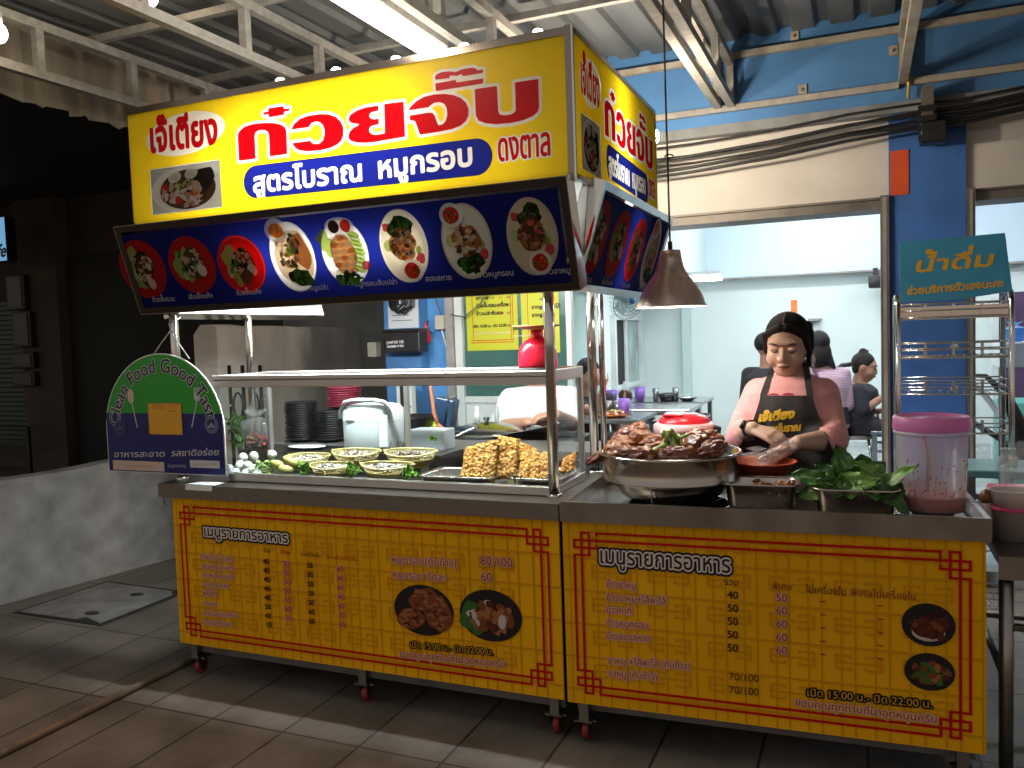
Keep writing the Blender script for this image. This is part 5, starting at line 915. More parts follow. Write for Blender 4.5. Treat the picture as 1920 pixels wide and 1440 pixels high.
# ================================================================ glass display case on the long cart
KX0, KX1, KY0, KY1, KZ0, KZ1 = -1.635, -.055, .10, .462, .857, 1.318
dc = thing('display_case', 'aluminium framed glass case of food on the long cart', 'display case', (-.85, .28, KZ0))
fr = .03
g = G(); b = lambda x0, x1, y0, y1, z0, z1, bv=.003: g.box(x0, x1, y0, y1, z0, z1, m_alu, bv)
b(KX0, KX1, KY0, KY0+.03, KZ0, KZ0+.034); b(KX0, KX0+.03, KY0+.0305, KY1, KZ0, KZ0+.034); b(KX1-.03, KX1, KY0+.0305, KY1, KZ0, KZ0+.034)
b(KX0, KX1, KY0-.006, KY0+.024, KZ1-.02, KZ1); b(KX0, KX1, KY0-.001, KY0+.02, KZ1-.052, KZ1-.0205)
b(KX0, KX0+.02, KY0+.0245, KY1, KZ1-.045, KZ1); b(KX1-.02, KX1, KY0+.0245, KY1, KZ1-.045, KZ1); b(KX0+.0205, KX1-.0205, KY1-.022, KY1, KZ1-.02, KZ1)
for x in (KX0, KX1-.028): b(x, x+.028, KY0, KY0+.024, KZ0+.0345, KZ1-.0525)
for x in (KX0+.001, KX1-.023): b(x, x+.022, KY1-.024, KY1-.001, KZ0+.0345, KZ1-.0455)
b(-.88, -.858, KY1-.022, KY1-.002, KZ0, KZ1-.0205); g.build('frame', dc)
mgl = glassmat('case_glass', (.93, .96, .95), .05)
g = G(); g.box(KX0+.029, KX1-.029, KY0+.008, KY0+.012, KZ0+.033, KZ1-.053, mgl); g.build('front_pane', dc)
for x in (KX0+.008, KX1-.012): g = G(); g.box(x, x+.004, KY0+.025, KY1-.025, KZ0+.035, KZ1-.046, mgl); g.build('side_pane', dc)
g = G(); g.box(KX0+.021, KX1-.021, KY0+.0245, KY1-.0225, KZ1-.016, KZ1-.010, glassmat('case_top_glass', (.88, .92, .92), .10)); g.build('top_pane', dc)
g = G(); g.box(KX0+.031, KX1-.031, KY0+.031, KY1-.002, KZ0+.001, KZ0+.006, m_steel); g.build('floor', dc)
FZ = KZ0+.007
def pz(px, py, z=FZ): return atZ(px, py, z)
# eggs
m_egg = mat('boiled_egg', (.80, .78, .72), .28, var=.04, vs=20, sss=.1)
eggs = [(441, 888, 0, 'boiled egg lowest at the left end, against the frame of the case'), (462, 890, 0, 'boiled egg second from the left at the bottom of the egg pile'), (484, 890, 0, 'boiled egg at the right end of the bottom row of eggs'), (450, 872, 1, 'boiled egg at the left of the middle row of eggs'), (466, 874, 1, 'boiled egg at the right of the middle row beside the leaves'), (456, 859, 2, 'boiled egg at the back left of the egg pile'), (476, 856, 2, 'topmost boiled egg of the pile'), (430, 880, 1, 'boiled egg partly hidden by the hanging round topped sign'), (474, 880, .6, 'boiled egg wedged in the middle of the pile'), (510, 852, 2, 'boiled egg lying apart behind the yellow mango pieces')]
for i, (x, y, k, lab) in enumerate(eggs):
    dep = KY0+.05+(.028*k if k < 2 else .075); p = atY(x, y, dep); p.z = max(p.z, FZ+.02); g = G(); M = Matrix.Rotation(i*1.7, 3, 'Z') @ Matrix.Rotation(.9+i*.4, 3, 'Y'); g.ell(p, (.0205, .0205, .0255), m_egg, M=M, n=18, k=14); solo(g, 'boiled_egg', lab, 'egg', 'boiled eggs in the glass case')
# greens and fruit
m_lettuce = mat('lettuce', (.24, .52, .04), .4, var=.5, vs=18); m_lett2 = mat('lettuce_dark', (.07, .20, .02), .45, var=.4, vs=18)
def frill(c, r, n, seed, lab, cols=(m_lettuce, m_lett2), name='lettuce', cat='lettuce', grp='lettuce tufts in the glass case'):
    g = G(); R = random.Random(seed)
    for i in range(n):
        a = R.uniform(0, 6.28); e = R.uniform(.1, 1.2); d = V((math.cos(a)*math.cos(e), math.sin(a)*math.cos(e)*.8-.15, math.sin(e)*1.0)); leaf(g, V(c)+V((R.uniform(-.2, .2)*r, R.uniform(-.1, .2)*r, -.3*r)), d, r*R.uniform(.8, 1.3), r*R.uniform(.35, .55), R.uniform(-.6, .8), cols[i % len(cols)], seed+i, (R.uniform(-.5, .5), -.6, .5), wave=.5)
    return solo(g, name, lab, cat, grp)
for i, (x, y, r, dp, lab) in enumerate(((570, 880, .044, .05, 'bright green lettuce tuft in front of the left basket'), (662, 884, .042, .045, 'dark lettuce tuft between the two front baskets'), (768, 888, .042, .045, 'lettuce tuft at the right of the front baskets beside the tray'), (655, 874, .026, .07, 'small lettuce sprig above the dark tuft between the baskets'), (812, 822, .02, .30, 'sprig of green leaves behind the baskets'))): frill(atY(x, y, KY0+dp), r, 9 if i < 3 else 6, i*11+3, lab)
m_bitter = mat('sliced_cucumber', (.45, .58, .16), .4, var=.5, vs=25, col2=(.14, .28, .04)); g = G(); R = random.Random(5)
for i in range(46):
    p = atY(R.uniform(478, 512), R.uniform(866, 893), KY0+R.uniform(.04, .085)); g.ell(p, (.010, .010, .004), m_bitter, M=Matrix.Rotation(R.random()*3, 3, 'X') @ Matrix.Rotation(R.random()*3, 3, 'Y'), n=9, k=5, amp=.3, seed=i)
tag(solo(g, 'chopped_greens', 'pile of chopped pale green vegetable beside the eggs', 'vegetable'), kind='stuff')
m_yv = mat('yellow_gourd', (.80, .70, .24), .35, var=.3, vs=12, col2=(.62, .58, .16))
for i, (x, y, L, r, a, dp, lab) in enumerate(((520, 870, .030, .017, .2, .06, 'yellow gourd piece leaning on the chopped greens'), (536, 880, .034, .018, .9, .05, 'large yellow gourd piece in front, beside the lettuce'), (541, 862, .034, .017, -.3, .09, 'yellow gourd piece at the back of its pile'), (508, 894, .022, .013, .1, .035, 'smallest yellow gourd piece at the front edge'), (553, 868, .028, .015, .6, .08, 'yellow gourd piece touching the left basket'))):
    g = G(); g.ell(atY(x, y, KY0+dp), (L, r, r), m_yv, M=Matrix.Rotation(a, 3, 'Z') @ Matrix.Rotation(.3, 3, 'Y'), n=16, k=10, amp=.12, fr=2, seed=i); solo(g, 'gourd_piece', lab, 'vegetable', 'yellow gourd pieces in the glass case')
# woven plastic baskets
def basketmat():
    m = bpy.data.materials.new('basket_mesh'); m.use_nodes = True; nt = m.node_tree; N = nt.nodes.new; L = nt.links.new; b = nt.nodes['Principled BSDF']; b.inputs['Base Color'].default_value = (.72, .58, .24, 1); b.inputs['Roughness'].default_value = .35
    return m
m_bask = basketmat()
def basket(px, py, dep, rx, ry, h, lab, tilt=.12):
    c = atY(px, py, dep); g = G(); n = 44; K = 5; ring = lambda t, k: ((rx*(.72+.28*t)+k)*1, (ry*(.72+.28*t)+k), h*t)
    def pt(a, t, off=0): rx_, ry_, z = ring(t, off); wv = .06*h*math.cos(2*a) if t > .9 else 0; return V((c.x+rx_*math.cos(a), c.y+ry_*math.sin(a), c.z+z+wv+tilt*ry_*math.sin(a)))
    for j in range(n):     # lattice wall
        for s in (-1, 1):
            pts = [pt(2*math.pi*(j+s*1.4*t)/n, t) for t in (0, .5, 1)]; g.tube(pts, .0011, m_bask, 4)
    g.tube([pt(2*math.pi*j/n, 1) for j in range(n)], .0035, m_bask, 8, True); g.tube([pt(2*math.pi*j/n, 0) for j in range(n)], .0025, m_bask, 6, True); g.tube([pt(2*math.pi*j/n, .5) for j in range(n)], .0014, m_bask, 5, True)
    g.add([pt(2*math.pi*j/n, .02) for j in range(n)], [tuple(range(n))], m_bask)
    g.add([pt(2*math.pi*j/n, t, -.001) for t in (0, .55) for j in range(n)], [(j, (j+1) % n, n+(j+1) % n, n+j) for j in range(n)], m_bask, None, True)
    for a in (0, math.pi): q = pt(a, 1); g.tube([q+V((0, -.015, 0)), q+V((math.copysign(.012, math.cos(a)), 0, .003)), q+V((0, .015, 0))], .003, m_bask, 6)
    solo(g, 'basket', lab, 'basket', 'cream mesh baskets in the glass case'); return c
m_off = mat('sliced_offal', (.56, .46, .37), .5, var=.5, vs=30, col2=(.32, .24, .18)); m_off2 = mat('dark_offal', (.25, .18, .14), .5, var=.4, vs=25); m_noo = mat('white_noodles', (.78, .74, .68), .4, var=.1, vs=30)
def filling(c, rx, ry, z, cols, seed, lab, name, cat, n=60, s=(.008, .016)):
    g = G(); R = random.Random(seed)
    for i in range(n):
        t, r = R.random()*6.28, math.sqrt(R.random()); M = Matrix.Rotation(R.random()*3, 3, 'Z') @ Matrix.Rotation(R.uniform(-.9, .9), 3, 'X') @ Matrix.Rotation(R.uniform(-.7, .7), 3, 'Y'); a = R.uniform(*s)
        g.ell((c.x+rx*r*math.cos(t), c.y+ry*r*math.sin(t), c.z+z+.02*(1-r)*R.random()+.1*ry*r*math.sin(t)), (a, a*.55, a*.28), cols[i % len(cols)], M=M, n=8, k=5, amp=.4, fr=2, seed=i)
    solo(g, name, lab, cat)
bs = [(580, 876, KY0+.275, .105, .070, .050, (m_noo, m_off), 'cream mesh basket at the back left with pale noodles', 'pale noodles heaped in the back left basket', 'noodles'),
 (669, 868, KY0+.275, .118, .070, .050, (m_off, m_off2), 'cream mesh basket at the back centre with grey offal', 'grey sliced offal in the back centre basket', 'offal'),
 (771, 871, KY0+.27, .122, .070, .055, (m_off2, m_off2, m_off), 'cream mesh basket at the back right with dark livers', 'dark cooked liver pieces in the back right basket', 'liver'),
 (622, 893, KY0+.11, .100, .060, .048, (m_off, m_off, m_noo), 'cream mesh basket at the front left with shredded meat', 'shredded pale meat in the front left basket', 'meat'),
 (727, 895, KY0+.11, .120, .060, .052, (m_off2, m_noo, m_off), 'cream mesh basket at the front right with white noodles and liver', 'mixed dark and pale meat in the front right basket', 'meat')]
for i, (x, y, dp, rx, ry, h, cols, lb, lf, ct) in enumerate(bs):
    c = atY(x, y, dp); c = basket(x, y, dp, rx, ry, h, lb); filling(c, rx*.78, ry*.74, h*.72, cols, i+2, lf, ct.replace(' ', '_')+'_portion', ct, 110, (.009, .018))
    for e in (0,): 
        g = G(); z0 = c.z; g.box(c.x-rx*.55, c.x+rx*.55, c.y-ry*.5, c.y+ry*.5, FZ, max(FZ+.002, z0-ry*.12-.003), m_steel)
        if z0-FZ > .02: solo(g, 'riser', ['steel riser under the back left basket', 'steel riser under the back centre basket', 'steel riser under the back right basket', 'steel riser under the front left basket', 'steel riser under the front right basket'][i], 'riser')
g = G(); c = atY(722, 876, KY0+.10); R = random.Random(8)
for i in range(26): a = R.uniform(0, 6.28); q = c+V((R.uniform(-.02, .02), R.uniform(-.014, .014), R.uniform(.0, .010))); g.tube([q, q+V((.012*math.cos(a), .012*math.sin(a), .005)), q+V((.022*math.cos(a+.6), .018*math.sin(a+.6), -.002))], .0022, m_noo, 5)
solo(g, 'noodle_nest', 'small nest of bright white noodles in the front right basket', 'noodles')
# trays with crackling pork
p = atZ(845, 905, FZ); solo(tray((-.485, KY0+.135, FZ+.001), .31, .20, .046, m_tray, .03), 'steel_tray', 'steel tray holding the crispy pork slabs in the glass case', 'tray', 'steel trays in the glass case')
solo(tray((-.155, KY0+.16, FZ+.001), .19, .24, .05, m_tray, 0), 'steel_tray', 'steel tray at the right end of the glass case with tongs', 'tray', 'steel trays in the glass case')
filling(V((-.53, KY0+.115, FZ+.006)), .055, .045, .006, (m_off, m_leg2, m_noo), 31, 'scattered crumbs of pork at the left of the crispy pork tray', 'pork_scraps', 'meat', 70, (.006, .012))
def crackmat():
    m = bpy.data.materials.new('pork_crackling'); m.use_nodes = True; nt = m.node_tree; N = nt.nodes.new; L = nt.links.new; b = nt.nodes['Principled BSDF']; tc = N('ShaderNodeTexCoord')
    v = N('ShaderNodeTexVoronoi'); v.inputs['Scale'].default_value = 85; L(tc.outputs['Object'], v.inputs[0]); n = N('ShaderNodeTexNoise'); n.inputs['Scale'].default_value = 26; n.inputs['Detail'].default_value = 6; L(tc.outputs['Object'], n.inputs[0])
    r = N('ShaderNodeValToRGB'); r.color_ramp.elements[0].position = .25; r.color_ramp.elements[0].color = (.50, .185, .032, 1); r.color_ramp.elements[1].position = .75; r.color_ramp.elements[1].color = (.90, .54, .16, 1); e = r.color_ramp.elements.new(.5); e.color = (.76, .34, .06, 1)
    ad = N('ShaderNodeMath'); ad.operation = 'MULTIPLY_ADD'; ad.inputs[1].default_value = -.32; ad.inputs[2].default_value = .16; L(v.outputs['Distance'], ad.inputs[0]); a2 = N('ShaderNodeMath'); a2.operation = 'ADD'; L(n.outputs[0], a2.inputs[0]); L(ad.outputs[0], a2.inputs[1]); L(a2.outputs[0], r.inputs[0]); L(r.outputs[0], b.inputs['Base Color'])
    b.inputs['Roughness'].default_value = .38; bp = N('ShaderNodeBump'); bp.inputs['Strength'].default_value = 1; bp.inputs['Distance'].default_value = .010; iv = N('ShaderNodeMath'); iv.operation = 'SUBTRACT'; L(n.outputs[0], iv.inputs[0]); L(v.outputs['Distance'], iv.inputs[1]); L(iv.outputs[0], bp.inputs['Height']); L(bp.outputs[0], b.inputs['Normal']); return m
m_crk = crackmat(); m_flesh = mat('pork_flesh', (.42, .17, .07), .5, var=.4, vs=20)
def crackling(quad, dep, th, lab, seed, nv=5):
    """scored slab: quad = corners TL TR BR BL in picture, dep = depths of its top and bottom edge"""
    TL, TR, BR_, BL = [atY(x, y, d) for (x, y), d in zip(quad, (dep[0], dep[0], dep[1], dep[1]))]; g = G(); n, k = 64, 48; nrm = (TR-TL).cross(BL-TL).normalized(); nrm = nrm if nrm.y < 0 else -nrm; P = []; B = []
    for i in range(k+1):
        r1 = []; r2 = []
        for j in range(n+1):
            s, t = j/n, i/k; ed = (min(s, 1-s, .10)/.10)**.5*(min(t, 1-t, .10)/.10)**.5; c = TL.lerp(TR, s).lerp(BL.lerp(BR_, s), t)
            c += (c-(TL+TR+BR_+BL)/4)*(.05*mnoise.noise(V((s*3, t*3, seed)))); q = s*nv+.25*mnoise.noise(V((t*3, seed, 0))); gr = math.exp(-((q-round(q))/.06)**2) if .06 < s < .94 else 0
            w = t*3+.3*mnoise.noise(V((s*4, seed, 3))); g2 = math.exp(-((w-round(w))/.06)**2)*.35 if .1 < t < .9 else 0
            z = th*ed*(.55+.25*math.sin(math.pi*t))+.0042*mnoise.noise(c*85)+.0055*mnoise.noise(c*34)-.0065*max(gr, g2)
            r1.append(c+nrm*z); r2.append(c-nrm*th*.4*ed)
        P.append(r1); B.append(r2)
    g.grid(P, m_crk); g.grid(B, m_flesh); return solo(g, 'crispy_pork_slab', lab, 'pork', 'crispy pork slabs in the glass case')
crackling(((873, 838), (936, 822), (927, 904), (862, 904)), (KY0+.13, KY0+.055), .020, 'large scored crispy pork slab leaning at the left of the pile', 1, 3)
crackling(((934, 816), (976, 822), (970, 897), (926, 900)), (KY0+.17, KY0+.085), .022, 'tallest crispy pork slab in the middle of the pile', 2, 2)
crackling(((976, 850), (1036, 846), (1034, 905), (972, 905)), (KY0+.13, KY0+.05), .022, 'crispy pork slab at the right of the pile behind the case frame', 3, 3)
crackling(((972, 828), (1008, 842), (1012, 868), (968, 862)), (KY0+.24, KY0+.18), .02, 'dark crispy pork slab at the back of the pile', 4, 3)
crackling(((1056, 862), (1080, 848), (1078, 880), (1052, 890)), (KY0+.20, KY0+.14), .018, 'small brown pork piece in the tray at the right end', 6, 2)
g = G(); a, b_ = atY(1051, 891, KY0+.16), atY(1087, 852, KY0+.24); g.bar(a, b_, .012, .003, m_chrome); g.bar(a+V((.004, .012, 0)), b_+V((0, .004, .002)), .012, .003, m_chrome); solo(g, 'tongs', 'steel tongs resting in the tray at the right end of the glass case', 'tongs')
# ---------------------------------------------------------------- rice cooker, bags and dishes on the worktop behind the case
g = G(); g.box(-1.84, -.02, .68, 1.02, .895, .935, m_under); g.box(-1.84, -.72, .47, .679, .86, .935, m_steel); [g.box(x, x+.03, y, y+.03, 0, .895, m_under) for x in (-1.83, -.06) for y in (.70, .97)]; solo(g, 'back_table', 'dark steel table pushed behind the long cart carrying the rice cooker', 'table')
BTZ = .936
rc = atY(698, 826, .60); t = thing('rice_cooker', 'white electric rice cooker with carrying handle behind the baskets', 'rice cooker', (rc.x, .62, BTZ)); m_rc = mat('cooker_white', (.74, .80, .82), .25); kx = (atY(748, 790, .60).x-atY(647, 790, .60).x)/2*.92; zt = atY(698, 757, .60).z; z1 = atY(698, 787, .60).z; o = (rc.x, .62, BTZ)
ov = lambda a, p=.62: (math.copysign(abs(math.cos(a))**p, math.cos(a)), math.copysign(abs(math.sin(a))**p, math.sin(a)))
def squircle(g, prof, m, o, ky=.85, n=40, pw=.62):
    vs = [(o[0]+r*ov(2*math.pi*j/n, pw)[0], o[1]+r*ky*ov(2*math.pi*j/n, pw)[1], z) for r, z in prof for j in range(n)]; g.add(vs, [(i*n+j, i*n+(j+1) % n, (i+1)*n+(j+1) % n, (i+1)*n+j) for i in range(len(prof)-1) for j in range(n)], m, None, True); g.add(vs[-n:], [tuple(range(n))], m)
g = G(); squircle(g, [(kx*.9, BTZ+.004), (kx*.97, BTZ+.02), (kx*.98, z1-.004)], m_rc, o); g.build('body', t)
g = G(); squircle(g, [(kx*.985, z1-.003), (kx*.985, z1+.03), (kx*.96, zt-.025), (kx*.85, zt-.008), (kx*.6, zt)], m_rc, o); g.build('lid', t)
g = G(); hy = o[1]-kx*.55; g.tube([(o[0]-kx*.99, hy, z1+.01), (o[0]-kx*.98, hy, zt-.03), (o[0]-kx*.78, hy, zt+.012), (o[0]-kx*.4, hy, zt+.021), (o[0]+kx*.4, hy, zt+.021), (o[0]+kx*.80, hy, zt+.012), (o[0]+kx*1.0, hy, zt-.03), (o[0]+kx*1.02, hy, z1+.01)], .0105, m_rc, 10); g.build('handle', t)
g = G(); g.box(o[0]-kx*.62, o[0]-kx*.22, o[1]-kx*.86, o[1]-kx*.825, z1+.004, z1+.022, m_white, .004); g.build('latch', t)
g = G(); g.box(o[0]+kx*.7, o[0]+kx*1.03, o[1]-kx*.84, o[1]-kx*.70, BTZ+.02, z1+.03, m_white, .006); g.build('hinge_cover', t)
pb = atY(478, 838, .56)
g = bag((pb.x, .58, BTZ), .085, .185, m_film, 5, squash=.8); solo(g, 'tied_bag', 'knotted clear plastic bag of red and brown food at the left of the case', 'bag')
g = G(); R = random.Random(2); m_rs = mat('red_food', (.42, .05, .05), .4, var=.4, vs=20); m_bs = mat('brown_food', (.45, .22, .12), .5, var=.4, vs=20)
for i in range(40): a, r = R.uniform(0, 6.28), .055*math.sqrt(R.random()); g.ell((pb.x+r*math.cos(a), .58+r*.8*math.sin(a), BTZ+R.uniform(.012, .06)), (.014, .012, .01), m_rs if r*math.cos(a) > 0 else m_bs, n=8, k=6, amp=.3, seed=i)
solo(g, 'bagged_food', 'red and brown food pieces inside the knotted plastic bag', 'food')
m_plate = mat('black_melamine', (.014, .014, .016), .3); m_plr = mat('dark_red_melamine', (.22, .02, .045), .3)
def plates(px, py, dep, n, m, lab, lz, r=.088):
    c = atY(px, py, dep)
    for i in range(n):
        g = G(); rr = random.uniform(-.003, .003); g.lathe([(0, 0), (.05, 0), (.055, .004), (r-.004, .018), (r, .020), (r-.004, .022), (.052, .009), (0, .009)], m, 26, (c.x+rr, dep+.03+rr, lz+i*.0115)); solo(g, 'plate', lab, 'plate', 'black plates stacked behind the case' if m is m_plate else 'dark red plates stacked behind the case')
plates(561, 820, .78, 17, m_plate, 'black plate in the stacks of plates between the tied bag and the rice cooker', BTZ); plates(618, 830, .80, 13, m_plate, 'black plate in the stacks of plates between the tied bag and the rice cooker', BTZ); plates(640, 760, .84, 9, m_plr, 'dark red plate in the stack left of the rice cooker', BTZ+.165)
g = G(); c = atY(640, 800, .84); g.box(c.x-.10, c.x+.10, .79, .97, BTZ+.14, BTZ+.163, m_plate); g.box(c.x-.09, c.x+.09, .90, .96, BTZ, BTZ+.139, m_plate); solo(g, 'plate_stand', 'black shelf block holding the dark red plates', 'stand')
g = G(); c = atY(570, 832, .53); g.lathe([(0, 0), (.07, .002), (.10, .012), (.102, .014), (.098, .014), (.07, .005), (0, .004)], m_white, 32, (c.x, .55, BTZ), sy=.6); solo(g, 'white_dish', 'white oval dish behind the baskets left of the rice cooker', 'dish')
g = G(); R = random.Random(5)
for i in range(7): x = -1.05+.016*i; g.bar((x, .52, BTZ+.004), (x+.015, .53, BTZ+.05), .006, .003, m_chrome)
g.box(-1.07, -.92, .49, .56, BTZ, BTZ+.006, m_black); solo(g, 'spoon_holder', 'row of steel spoon handles lying left of the rice cooker', 'cutlery')
g = G(); p, q = atY(768, 805, .62), atY(836, 842, .62); g.box(p.x, q.x, .60, .72, BTZ, p.z, hazy('milky_box', (.72, .76, .78), .25), .006); solo(g, 'plastic_box', 'milky plastic box right of the rice cooker', 'box')
# red jug on top of the case
jr = atY(1002, 690, .36); m_jug = mat('red_jug', (.70, .012, .035), .22); o = (jr.x+.012, .37, KZ1+.001); kz = (atY(1000, 612, .37).z-KZ1)
t = thing('red_jug', 'bright red bell shaped jug with wide orange dish on top of the glass case', 'jug', o)
g = G(); w = (atY(1000, 650, .37).x-atY(967, 650, .37).x); g.lathe([(0, 0), (w*1.02, 0), (w*1.04, .01), (w*1.0, kz*.38), (w*.86, kz*.55), (w*.62, kz*.66), (w*.36, kz*.71), (w*.33, kz*.80), (w*.34, kz*.90), (0, kz*.90)], m_jug, 40, o); g.build('body', t)
g = G(); g.lathe([(w*.2, kz*.90), (w*.75, kz*.93), (w*1.25, kz*1.0), (w*1.26, kz*1.02), (w*.7, kz*.96), (0, kz*.95)], mat('pale_orange_plastic', (.85, .42, .16), .35), 36, o); g.build('dish', t)
# ================================================================ round-topped hygiene sign
HS = thing('hanging_sign', 'round topped green and navy food hygiene sign hanging on the front left post', 'sign', (-1.86, .06, .9))
ys = .062; tl, br_ = atY(205, 888, ys), atY(425, 888, ys); x0, x1, zb = tl.x, br_.x, (tl.z+br_.z)/2; Wd = x1-x0; zt = atY(314, 662, ys).z; r = Wd/2; cx = (x0+x1)/2; zc = zt-r*.98; zm = (atY(205, 775, ys).z+atY(425, 775, ys).z)/2
arch = [(x0, zb), (x1, zb), (x1, zc)]+[(cx+r*math.cos(t), zc+r*.98*math.sin(t)) for t in np.linspace(0, math.pi, 40)[1:-1]]+[(x0, zc)]
Mx = Matrix(((1, 0, 0, 0), (0, 0, 1, 0), (0, 1, 0, 0), (0, 0, 0, 1)))
g = G(); g.prism(arch, ys, ys+.006, mat('sign_board_white', (.72, .72, .70), .4), Mx); bd = g.build('board', HS)
I = lambda n, c, r=.35: mat('hygiene_'+n, c, r)
hg, hn, hw, hp, hk = I('green', (.015, .30, .022)), I('navy', (.006, .010, .12)), I('white', (.55, .52, .52)), I('pale', (.62, .46, .40)), I('blueblack', (.006, .008, .03))
pr = Print((g := G()), (cx, ys, zb), (1, 0, 0), (0, 0, 1), (0, -1, 0), .0012); k = .985
pr.poly([(a*k, b) for a, b in [(-r, zm-zb), (r, zm-zb), (r, zc-zb)]+[(r*math.cos(t), zc-zb+r*.98*math.sin(t)*k) for t in np.linspace(0, math.pi, 40)[1:-1]]+[(-r, zc-zb)]], hg); pr.rect(-r*k, r*k, .004, zm-zb-.0002, hn); g.build('coloured_field', bd)
g = G(); pr = Print(g, (cx, ys, zb), (1, 0, 0), (0, 0, 1), (0, -1, 0), .0022); txt = 'Clean Food Good Taste'; sz = r*.252
adv = [max(.2, glyph(c)[1]) for c in txt]; tot = sum(adv)*sz; rad = r*.755; span = tot/(rad*1.0); ang = math.pi/2+min(span/2, 1.52); da = 2*min(span/2, 1.52)/tot
for gr, mm in ((.0042, hw), (.0006, hk)):
    a_ = ang
    for c, w in zip(txt, adv):
        mid = a_-w*sz*da/2
        if c != ' ': pr.text(c, (rad*math.cos(mid), zc-zb+rad*math.sin(mid)*.98), sz, mm, grow=gr, al='c', res=30, rot=mid-math.pi/2)
        a_ -= w*sz*da
H_ = lambda px, py: pr.uv(px, py)
fit(pr, 'อาหารสะอาด', (214, 857), (311, 856), hw, .022, grow=.0004, skew=.18, res=30); fit(pr, 'รสชาติอร่อย', (322, 855), (412, 853), hw, .022, grow=.0004, skew=.18, res=30)
a, b = H_(214, 880), H_(309, 866); pr.rect(a[0], b[0], a[1], b[1], hp); fit(pr, 'เจ๊เตียงก๋วยจั๊บสูตรโบราณ', (238, 876), (286, 876), I('rust', (.35, .10, .05)), None); fit(pr, 'ร้านอาหาร ครู', (316, 876), (350, 876), hw, None)
a, b = H_(358, 876), H_(413, 864); pr.rect(a[0], b[0], a[1], b[1], hw); fit(pr, 'วันที่ 31 ธันวาคม 2561', (364, 873), (408, 872), I('rust2', (.30, .08, .06)), None); g.build('lettering', bd)
np_ = lambda off: Print((G()), (cx, ys, zb), (1, 0, 0), (0, 0, 1), (0, -1, 0), off)
pr = np_(.003); c = pr.uv(246, 743); pr.el(c, .020, .033, hp); pr.line(c, pr.uv(258, 800), .006, hp); pr.g.build('spoon_emblem', bd)
pr = np_(.003); c = pr.uv(370, 742); pr.el((c[0], c[1]-.005), .0175, .018, hw)
for dx in (-.0135, -.0045, .0045, .0135): pr.line((c[0]+dx, c[1]), (c[0]+dx*1.15+.003, c[1]+.034), .0055, hw)
pr.line((c[0], c[1]-.02), pr.uv(361, 799), .006, hw); pr.g.build('fork_emblem', bd)
for (sx, sy), w1, w2 in (((227, 802), I('grey', (.10, .10, .16)), hn), ((398, 797), I('pgrey', (.34, .34, .44)), hn)):
    pr = np_(.0038); c = pr.uv(sx, sy); q = .0365; pr.el(c, q, q, w1); pr.el(c, q*.94, q*.94, w2); pr.el(c, q*.66, q*.66, w1); pr.el(c, q*.60, q*.60, w2)
    for j in range(26): t = 2*math.pi*j/26; pr.el((c[0]+q*.8*math.cos(t), c[1]+q*.8*math.sin(t)), q*.05, q*.09, w1, t-math.pi/2, 8)
    for j in range(5): pr.el((c[0]+q*.2*(j-2), c[1]-q*.2+q*.12*(2-abs(j-2))), q*.09, q*(.18+.1*(2-abs(j-2))), w1, 0, 10)
    pr.g.build('round_emblem', bd)
g = G(); pr = Print(g, (cx, ys, zb), (1, 0, 0), (0, 0, 1), (0, -1, 0), .0052); a, b = H_(282, 814), H_(341, 756); pr.rect(a[0], b[0], a[1], b[1], I('card', (.62, .27, .02))); pr.rect(a[0]+.006, b[0]-.006, a[1]+.006, b[1]-.006, I('card2', (.72, .36, .02)))
fit(pr, 'เจ๊เตียง', (287, 767), (312, 766), I('cred', (.5, .03, .02)), None); fit(pr, 'ก๋วยจั๊บสูตรโบราณ', (315, 763), (337, 762), I('cred2', (.5, .06, .02)), None); fit(pr, 'หมูกรอบ', (317, 772), (330, 772), hk, None); g.build('yellow_card', bd)
m_str = mat('white_string', (.62, .60, .55), .8); g = G(); pt = V((-1.835, .075, atY(314, 620, .08).z)); kn = V((-1.835, .078, pt.z-.0))
for px, py in ((283, 668), (355, 668)): e = atY(px, py, ys+.003); g.tube([kn, kn.lerp(e, .5)+V((0, -.003, -.004)), e+V((0, 0, -.01))], .0022, m_str, 6); 
g.tube([kn+V((.024*math.cos(a), .025+.024*math.sin(a), .02*math.sin(a*.5)+.05)) for a in np.linspace(-2, 4.5, 22)], .0026, m_str, 6); g.tube([kn, kn+V((-.004, -.004, .03)), kn+V((.006, .0, .06))], .0022, m_str, 6); g.build('cord', HS)
g = G(); a, b = atY(363, 884, .03), atY(414, 912, .03); g.box(a.x, b.x, -.012, .06, .857, .8585, m_white); g.add([(a.x, -.0215, .858), (b.x, -.0215, .858), (b.x, -.0225, .835), (a.x, -.0225, .835)], [(0, 1, 2, 3)], m_white); g.box(a.x+.005, b.x-.002, .080, .086, .859, .93, hazy('pale_sheet', (.7, .72, .76), .2)); solo(g, 'paper_sheet', 'pale sheet of paper below the hygiene sign on the cart corner', 'paper')
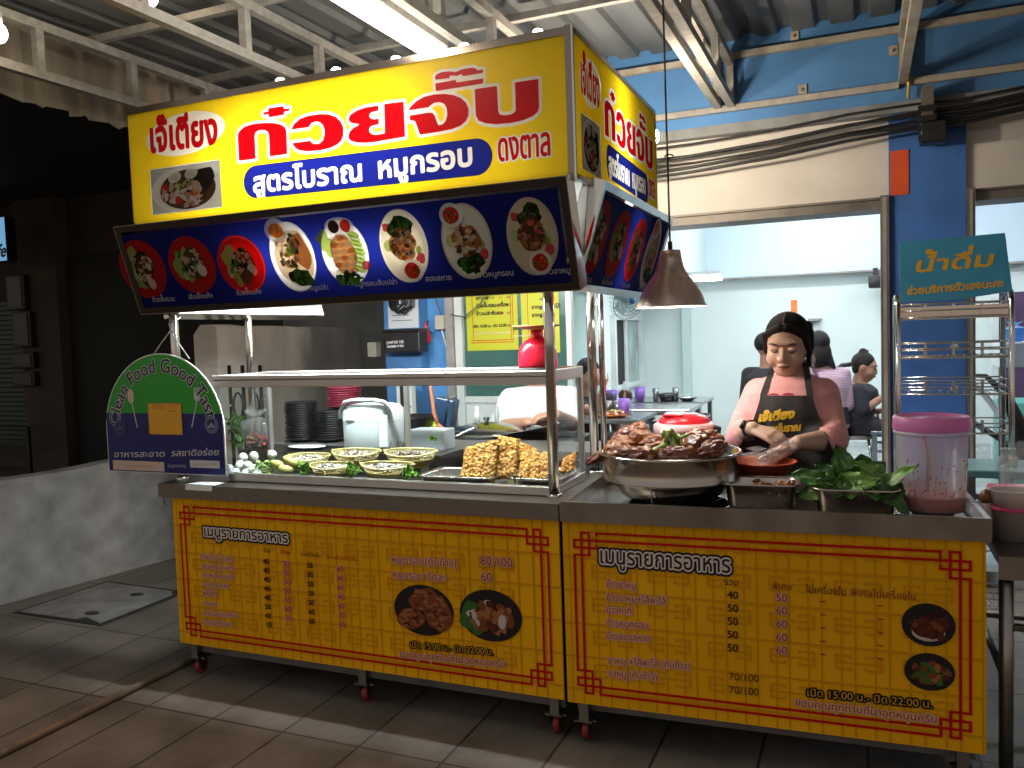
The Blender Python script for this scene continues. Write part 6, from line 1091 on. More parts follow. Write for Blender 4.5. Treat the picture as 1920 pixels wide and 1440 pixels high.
# ================================================================ people
from mathutils.bvhtree import BVHTree
RF = .08
def hand(pr, w, d, n, side, L=.17, curl=.5, sp=1.0, thumb=.8):
    """palm + five unequal bent fingers; w wrist, d direction, n back-of-hand normal, side=+1 thumb on +s"""
    w, d, n = V(w), V(d).normalized(), V(n); n = (n-d*n.dot(d)).normalized(); s = d.cross(n); k = L/.17
    for o in (-.026, -.009, .009, .026): pr.append(('c', w+d*.018*k+s*o*.6*k, w+d*.082*k+s*o*k, .0135*k, .0115*k))
    for i, (o, l) in enumerate(((.029, .070), (.010, .078), (-.010, .073), (-.029, .058))):
        o *= side; p = w+d*.084*k+s*o*k; a = 0
        for j, f in enumerate((.45, .32, .23)):
            a += curl*(.75, 1.0, .8)[j]*(1+.12*i); q = p+(d*math.cos(a)-n*math.sin(a)+s*o*.5*sp)*(l*f*k); pr.append(('c', p, q, (.0088-.0008*j)*k, (.0082-.0008*j)*k)); p = q
    p = w+d*.028*k+s*.026*side*k-n*.006*k
    for j, l in enumerate((.036, .030, .024)): q = p+(d*(.62+.16*j)+s*side*(.62-.3*j*thumb)-n*(.22+.22*j*thumb)).normalized()*l*k; pr.append(('c', p, q, (.0125-.0015*j)*k, (.011-.0015*j)*k)); p = q
def headprims(H, s=1):
    E_ = lambda c, r: ('e', H @ V(c)*1, tuple(x*s for x in r), H.to_3x3().normalized())
    C_ = lambda a, b, r0, r1: ('c', H @ V(a), H @ V(b), r0*s, r1*s)
    return [E_((0, .012, .022), (.077, .092, .092)), E_((0, -.016, -.026), (.071, .073, .082)), E_((0, -.042, -.078), (.045, .042, .036)), E_((.037, -.052, -.034), (.032, .032, .036)), E_((-.037, -.052, -.034), (.032, .032, .036)),
            E_((0, -.070, .032), (.058, .020, .016)), C_((0, -.084, .006), (0, -.100, -.026), .0085, .0125), E_((.0115, -.092, -.031), (.0095, .010, .0085)), E_((-.0115, -.092, -.031), (.0095, .010, .0085)), E_((0, -.084, -.062), (.024, .012, .012)),
            E_((.079, .012, -.008), (.011, .019, .031)), E_((-.079, .012, -.008), (.011, .019, .031))]
def facedetail(g, H, s, skin_d, lipm, brow, closed=True, eyew=None):
    q = lambda c: H @ V(c); R3 = H.to_3x3().normalized()
    for sx in (-1, 1):
        pts = [q((sx*(.017+.031*t), -.0865+.010*t*t+.0015, .003-.0062*math.sin(math.pi*t)-.002*t)) for t in np.linspace(0, 1, 7)]; g.tube(pts, [.0007*s+.0019*s*math.sin(math.pi*min(.97, max(.05, t))) for t in np.linspace(0, 1, 7)], brow, 6)
        g.ell(q((sx*.033, -.0785, .0085)), (.017*s, .008*s, .0085*s), skin_d, M=R3, n=12, k=8)
        pts = [q((sx*(.017+.036*t), -.0905+.016*t*t, .0265+.0065*math.sin(math.pi*t*.8)-.004*t)) for t in np.linspace(0, 1, 7)]; g.tube(pts, [.0012*s+.0018*s*math.sin(math.pi*min(.95, max(.1, t))) for t in np.linspace(0, 1, 7)], brow, 6)
        g.ell(q((sx*.0075, -.1035, -.0385)), (.0035*s, .003*s, .0018*s), brow, M=R3, n=8, k=6)
    g.tube([q((.0235*t, -.0945+.010*t*t, -.0555-.0022*abs(t)+.001*math.cos(t*6))) for t in np.linspace(-1, 1, 9)], [.001*s+.0034*s*(1-t*t) for t in np.linspace(-1, 1, 9)], lipm, 8)
    g.tube([q((.0205*t, -.0945+.010*t*t, -.0655+.0022*t*t)) for t in np.linspace(-1, 1, 9)], [.001*s+.0042*s*(1-t*t) for t in np.linspace(-1, 1, 9)], lipm, 8)
    g.tube([q((.0235*t, -.0985+.012*t*t, -.0605)) for t in np.linspace(-1, 1, 7)], .0009*s, brow, 5)
def headmat(c, yaw, pitch, roll=0, s=1): return Matrix.Translation(c) @ Matrix.Rotation(yaw, 4, 'Z') @ Matrix.Rotation(pitch, 4, 'X') @ Matrix.Rotation(roll, 4, 'Y') @ Matrix.Scale(s, 4)
def fused(prims, vox, m, it=4):
    vs, fs = smooth_union(prims, vox, m, it=it); g = G(); g.add(vs, fs, m, None, True); return g
def torso(prims, hip, neck, yaw, wid=1, dep=1, infl=0, rows=None):
    hip, neck = V(hip), V(neck); L = []; cyw, syw = abs(math.cos(yaw)), abs(math.sin(yaw))
    for t, a, b in rows or ((-.08, .125, .095), (0, .165, .115), (.2, .150, .108), (.45, .148, .112), (.7, .168, .122), (.88, .165, .108), (.97, .11, .08), (1.03, .06, .055)):
        c = hip.lerp(neck, t); a = a*wid+infl; b = b*dep+infl; L.append((c.x, c.y, c.z, math.hypot(a*cyw, b*syw), math.hypot(a*syw, b*cyw)))
    prims.append(('l', L))
def person(label, J, skin, topm, botm, hairm, hair, vox=.011, sleeve=.75, wid=1, dep=1, group=None, face=True, hands=True, top_infl=.012):
    """J: head centre, yaw, pitch, shoulders, elbows, wrists, hips, knees, feet"""
    t = thing('person', label, 'person', (J['hip'][0], J['hip'][1], J.get('base', 0)), group); H = headmat(V(J['head']), J['yaw'], J['pitch'], J.get('roll', 0), J.get('hs', 1)); s = J.get('hs', 1)
    pr = headprims(H, s); nk = V(J['neck']); pr.append(('c', H @ V((0, .022, -.07)), nk+V((0, 0, .0)), .050*s, .056*s)); torso(pr, J['hip'], nk-V((0, 0, .01)), J['ty'], wid, dep, -.004)
    tp = []; torso(tp, J['hip'], nk-V((0, 0, .012)), J['ty'], wid, dep, top_infl); bp_ = []
    for k in 'RL':
        S_, E_, W_ = V(J['s'+k]), V(J['e'+k]), V(J['w'+k]); pr += [('c', nk.lerp(S_, .3)-V((0, 0, .03)), S_, .05, .050), ('c', S_, E_, .046*wid, .038*wid), ('c', E_, W_, .038*wid, .025*wid)]
        if hands: hand(pr, W_, J['h'+k][0], J['h'+k][1], J['h'+k][2] if len(J['h'+k]) > 2 else 1, .165, J['h'+k][3] if len(J['h'+k]) > 3 else .5)
        i_ = top_infl; tp += [('c', nk.lerp(S_, .35)-V((0, 0, .035)), S_, .052+i_, .050+i_)]
        if sleeve <= 1: tp.append(('c', S_, S_.lerp(E_, sleeve), .047*wid+i_, .043*wid+i_+.004))
        else: tp += [('c', S_, E_, .047*wid+i_, .040*wid+i_), ('c', E_, E_.lerp(W_, sleeve-1), .040*wid+i_, .036*wid+i_)]
        if 'k'+k in J:
            K_, F_, hp = V(J['k'+k]), V(J['f'+k]), V(J['hip']).lerp(V(J['k'+k]), .08); hp = V(J['hip'])+V(((.075 if k == 'L' else -.075)*math.cos(J['ty']), (.075 if k == 'L' else -.075)*math.sin(J['ty']), -.02)); fd = V((-math.sin(J['ty'])*-1*0+math.sin(J['ty']), -math.cos(J['ty']), 0)); pr += [('c', hp, K_, .078*wid, .052), ('c', K_, F_, .050, .036), ('c', F_-V((0, 0, .03)), F_+fd*.13-V((0, 0, .045)), .036, .028)]; bp_ += [('c', hp, K_, .088*wid, .066), ('c', K_, K_.lerp(F_, .85), .064, .054)]
    g = fused(pr, vox, skin); 
    if face: facedetail(g, H, s, skin, LIP, BROW)
    g.build('body', t); o = fused(tp, vox, topm).build('shirt', t)
    if bp_: torso(bp_, V(J['hip'])-V((0, 0, .04)), V(J['hip'])+V((0, 0, .16)), J['ty'], wid, dep, .014, ((0, .15, .11), (.5, .165, .115), (1, .15, .108))); fused(bp_, vox, botm).build('trousers', t)
    hp_ = [('e', H @ V(c), tuple(x*s for x in r), H.to_3x3().normalized()) if kind == 'e' else ('c', H @ V(c), H @ V(r), *x) for kind, c, r, *x in hair]
    hg_ = fused(hp_, vox*.8, hairm, 3); hg_.build('hair', t); return t, H
skin_a = mat('warm_skin', (.57, .36, .265), .5, var=.10, vs=18, sss=.08); skin_b = mat('tan_skin', (.34, .175, .115), .5, var=.1, vs=14); LIP = mat('lip', (.40, .13, .11), .4); BROW = mat('brow_dark', (.022, .013, .010), .6)
m_hair = mat('black_hair', (.008, .006, .006), .6, spec=.25, bump=.35, bs=90, stretch=(3, 3, .4)); m_pink = mat('pink_jersey', (.80, .36, .34), .85, var=.08, vs=30, bump=.25, bs=140); m_blk = mat('black_cloth', (.012, .012, .014), .85, bump=.2, bs=120); m_apron = mat('black_apron_cloth', (.016, .013, .012), .8, bump=.25, bs=110)
# ---------------------------------------------------------------- the cook
TY = .82; hc = atY(1475, 648, TY-.02); nk = atY(1482, 703, TY+.02)
cook = thing('person', 'young cook in pink jersey and black lettered apron filling a plastic bag', 'person', (nk.x, TY, 0))
H = headmat(hc, -.10, .25, .03, 1.03)
sR, sL = atY(1423, 737, TY+.02), atY(1543, 737, TY+.01); eR, eL = atY(1387, 818, TY-.07), atY(1563, 826, TY-.09); wR, wL = atY(1411, 803, TY-.27), atY(1497, 829, TY-.29)
hip = V((nk.x, TY+.03, nk.z-.48)); pr = headprims(H, 1.03)
pr += [('c', H @ V((0, .025, -.06)), nk+V((0, 0, .02)), .052, .056)]; torso(pr, hip, nk, 0, 1.0, 1.0, -.006)
for a, b, c in ((sR, eR, wR), (sL, eL, wL)): pr += [('c', nk.lerp(a, .4)-V((0, 0, .02)), a, .052, .054), ('c', a, b, .052, .043), ('c', b, b.lerp(c, .35), .044, .044), ('c', b.lerp(c, .35), c, .044, .027)]
dR = (atY(1468, 824, TY-.33)-wR).normalized(); dL = (atY(1462, 846, TY-.30)-wL).normalized()
hand(pr, wR, dR, V((.25, -.55, .75)), -1, .170, .42, .2, 1.0); hand(pr, wL, dL, V((-.1, -.60, .55)), 1, .170, .60, .3, .8)
for sx in (-1, 1): pr += [('c', hip+V((sx*.085, 0, -.03)), (nk.x+sx*.09, TY+.02, .46), .088, .060), ('c', (nk.x+sx*.09, TY+.02, .46), (nk.x+sx*.09, TY+.03, .08), .056, .038), ('c', (nk.x+sx*.09, TY+.03, .05), (nk.x+sx*.10, TY-.10, .035), .040, .03)]
g = fused(pr, .0042, skin_a, 3); facedetail(g, H, 1, skin_a, LIP, BROW); g.build('body', cook)
tp = []; torso(tp, hip, nk-V((0, 0, .005)), 0, 1.02, 1.06, .012, ((-.1, .16, .115), (.1, .168, .122), (.3, .158, .118), (.5, .158, .126), (.72, .170, .135), (.86, .168, .118), (.95, .125, .095), (1.0, .080, .072), (1.015, .070, .066)))
for a, b, c, q in ((sR, eR, wR, .34), (sL, eL, wL, .22)):
    tp += [('c', nk.lerp(a, .4)-V((0, 0, .035)), a-V((0, 0, .004)), .062, .066), ('c', a, b, .064, .058), ('c', b, b.lerp(c, q), .058, .056), ('c', b.lerp(c, q*.9), b.lerp(c, q*1.05), .060, .058)]
    for i in range(4): u_ = .55+.13*i; w_ = a.lerp(b, u_); tp.append(('e', w_+V((0, -.010, 0)), (.064-.004*i*.5, .058, .012), Matrix.Rotation(.35*(-1)**i, 3, 'Y')))
jg = fused(tp, .006, m_pink, 2); jg.build('jersey', cook)
jb = BVHTree.FromPolygons([V(v) for v in jg.v], jg.f)
hp = [('e', (0, .028, .036), (.0865, .0985, .092)), ('e', (0, .05, -.02), (.075, .065, .08)), ('c', (-.074, -.026, .052), (-.081, .006, -.028), .014, .010), ('c', (.074, -.026, .052), (.081, .006, -.028), .014, .010), ('e', (.078, .022, .062), (.018, .030, .032)), ('c', (.088, .010, .055), (.090, .014, -.01), .014, .012), ('c', (.084, .014, -.02), (.078, .004, -.08), .014, .010), ('c', (-.082, .016, .02), (-.078, .022, -.05), .012, .008), ('c', (-.012, -.062, .090), (-.066, -.036, .058), .016, .012), ('c', (.012, -.062, .090), (.066, -.036, .058), .016, .012)]
hp = [(k, H @ V(a), b, H.to_3x3()) if k == 'e' else (k, H @ V(a), H @ V(b), *r) for k, a, b, *r in hp]; fused(hp, .005, m_hair, 3).build('hair', cook)
g = G(); g.tube([H @ V((-.002, .024-.0995*math.cos(a)*1.005, .034+.0955*math.sin(a))) for a in np.linspace(.42, 1.35, 9)], .0022, skin_b, 6); g.build('hair_parting', cook)
g = G(); g.ell(H @ V((.098, -.005, -.055)), (.008, .008, .024), m_white, M=H.to_3x3(), n=10, k=8); g.ell(H @ V((.092, -.004, -.083)), (.010, .008, .007), m_chrome, n=10, k=8); g.build('ear_pendant', cook)
# apron draped over the jersey
def drape(x, z, off, y0=-.2, last=None):
    h = jb.ray_cast(V((x, y0, z)), V((0, 1, 0)))
    return V((x, h[0].y-off, z)) if h[0] is not None and h[0].y < TY+.12 else V((x, (last if last is not None else TY-.05)-off*0, z))
ax = atY(1473, 760, TY-.15).x; zt = atY(1470, 743, TY-.15).z; hw_ = lambda t: .098+.085*min(1, (t/.22))**1.3 if t < .22 else .183+.02*(t-.22)
P = []; K = 26; zbot = .58
for i in range(K+1):
    t = (zt-zbot)*i/K; row = []; z = zt-t; last = None
    for j in range(-10, 11): q = drape(ax+hw_(t)*j/10, z, .009, last=last); row.append(q)
    ys_ = [q.y for q in row]; ys_ = [min(sum(ys_[max(0, a-2):a+3])/len(ys_[max(0, a-2):a+3]), ys_[a]+.0) for a in range(21)]
    P.append([V((q.x, y-.003+.004*math.sin(q.x*60+z*9)*(t/.4), q.z)) for q, y in zip(row, ys_)])
for i in range(1, K+1):
    for j in range(21): P[i][j].y = min(P[i][j].y, P[i-1][j].y+.006)
g = G(); g.grid(P, m_apron); g.grid([[q+V((0, .004, 0)) for q in r] for r in P], m_apron); 
ag = G(); ag.grid(P, m_apron); ab = BVHTree.FromPolygons([V(v) for v in ag.v], ag.f); apr = g.build('apron', cook)
for top, bot in ((atY(1452, 684, TY), P[0][1]), (atY(1511, 680, TY), P[0][19])):
    g = G(); pts = []
    for t in np.linspace(0, 1, 10): q = V(top).lerp(bot, t); pts.append(drape(q.x, q.z, .008) if t > .12 else V((q.x, drape(V(top).lerp(bot, .14).x, V(top).lerp(bot, .14).z, .008).y+.02*(1-t/.12), q.z)))
    for a, b in zip(pts, pts[1:]): g.add([a+V((-.0125, 0, 0)), a+V((.0125, 0, 0)), b+V((.0125, 0, 0)), b+V((-.0125, 0, 0))], [(0, 1, 2, 3)], m_apron, None, True)
    a = pts[0]; g.add([a+V((-.0125, 0, 0)), a+V((.0125, 0, 0)), V((a.x+.0125, TY+.07, a.z+.012)), V((a.x-.0125, TY+.07, a.z+.012))], [(0, 1, 2, 3)], m_apron); g.build('apron_strap', cook)
m_gold = mat('gold_print', (.80, .48, .03), .5)
def onbvh(t, a, b, Y, h, bvh, off, m, skew=.25, grow=.002):
    p, q = atY(*a, Y), atY(*b, Y); vs, fs, w = text_fill(t, grow/(h/.57), 26); size = h/.57; L = (q-p).length; sx = L/(w*size); d = (q-p).normalized(); out = []
    for x, y in vs:
        c = p+d*((x+skew*y)*size*sx)+V((0, 0, y*size)); r = bvh.ray_cast(V((c.x, -.2, c.z)), V((0, 1, 0))); out.append(V((c.x, (r[0].y if r[0] is not None else c.y)-off, c.z)))
    g.add(out, fs, m)
g = G(); onbvh('เจ๊เตียง', (1420, 791), (1489, 783), TY-.14, .027, ab, .0015, m_gold, .2, .003); onbvh('สูตรโบราณ', (1432, 812), (1501, 807), TY-.14, .022, ab, .0018, m_gold, .2, .0025); g.build('lettering', apr)
g = G(); m_mag = mat('magenta_print', (.42, .015, .07), .8)
for x0, x1, ht in ((1439, 1460, .007), (1466, 1489, .009)):
    a, b = atY(x0, 742, TY-.14), atY(x1, 742, TY-.14); vs = []
    for t in np.linspace(0, math.pi, 12): x, z = (a.x+b.x)/2+(b.x-a.x)/2*math.cos(t), a.z+ht*math.sin(t); vs.append(drape(x, z, .0022))
    g.add(vs, [tuple(range(12))], m_mag)
g.build('jersey_print', cook)
g = G(); q = wR.lerp(eR, .10); ax_ = (wR-eR).normalized(); M = Matrix.Translation(q) @ ax_.to_track_quat('Z', 'Y').to_matrix().to_4x4(); g.lathe([(.031, -.011), (.0355, -.010), (.0355, .010), (.031, .011)], m_black, 28, M=M); fdir = (V((-.35, -.75, .55))-ax_*V((-.35, -.75, .55)).dot(ax_)).normalized(); c = q+fdir*.036; M2 = Matrix.Translation(c) @ fdir.to_track_quat('Z', 'Y').to_matrix().to_4x4(); g.lathe([(.0, .008), (.015, .008), (.019, .005), (.020, -.004)], m_black, 22, M=M2); g.lathe([(.0, .0085), (.011, .0085)], m_steel, 18, M=M2); g.build('watch', cook)
# the bag she fills, held in her hand
bt_ = atY(1486, 832, TY-.33); bb_ = atY(1424, 868, TY-.36); ax_ = (bt_-bb_); Mb = Matrix.Translation(bb_) @ ax_.to_track_quat('Z', 'Y').to_matrix().to_4x4(); L = ax_.length; g = G(); P = []
for i in range(15):
    t = i/14; row = []
    for j in range(25):
        a = 2*math.pi*(j % 24)/24; w = (.050*(1-.42*t))*(1+.16*mnoise.noise(V((math.cos(a)*2, math.sin(a)*2, t*5)))); row.append((w*math.cos(a), w*.62*math.sin(a), L*t*1.05))
    P.append(row)
g.grid(P, m_film, True, Mb); solo(g, 'held_bag', 'clear plastic bag of pink meat held in the hand of the cook', 'bag')
g = G(); R = random.Random(6); m_pm = mat('pink_meat', (.60, .27, .20), .4, var=.4, vs=30)
for i in range(30): t = R.uniform(.1, .85); a = R.uniform(0, 6.28); r = .028*(1-.45*t)*math.sqrt(R.random()); g.ell(Mb @ V((r*math.cos(a), r*.6*math.sin(a), L*t)), (.014, .010, .008), m_pm, M=Matrix.Rotation(a, 3, 'Z'), n=8, k=6, amp=.3, seed=i)
solo(g, 'bagged_meat', 'pink sliced meat inside the bag held by the cook', 'meat')
# ---------------------------------------------------------------- man in the white shirt behind the wok
Y = 1.55; c = atY(1010, 672, Y); k = atY(1012, 724, Y+.02)
m_ws = mat('white_tshirt', (.62, .63, .64), .8, var=.08, vs=12, bump=.15, bs=60)
J = dict(head=c, yaw=.25, pitch=.40, neck=k, ty=0, hip=(k.x+.03, Y+.06, k.z-.48), sR=atY(957, 748, Y), sL=atY(1068, 745, Y), eR=atY(938, 800, Y-.04), eL=atY(1075, 795, Y-.05), wR=atY(990, 792, Y-.26), wL=atY(1045, 778, Y-.28), hR=((1, -.2, .1), (0, -.4, 1), -1), hL=((-.8, -.4, 0), (0, -.3, 1), 1), kR=(k.x-.09, Y+.05, .40), kL=(k.x+.12, Y+.05, .40), fR=(k.x-.09, Y+.08, .07), fL=(k.x+.12, Y+.08, .07))
person('man in a plain white t-shirt working at the wok behind the glass case', J, skin_b, m_ws, m_blk, m_hair, [('e', (0, .022, .036), (.084, .096, .090)), ('e', (0, .045, -.01), (.074, .06, .07))], .009, .85, 1.12, 1.1)
# ---------------------------------------------------------------- diners
Y = 4.3; c = atY(1534, 650, Y); k = atY(1545, 691, Y)
def stripe():
    m = bpy.data.materials.new('striped_shirt'); m.use_nodes = True; nt = m.node_tree; N = nt.nodes.new; b = nt.nodes['Principled BSDF']; tc = N('ShaderNodeTexCoord'); w = N('ShaderNodeTexWave'); w.bands_direction = 'Z'; w.inputs['Scale'].default_value = 26; nt.links.new(tc.outputs['Object'], w.inputs[0]); r = N('ShaderNodeValToRGB'); r.color_ramp.elements[0].color = (.30, .15, .24, 1); r.color_ramp.elements[1].color = (.58, .44, .50, 1); nt.links.new(w.outputs[0], r.inputs[0]); nt.links.new(r.outputs[0], b.inputs['Base Color']); b.inputs['Roughness'].default_value = .85; return m
J = dict(head=c, yaw=math.pi+.3, pitch=.1, neck=k, ty=0, hip=(k.x+.01, Y, k.z-.46), sR=k+V((-.15, 0, -.045)), sL=k+V((.14, 0, -.05)), eR=k+V((-.19, .02, -.28)), eL=k+V((.17, .03, -.30)), wR=k+V((-.14, .22, -.36)), wL=k+V((.10, .22, -.40)), hR=((.3, 1, 0), (0, 0, 1)), hL=((-.3, 1, 0), (0, 0, 1), -1), kR=(k.x-.09, Y+.02, .50), kL=(k.x+.10, Y, .50), fR=(k.x-.09, Y+.04, RF+.07), fL=(k.x+.10, Y, RF+.07), base=RF)
t, Hs = person('woman with long black hair in a striped mauve shirt seen from behind the cook', J, skin_b, stripe(), m_blk, m_hair, [('e', (0, .02, .036), (.086, .10, .094)), ('e', (0, .055, -.06), (.088, .06, .11)), ('c', (-.05, .06, -.10), (-.095, .07, -.17), .045, .018), ('c', (.04, .06, -.08), (.05, .06, -.15), .05, .03)], .010, .95)
g = G(); g.tube([k+V((-.075, -.115, .0)), k+V((-.02, -.140, -.10)), k+V((.06, -.140, -.24)), k+V((.13, -.10, -.36))], .011, mat('dark_strap', (.05, .012, .03), .6), 6); g.build('bag_strap', t)
Y = 4.1; c = atY(1441, 652, Y); k = atY(1438, 690, Y)
J = dict(head=c, yaw=math.pi-.9, pitch=0, neck=k, ty=0, hip=(k.x, Y, k.z-.46), sR=k+V((-.14, 0, -.05)), sL=k+V((.14, 0, -.05)), eR=k+V((-.17, .02, -.30)), eL=k+V((.17, .02, -.30)), wR=k+V((-.13, .2, -.40)), wL=k+V((.13, .2, -.40)), hR=((.3, 1, 0), (0, 0, 1)), hL=((-.3, 1, 0), (0, 0, 1), -1), kR=(k.x-.09, Y, .50), kL=(k.x+.09, Y, .50), fR=(k.x-.09, Y, RF+.07), fL=(k.x+.09, Y, RF+.07), base=RF)
person('short haired diner in a black top mostly hidden by the head of the cook', J, skin_b, m_blk, m_blk, m_hair, [('e', (0, .022, .040), (.084, .096, .088))], .011, .95)
Y = 4.5; c = atY(1622, 688, Y); k = atY(1610, 719, Y); hp_ = atY(1600, 800, Y); ST = hp_.z-.06
m_navy = mat('dark_navy_shirt', (.018, .017, .030), .85, bump=.2, bs=80)
J = dict(head=c, yaw=math.pi/2-.1, pitch=.25, neck=k, ty=math.pi/2, hs=.96, hip=(hp_.x, Y, ST+.10), sR=k+V((.0, -.15, -.05)), sL=k+V((.0, .15, -.05)), eR=atY(1618, 770, Y-.17), eL=k+V((.08, .18, -.26)), wR=atY(1655, 745, Y-.12), wL=k+V((.26, .10, -.22)), hR=((.8, .2, .5), (0, -1, .3)), hL=((1, 0, .2), (0, 0, 1), -1), kR=(hp_.x+.34, Y-.10, ST+.06), kL=(hp_.x+.34, Y+.10, ST+.06), fR=(hp_.x+.34, Y-.10, RF+.07), fL=(hp_.x+.34, Y+.10, RF+.07), base=RF)
person('woman with a hair bun and dark navy shirt eating beside the blue pillar', J, skin_b, m_navy, m_blk, m_hair, [('e', (0, .024, .034), (.084, .096, .090)), ('e', (0, .045, .118), (.036, .036, .034)), ('c', (.01, .02, .13), (-.01, -.04, .175), .006, .003), ('e', (0, .05, -.02), (.06, .05, .06))], .010, .9, 1.05, 1.25)
t = thing('stool', 'chrome legged stool under the woman with the hair bun', 'stool', (hp_.x, Y, RF)); g = G(); g.lathe([(0, -.03), (.15, -.03), (.155, -.02), (.15, 0), (0, 0)], m_greyfr, 28, (hp_.x, Y, ST)); g.build('seat', t)
for sx in (-1, 1):
    for sy in (-1, 1): g = G(); g.tube([(hp_.x+sx*.11, Y+sy*.11, ST-.03), (hp_.x+sx*.17, Y+sy*.17, RF)], .011, m_chrome, 8); g.build('leg', t)
g = G(); [g.tube([(hp_.x+.145*math.cos(a), Y+.145*math.sin(a), RF+zz) for a in np.linspace(.785, 7.07, 5)], .007, m_chrome, 6) for zz in (.20,)]; g.build('foot_ring', t)
Y = 3.15; c = atY(1105, 703, Y); k = atY(1103, 742, Y)
J = dict(head=c, yaw=.9, pitch=.15, neck=k, ty=.8, hip=(k.x-.02, Y+.1, k.z-.44), sR=k+V((-.13, -.08, -.045)), sL=k+V((.13, .07, -.045)), eR=atY(1120, 775, Y-.16), eL=k+V((.20, .02, -.22)), wR=atY(1131, 728, Y-.17), wL=atY(1160, 780, Y-.25), hR=((-.1, -.1, 1), (.5, -.6, 0)), hL=((.8, -.5, 0), (0, 0, 1), -1), kR=(k.x+.18, Y-.25, .50), kL=(k.x+.28, Y-.10, .50), fR=(k.x+.18, Y-.25, RF+.07), fL=(k.x+.28, Y-.10, RF+.07), base=RF)
person('dark haired woman in a black top eating with a raised hand behind the chrome posts', J, skin_b, m_blk, m_blk, m_hair, [('e', (0, .024, .036), (.086, .098, .092)), ('e', (0, .05, -.05), (.082, .06, .09))], .010, .45)
# ================================================================ dining room furniture
m_ttop = mat('steel_tabletop', (.36, .38, .38), .22, .85, var=.1, vs=4); m_tleg = mat('grey_steel_leg', (.25, .27, .27), .35, .7); m_pur = mat('purple_plastic', (.30, .14, .62), .35); m_cup = mat('tumbler_steel', (.30, .31, .31), .3, .85)
def table(name, lab, x0, x1, y0, y1, z, grp=None, apron=True, z0=RF, m=m_ttop):
    t = thing(name, lab, 'table', ((x0+x1)/2, (y0+y1)/2, z0), grp); g = G(); g.box(x0, x1, y0, y1, z-.03, z, m, .004); g.build('top', t)
    for x in (x0+.03, x1-.03):
        for y in (y0+.03, y1-.03): g = G(); g.box(x-.018, x+.018, y-.018, y+.018, z0, z-.0305, m_tleg); g.build('leg', t)
    g = G(); [g.bar((x0+.05, y, z-.16), (x1-.05, y, z-.16), .022, .022, m_tleg) for y in (y0+.03, y1-.03)]; [g.bar((x, y0+.05, z-.16), (x, y1-.05, z-.16), .022, .022, m_tleg) for x in (x0+.03, x1-.03)]; g.build('rail', t); return t
grp = 'steel dining tables'
ya = 3.45; a, b = atY(1165, 768, ya), atY(1292, 766, ya); table('dining_table', 'bare steel dining table in the middle of three by the mint wall', a.x-.1, b.x, ya, ya+.55, a.z, grp)
yb_ = 4.25; c, d = atY(1190, 754, yb_), atY(1316, 753, yb_); table('dining_table', 'rear steel dining table set with cups and black bowls', c.x-.2, d.x, yb_, yb_+.6, c.z, grp)
yc = 2.75; e, f = atY(1090, 800, yc), atY(1203, 787, yc); table('dining_table', 'near steel dining table with the salad plate in front of the eating woman', e.x-.35, f.x, yc-.1, yc+.45, f.z+.01, grp)
tz = c.z+.001
def cup(px, y, r, h, m, lab, cat='cup', z=None, grp=None):
    p = atY(px, 750, y); g = G(); g.lathe([(0, 0), (r*.78, 0), (r, h), (r*.94, h), (r*.72, .004), (0, .004)], m, 24, (p.x, y, z)); return solo(g, cat.replace(' ', '_'), lab, cat, grp)
cup(1230, yb_+.12, .030, .11, m_cup, 'steel tumbler left of the black bowl on the rear table', 'tumbler', tz, 'steel tumblers'); cup(1267, yb_+.14, .030, .115, m_cup, 'steel tumbler right of the black bowl on the rear table', 'tumbler', tz, 'steel tumblers')
cup(1250, yb_+.10, .072, .068, m_plate, 'black conical bowl between two steel tumblers', 'bowl', tz); p = atY(1288, 750, yb_+.12); g = G(); g.lathe([(0, 0), (.04, 0), (.09, .028), (.085, .028), (.04, .006), (0, .006)], m_plate, 28, (p.x, yb_+.14, tz), sy=.8); solo(g, 'shallow_bowl', 'shallow black dish at the right end of the rear table', 'bowl')
cup(1200, yb_+.10, .050, .12, m_pur, 'purple plastic cup holder on the rear table under the window', 'cup', tz, 'purple plastic cups'); cup(1146, yb_+.2, .06, .09, m_pur, 'purple plastic cup near the eating woman on the rear table', 'cup', tz, 'purple plastic cups')
cup(1170, yc+.15, .042, .12, m_pur, 'purple plastic cup on the near table beside the salad plate', 'cup', f.z+.011, 'purple plastic cups')
p = atY(1168, 750, yc+.25); g = G(); g.lathe([(0, 0), (.045, 0), (.05, .01), (.05, .14), (.03, .17), (.016, .19), (.016, .23), (0, .23)], hazy('bottle_clear', (.75, .8, .85), .6), 20, (p.x, yc+.32, f.z+.011)); g.lathe([(.0505, .10), (.0505, .14), (.032, .168)], mat('cola_brown', (.05, .015, .015), .3), 20, (p.x, yc+.32, f.z+.011)); solo(g, 'bottle', 'clear bottle with a dark red neck on the near table', 'bottle')
p = atY(1146, 790, yc+.02); o = V((p.x, yc+.06, f.z+.011)); g = G(); g.lathe([(0, .0), (.06, .0), (.10, .02), (.098, .022), (.06, .006), (0, .006)], mat('orange_plate', (.60, .16, .03), .35), 28, o); solo(g, 'plate', 'orange plate of salad on the near dining table', 'plate')
g = G(); R = random.Random(3)
for i in range(40): a_, r_ = R.uniform(0, 6.28), .075*math.sqrt(R.random()); g.ell(o+V((r_*math.cos(a_), r_*math.sin(a_), .022+.02*R.random())), (.016, .011, .008), (m_lettuce, m_noo, mat('carrot', (.6, .2, .04), .5) if i == 2 else m_leg2)[i % 3], n=8, k=5, amp=.4, seed=i)
solo(g, 'salad', 'mixed salad heaped on the orange plate', 'food')
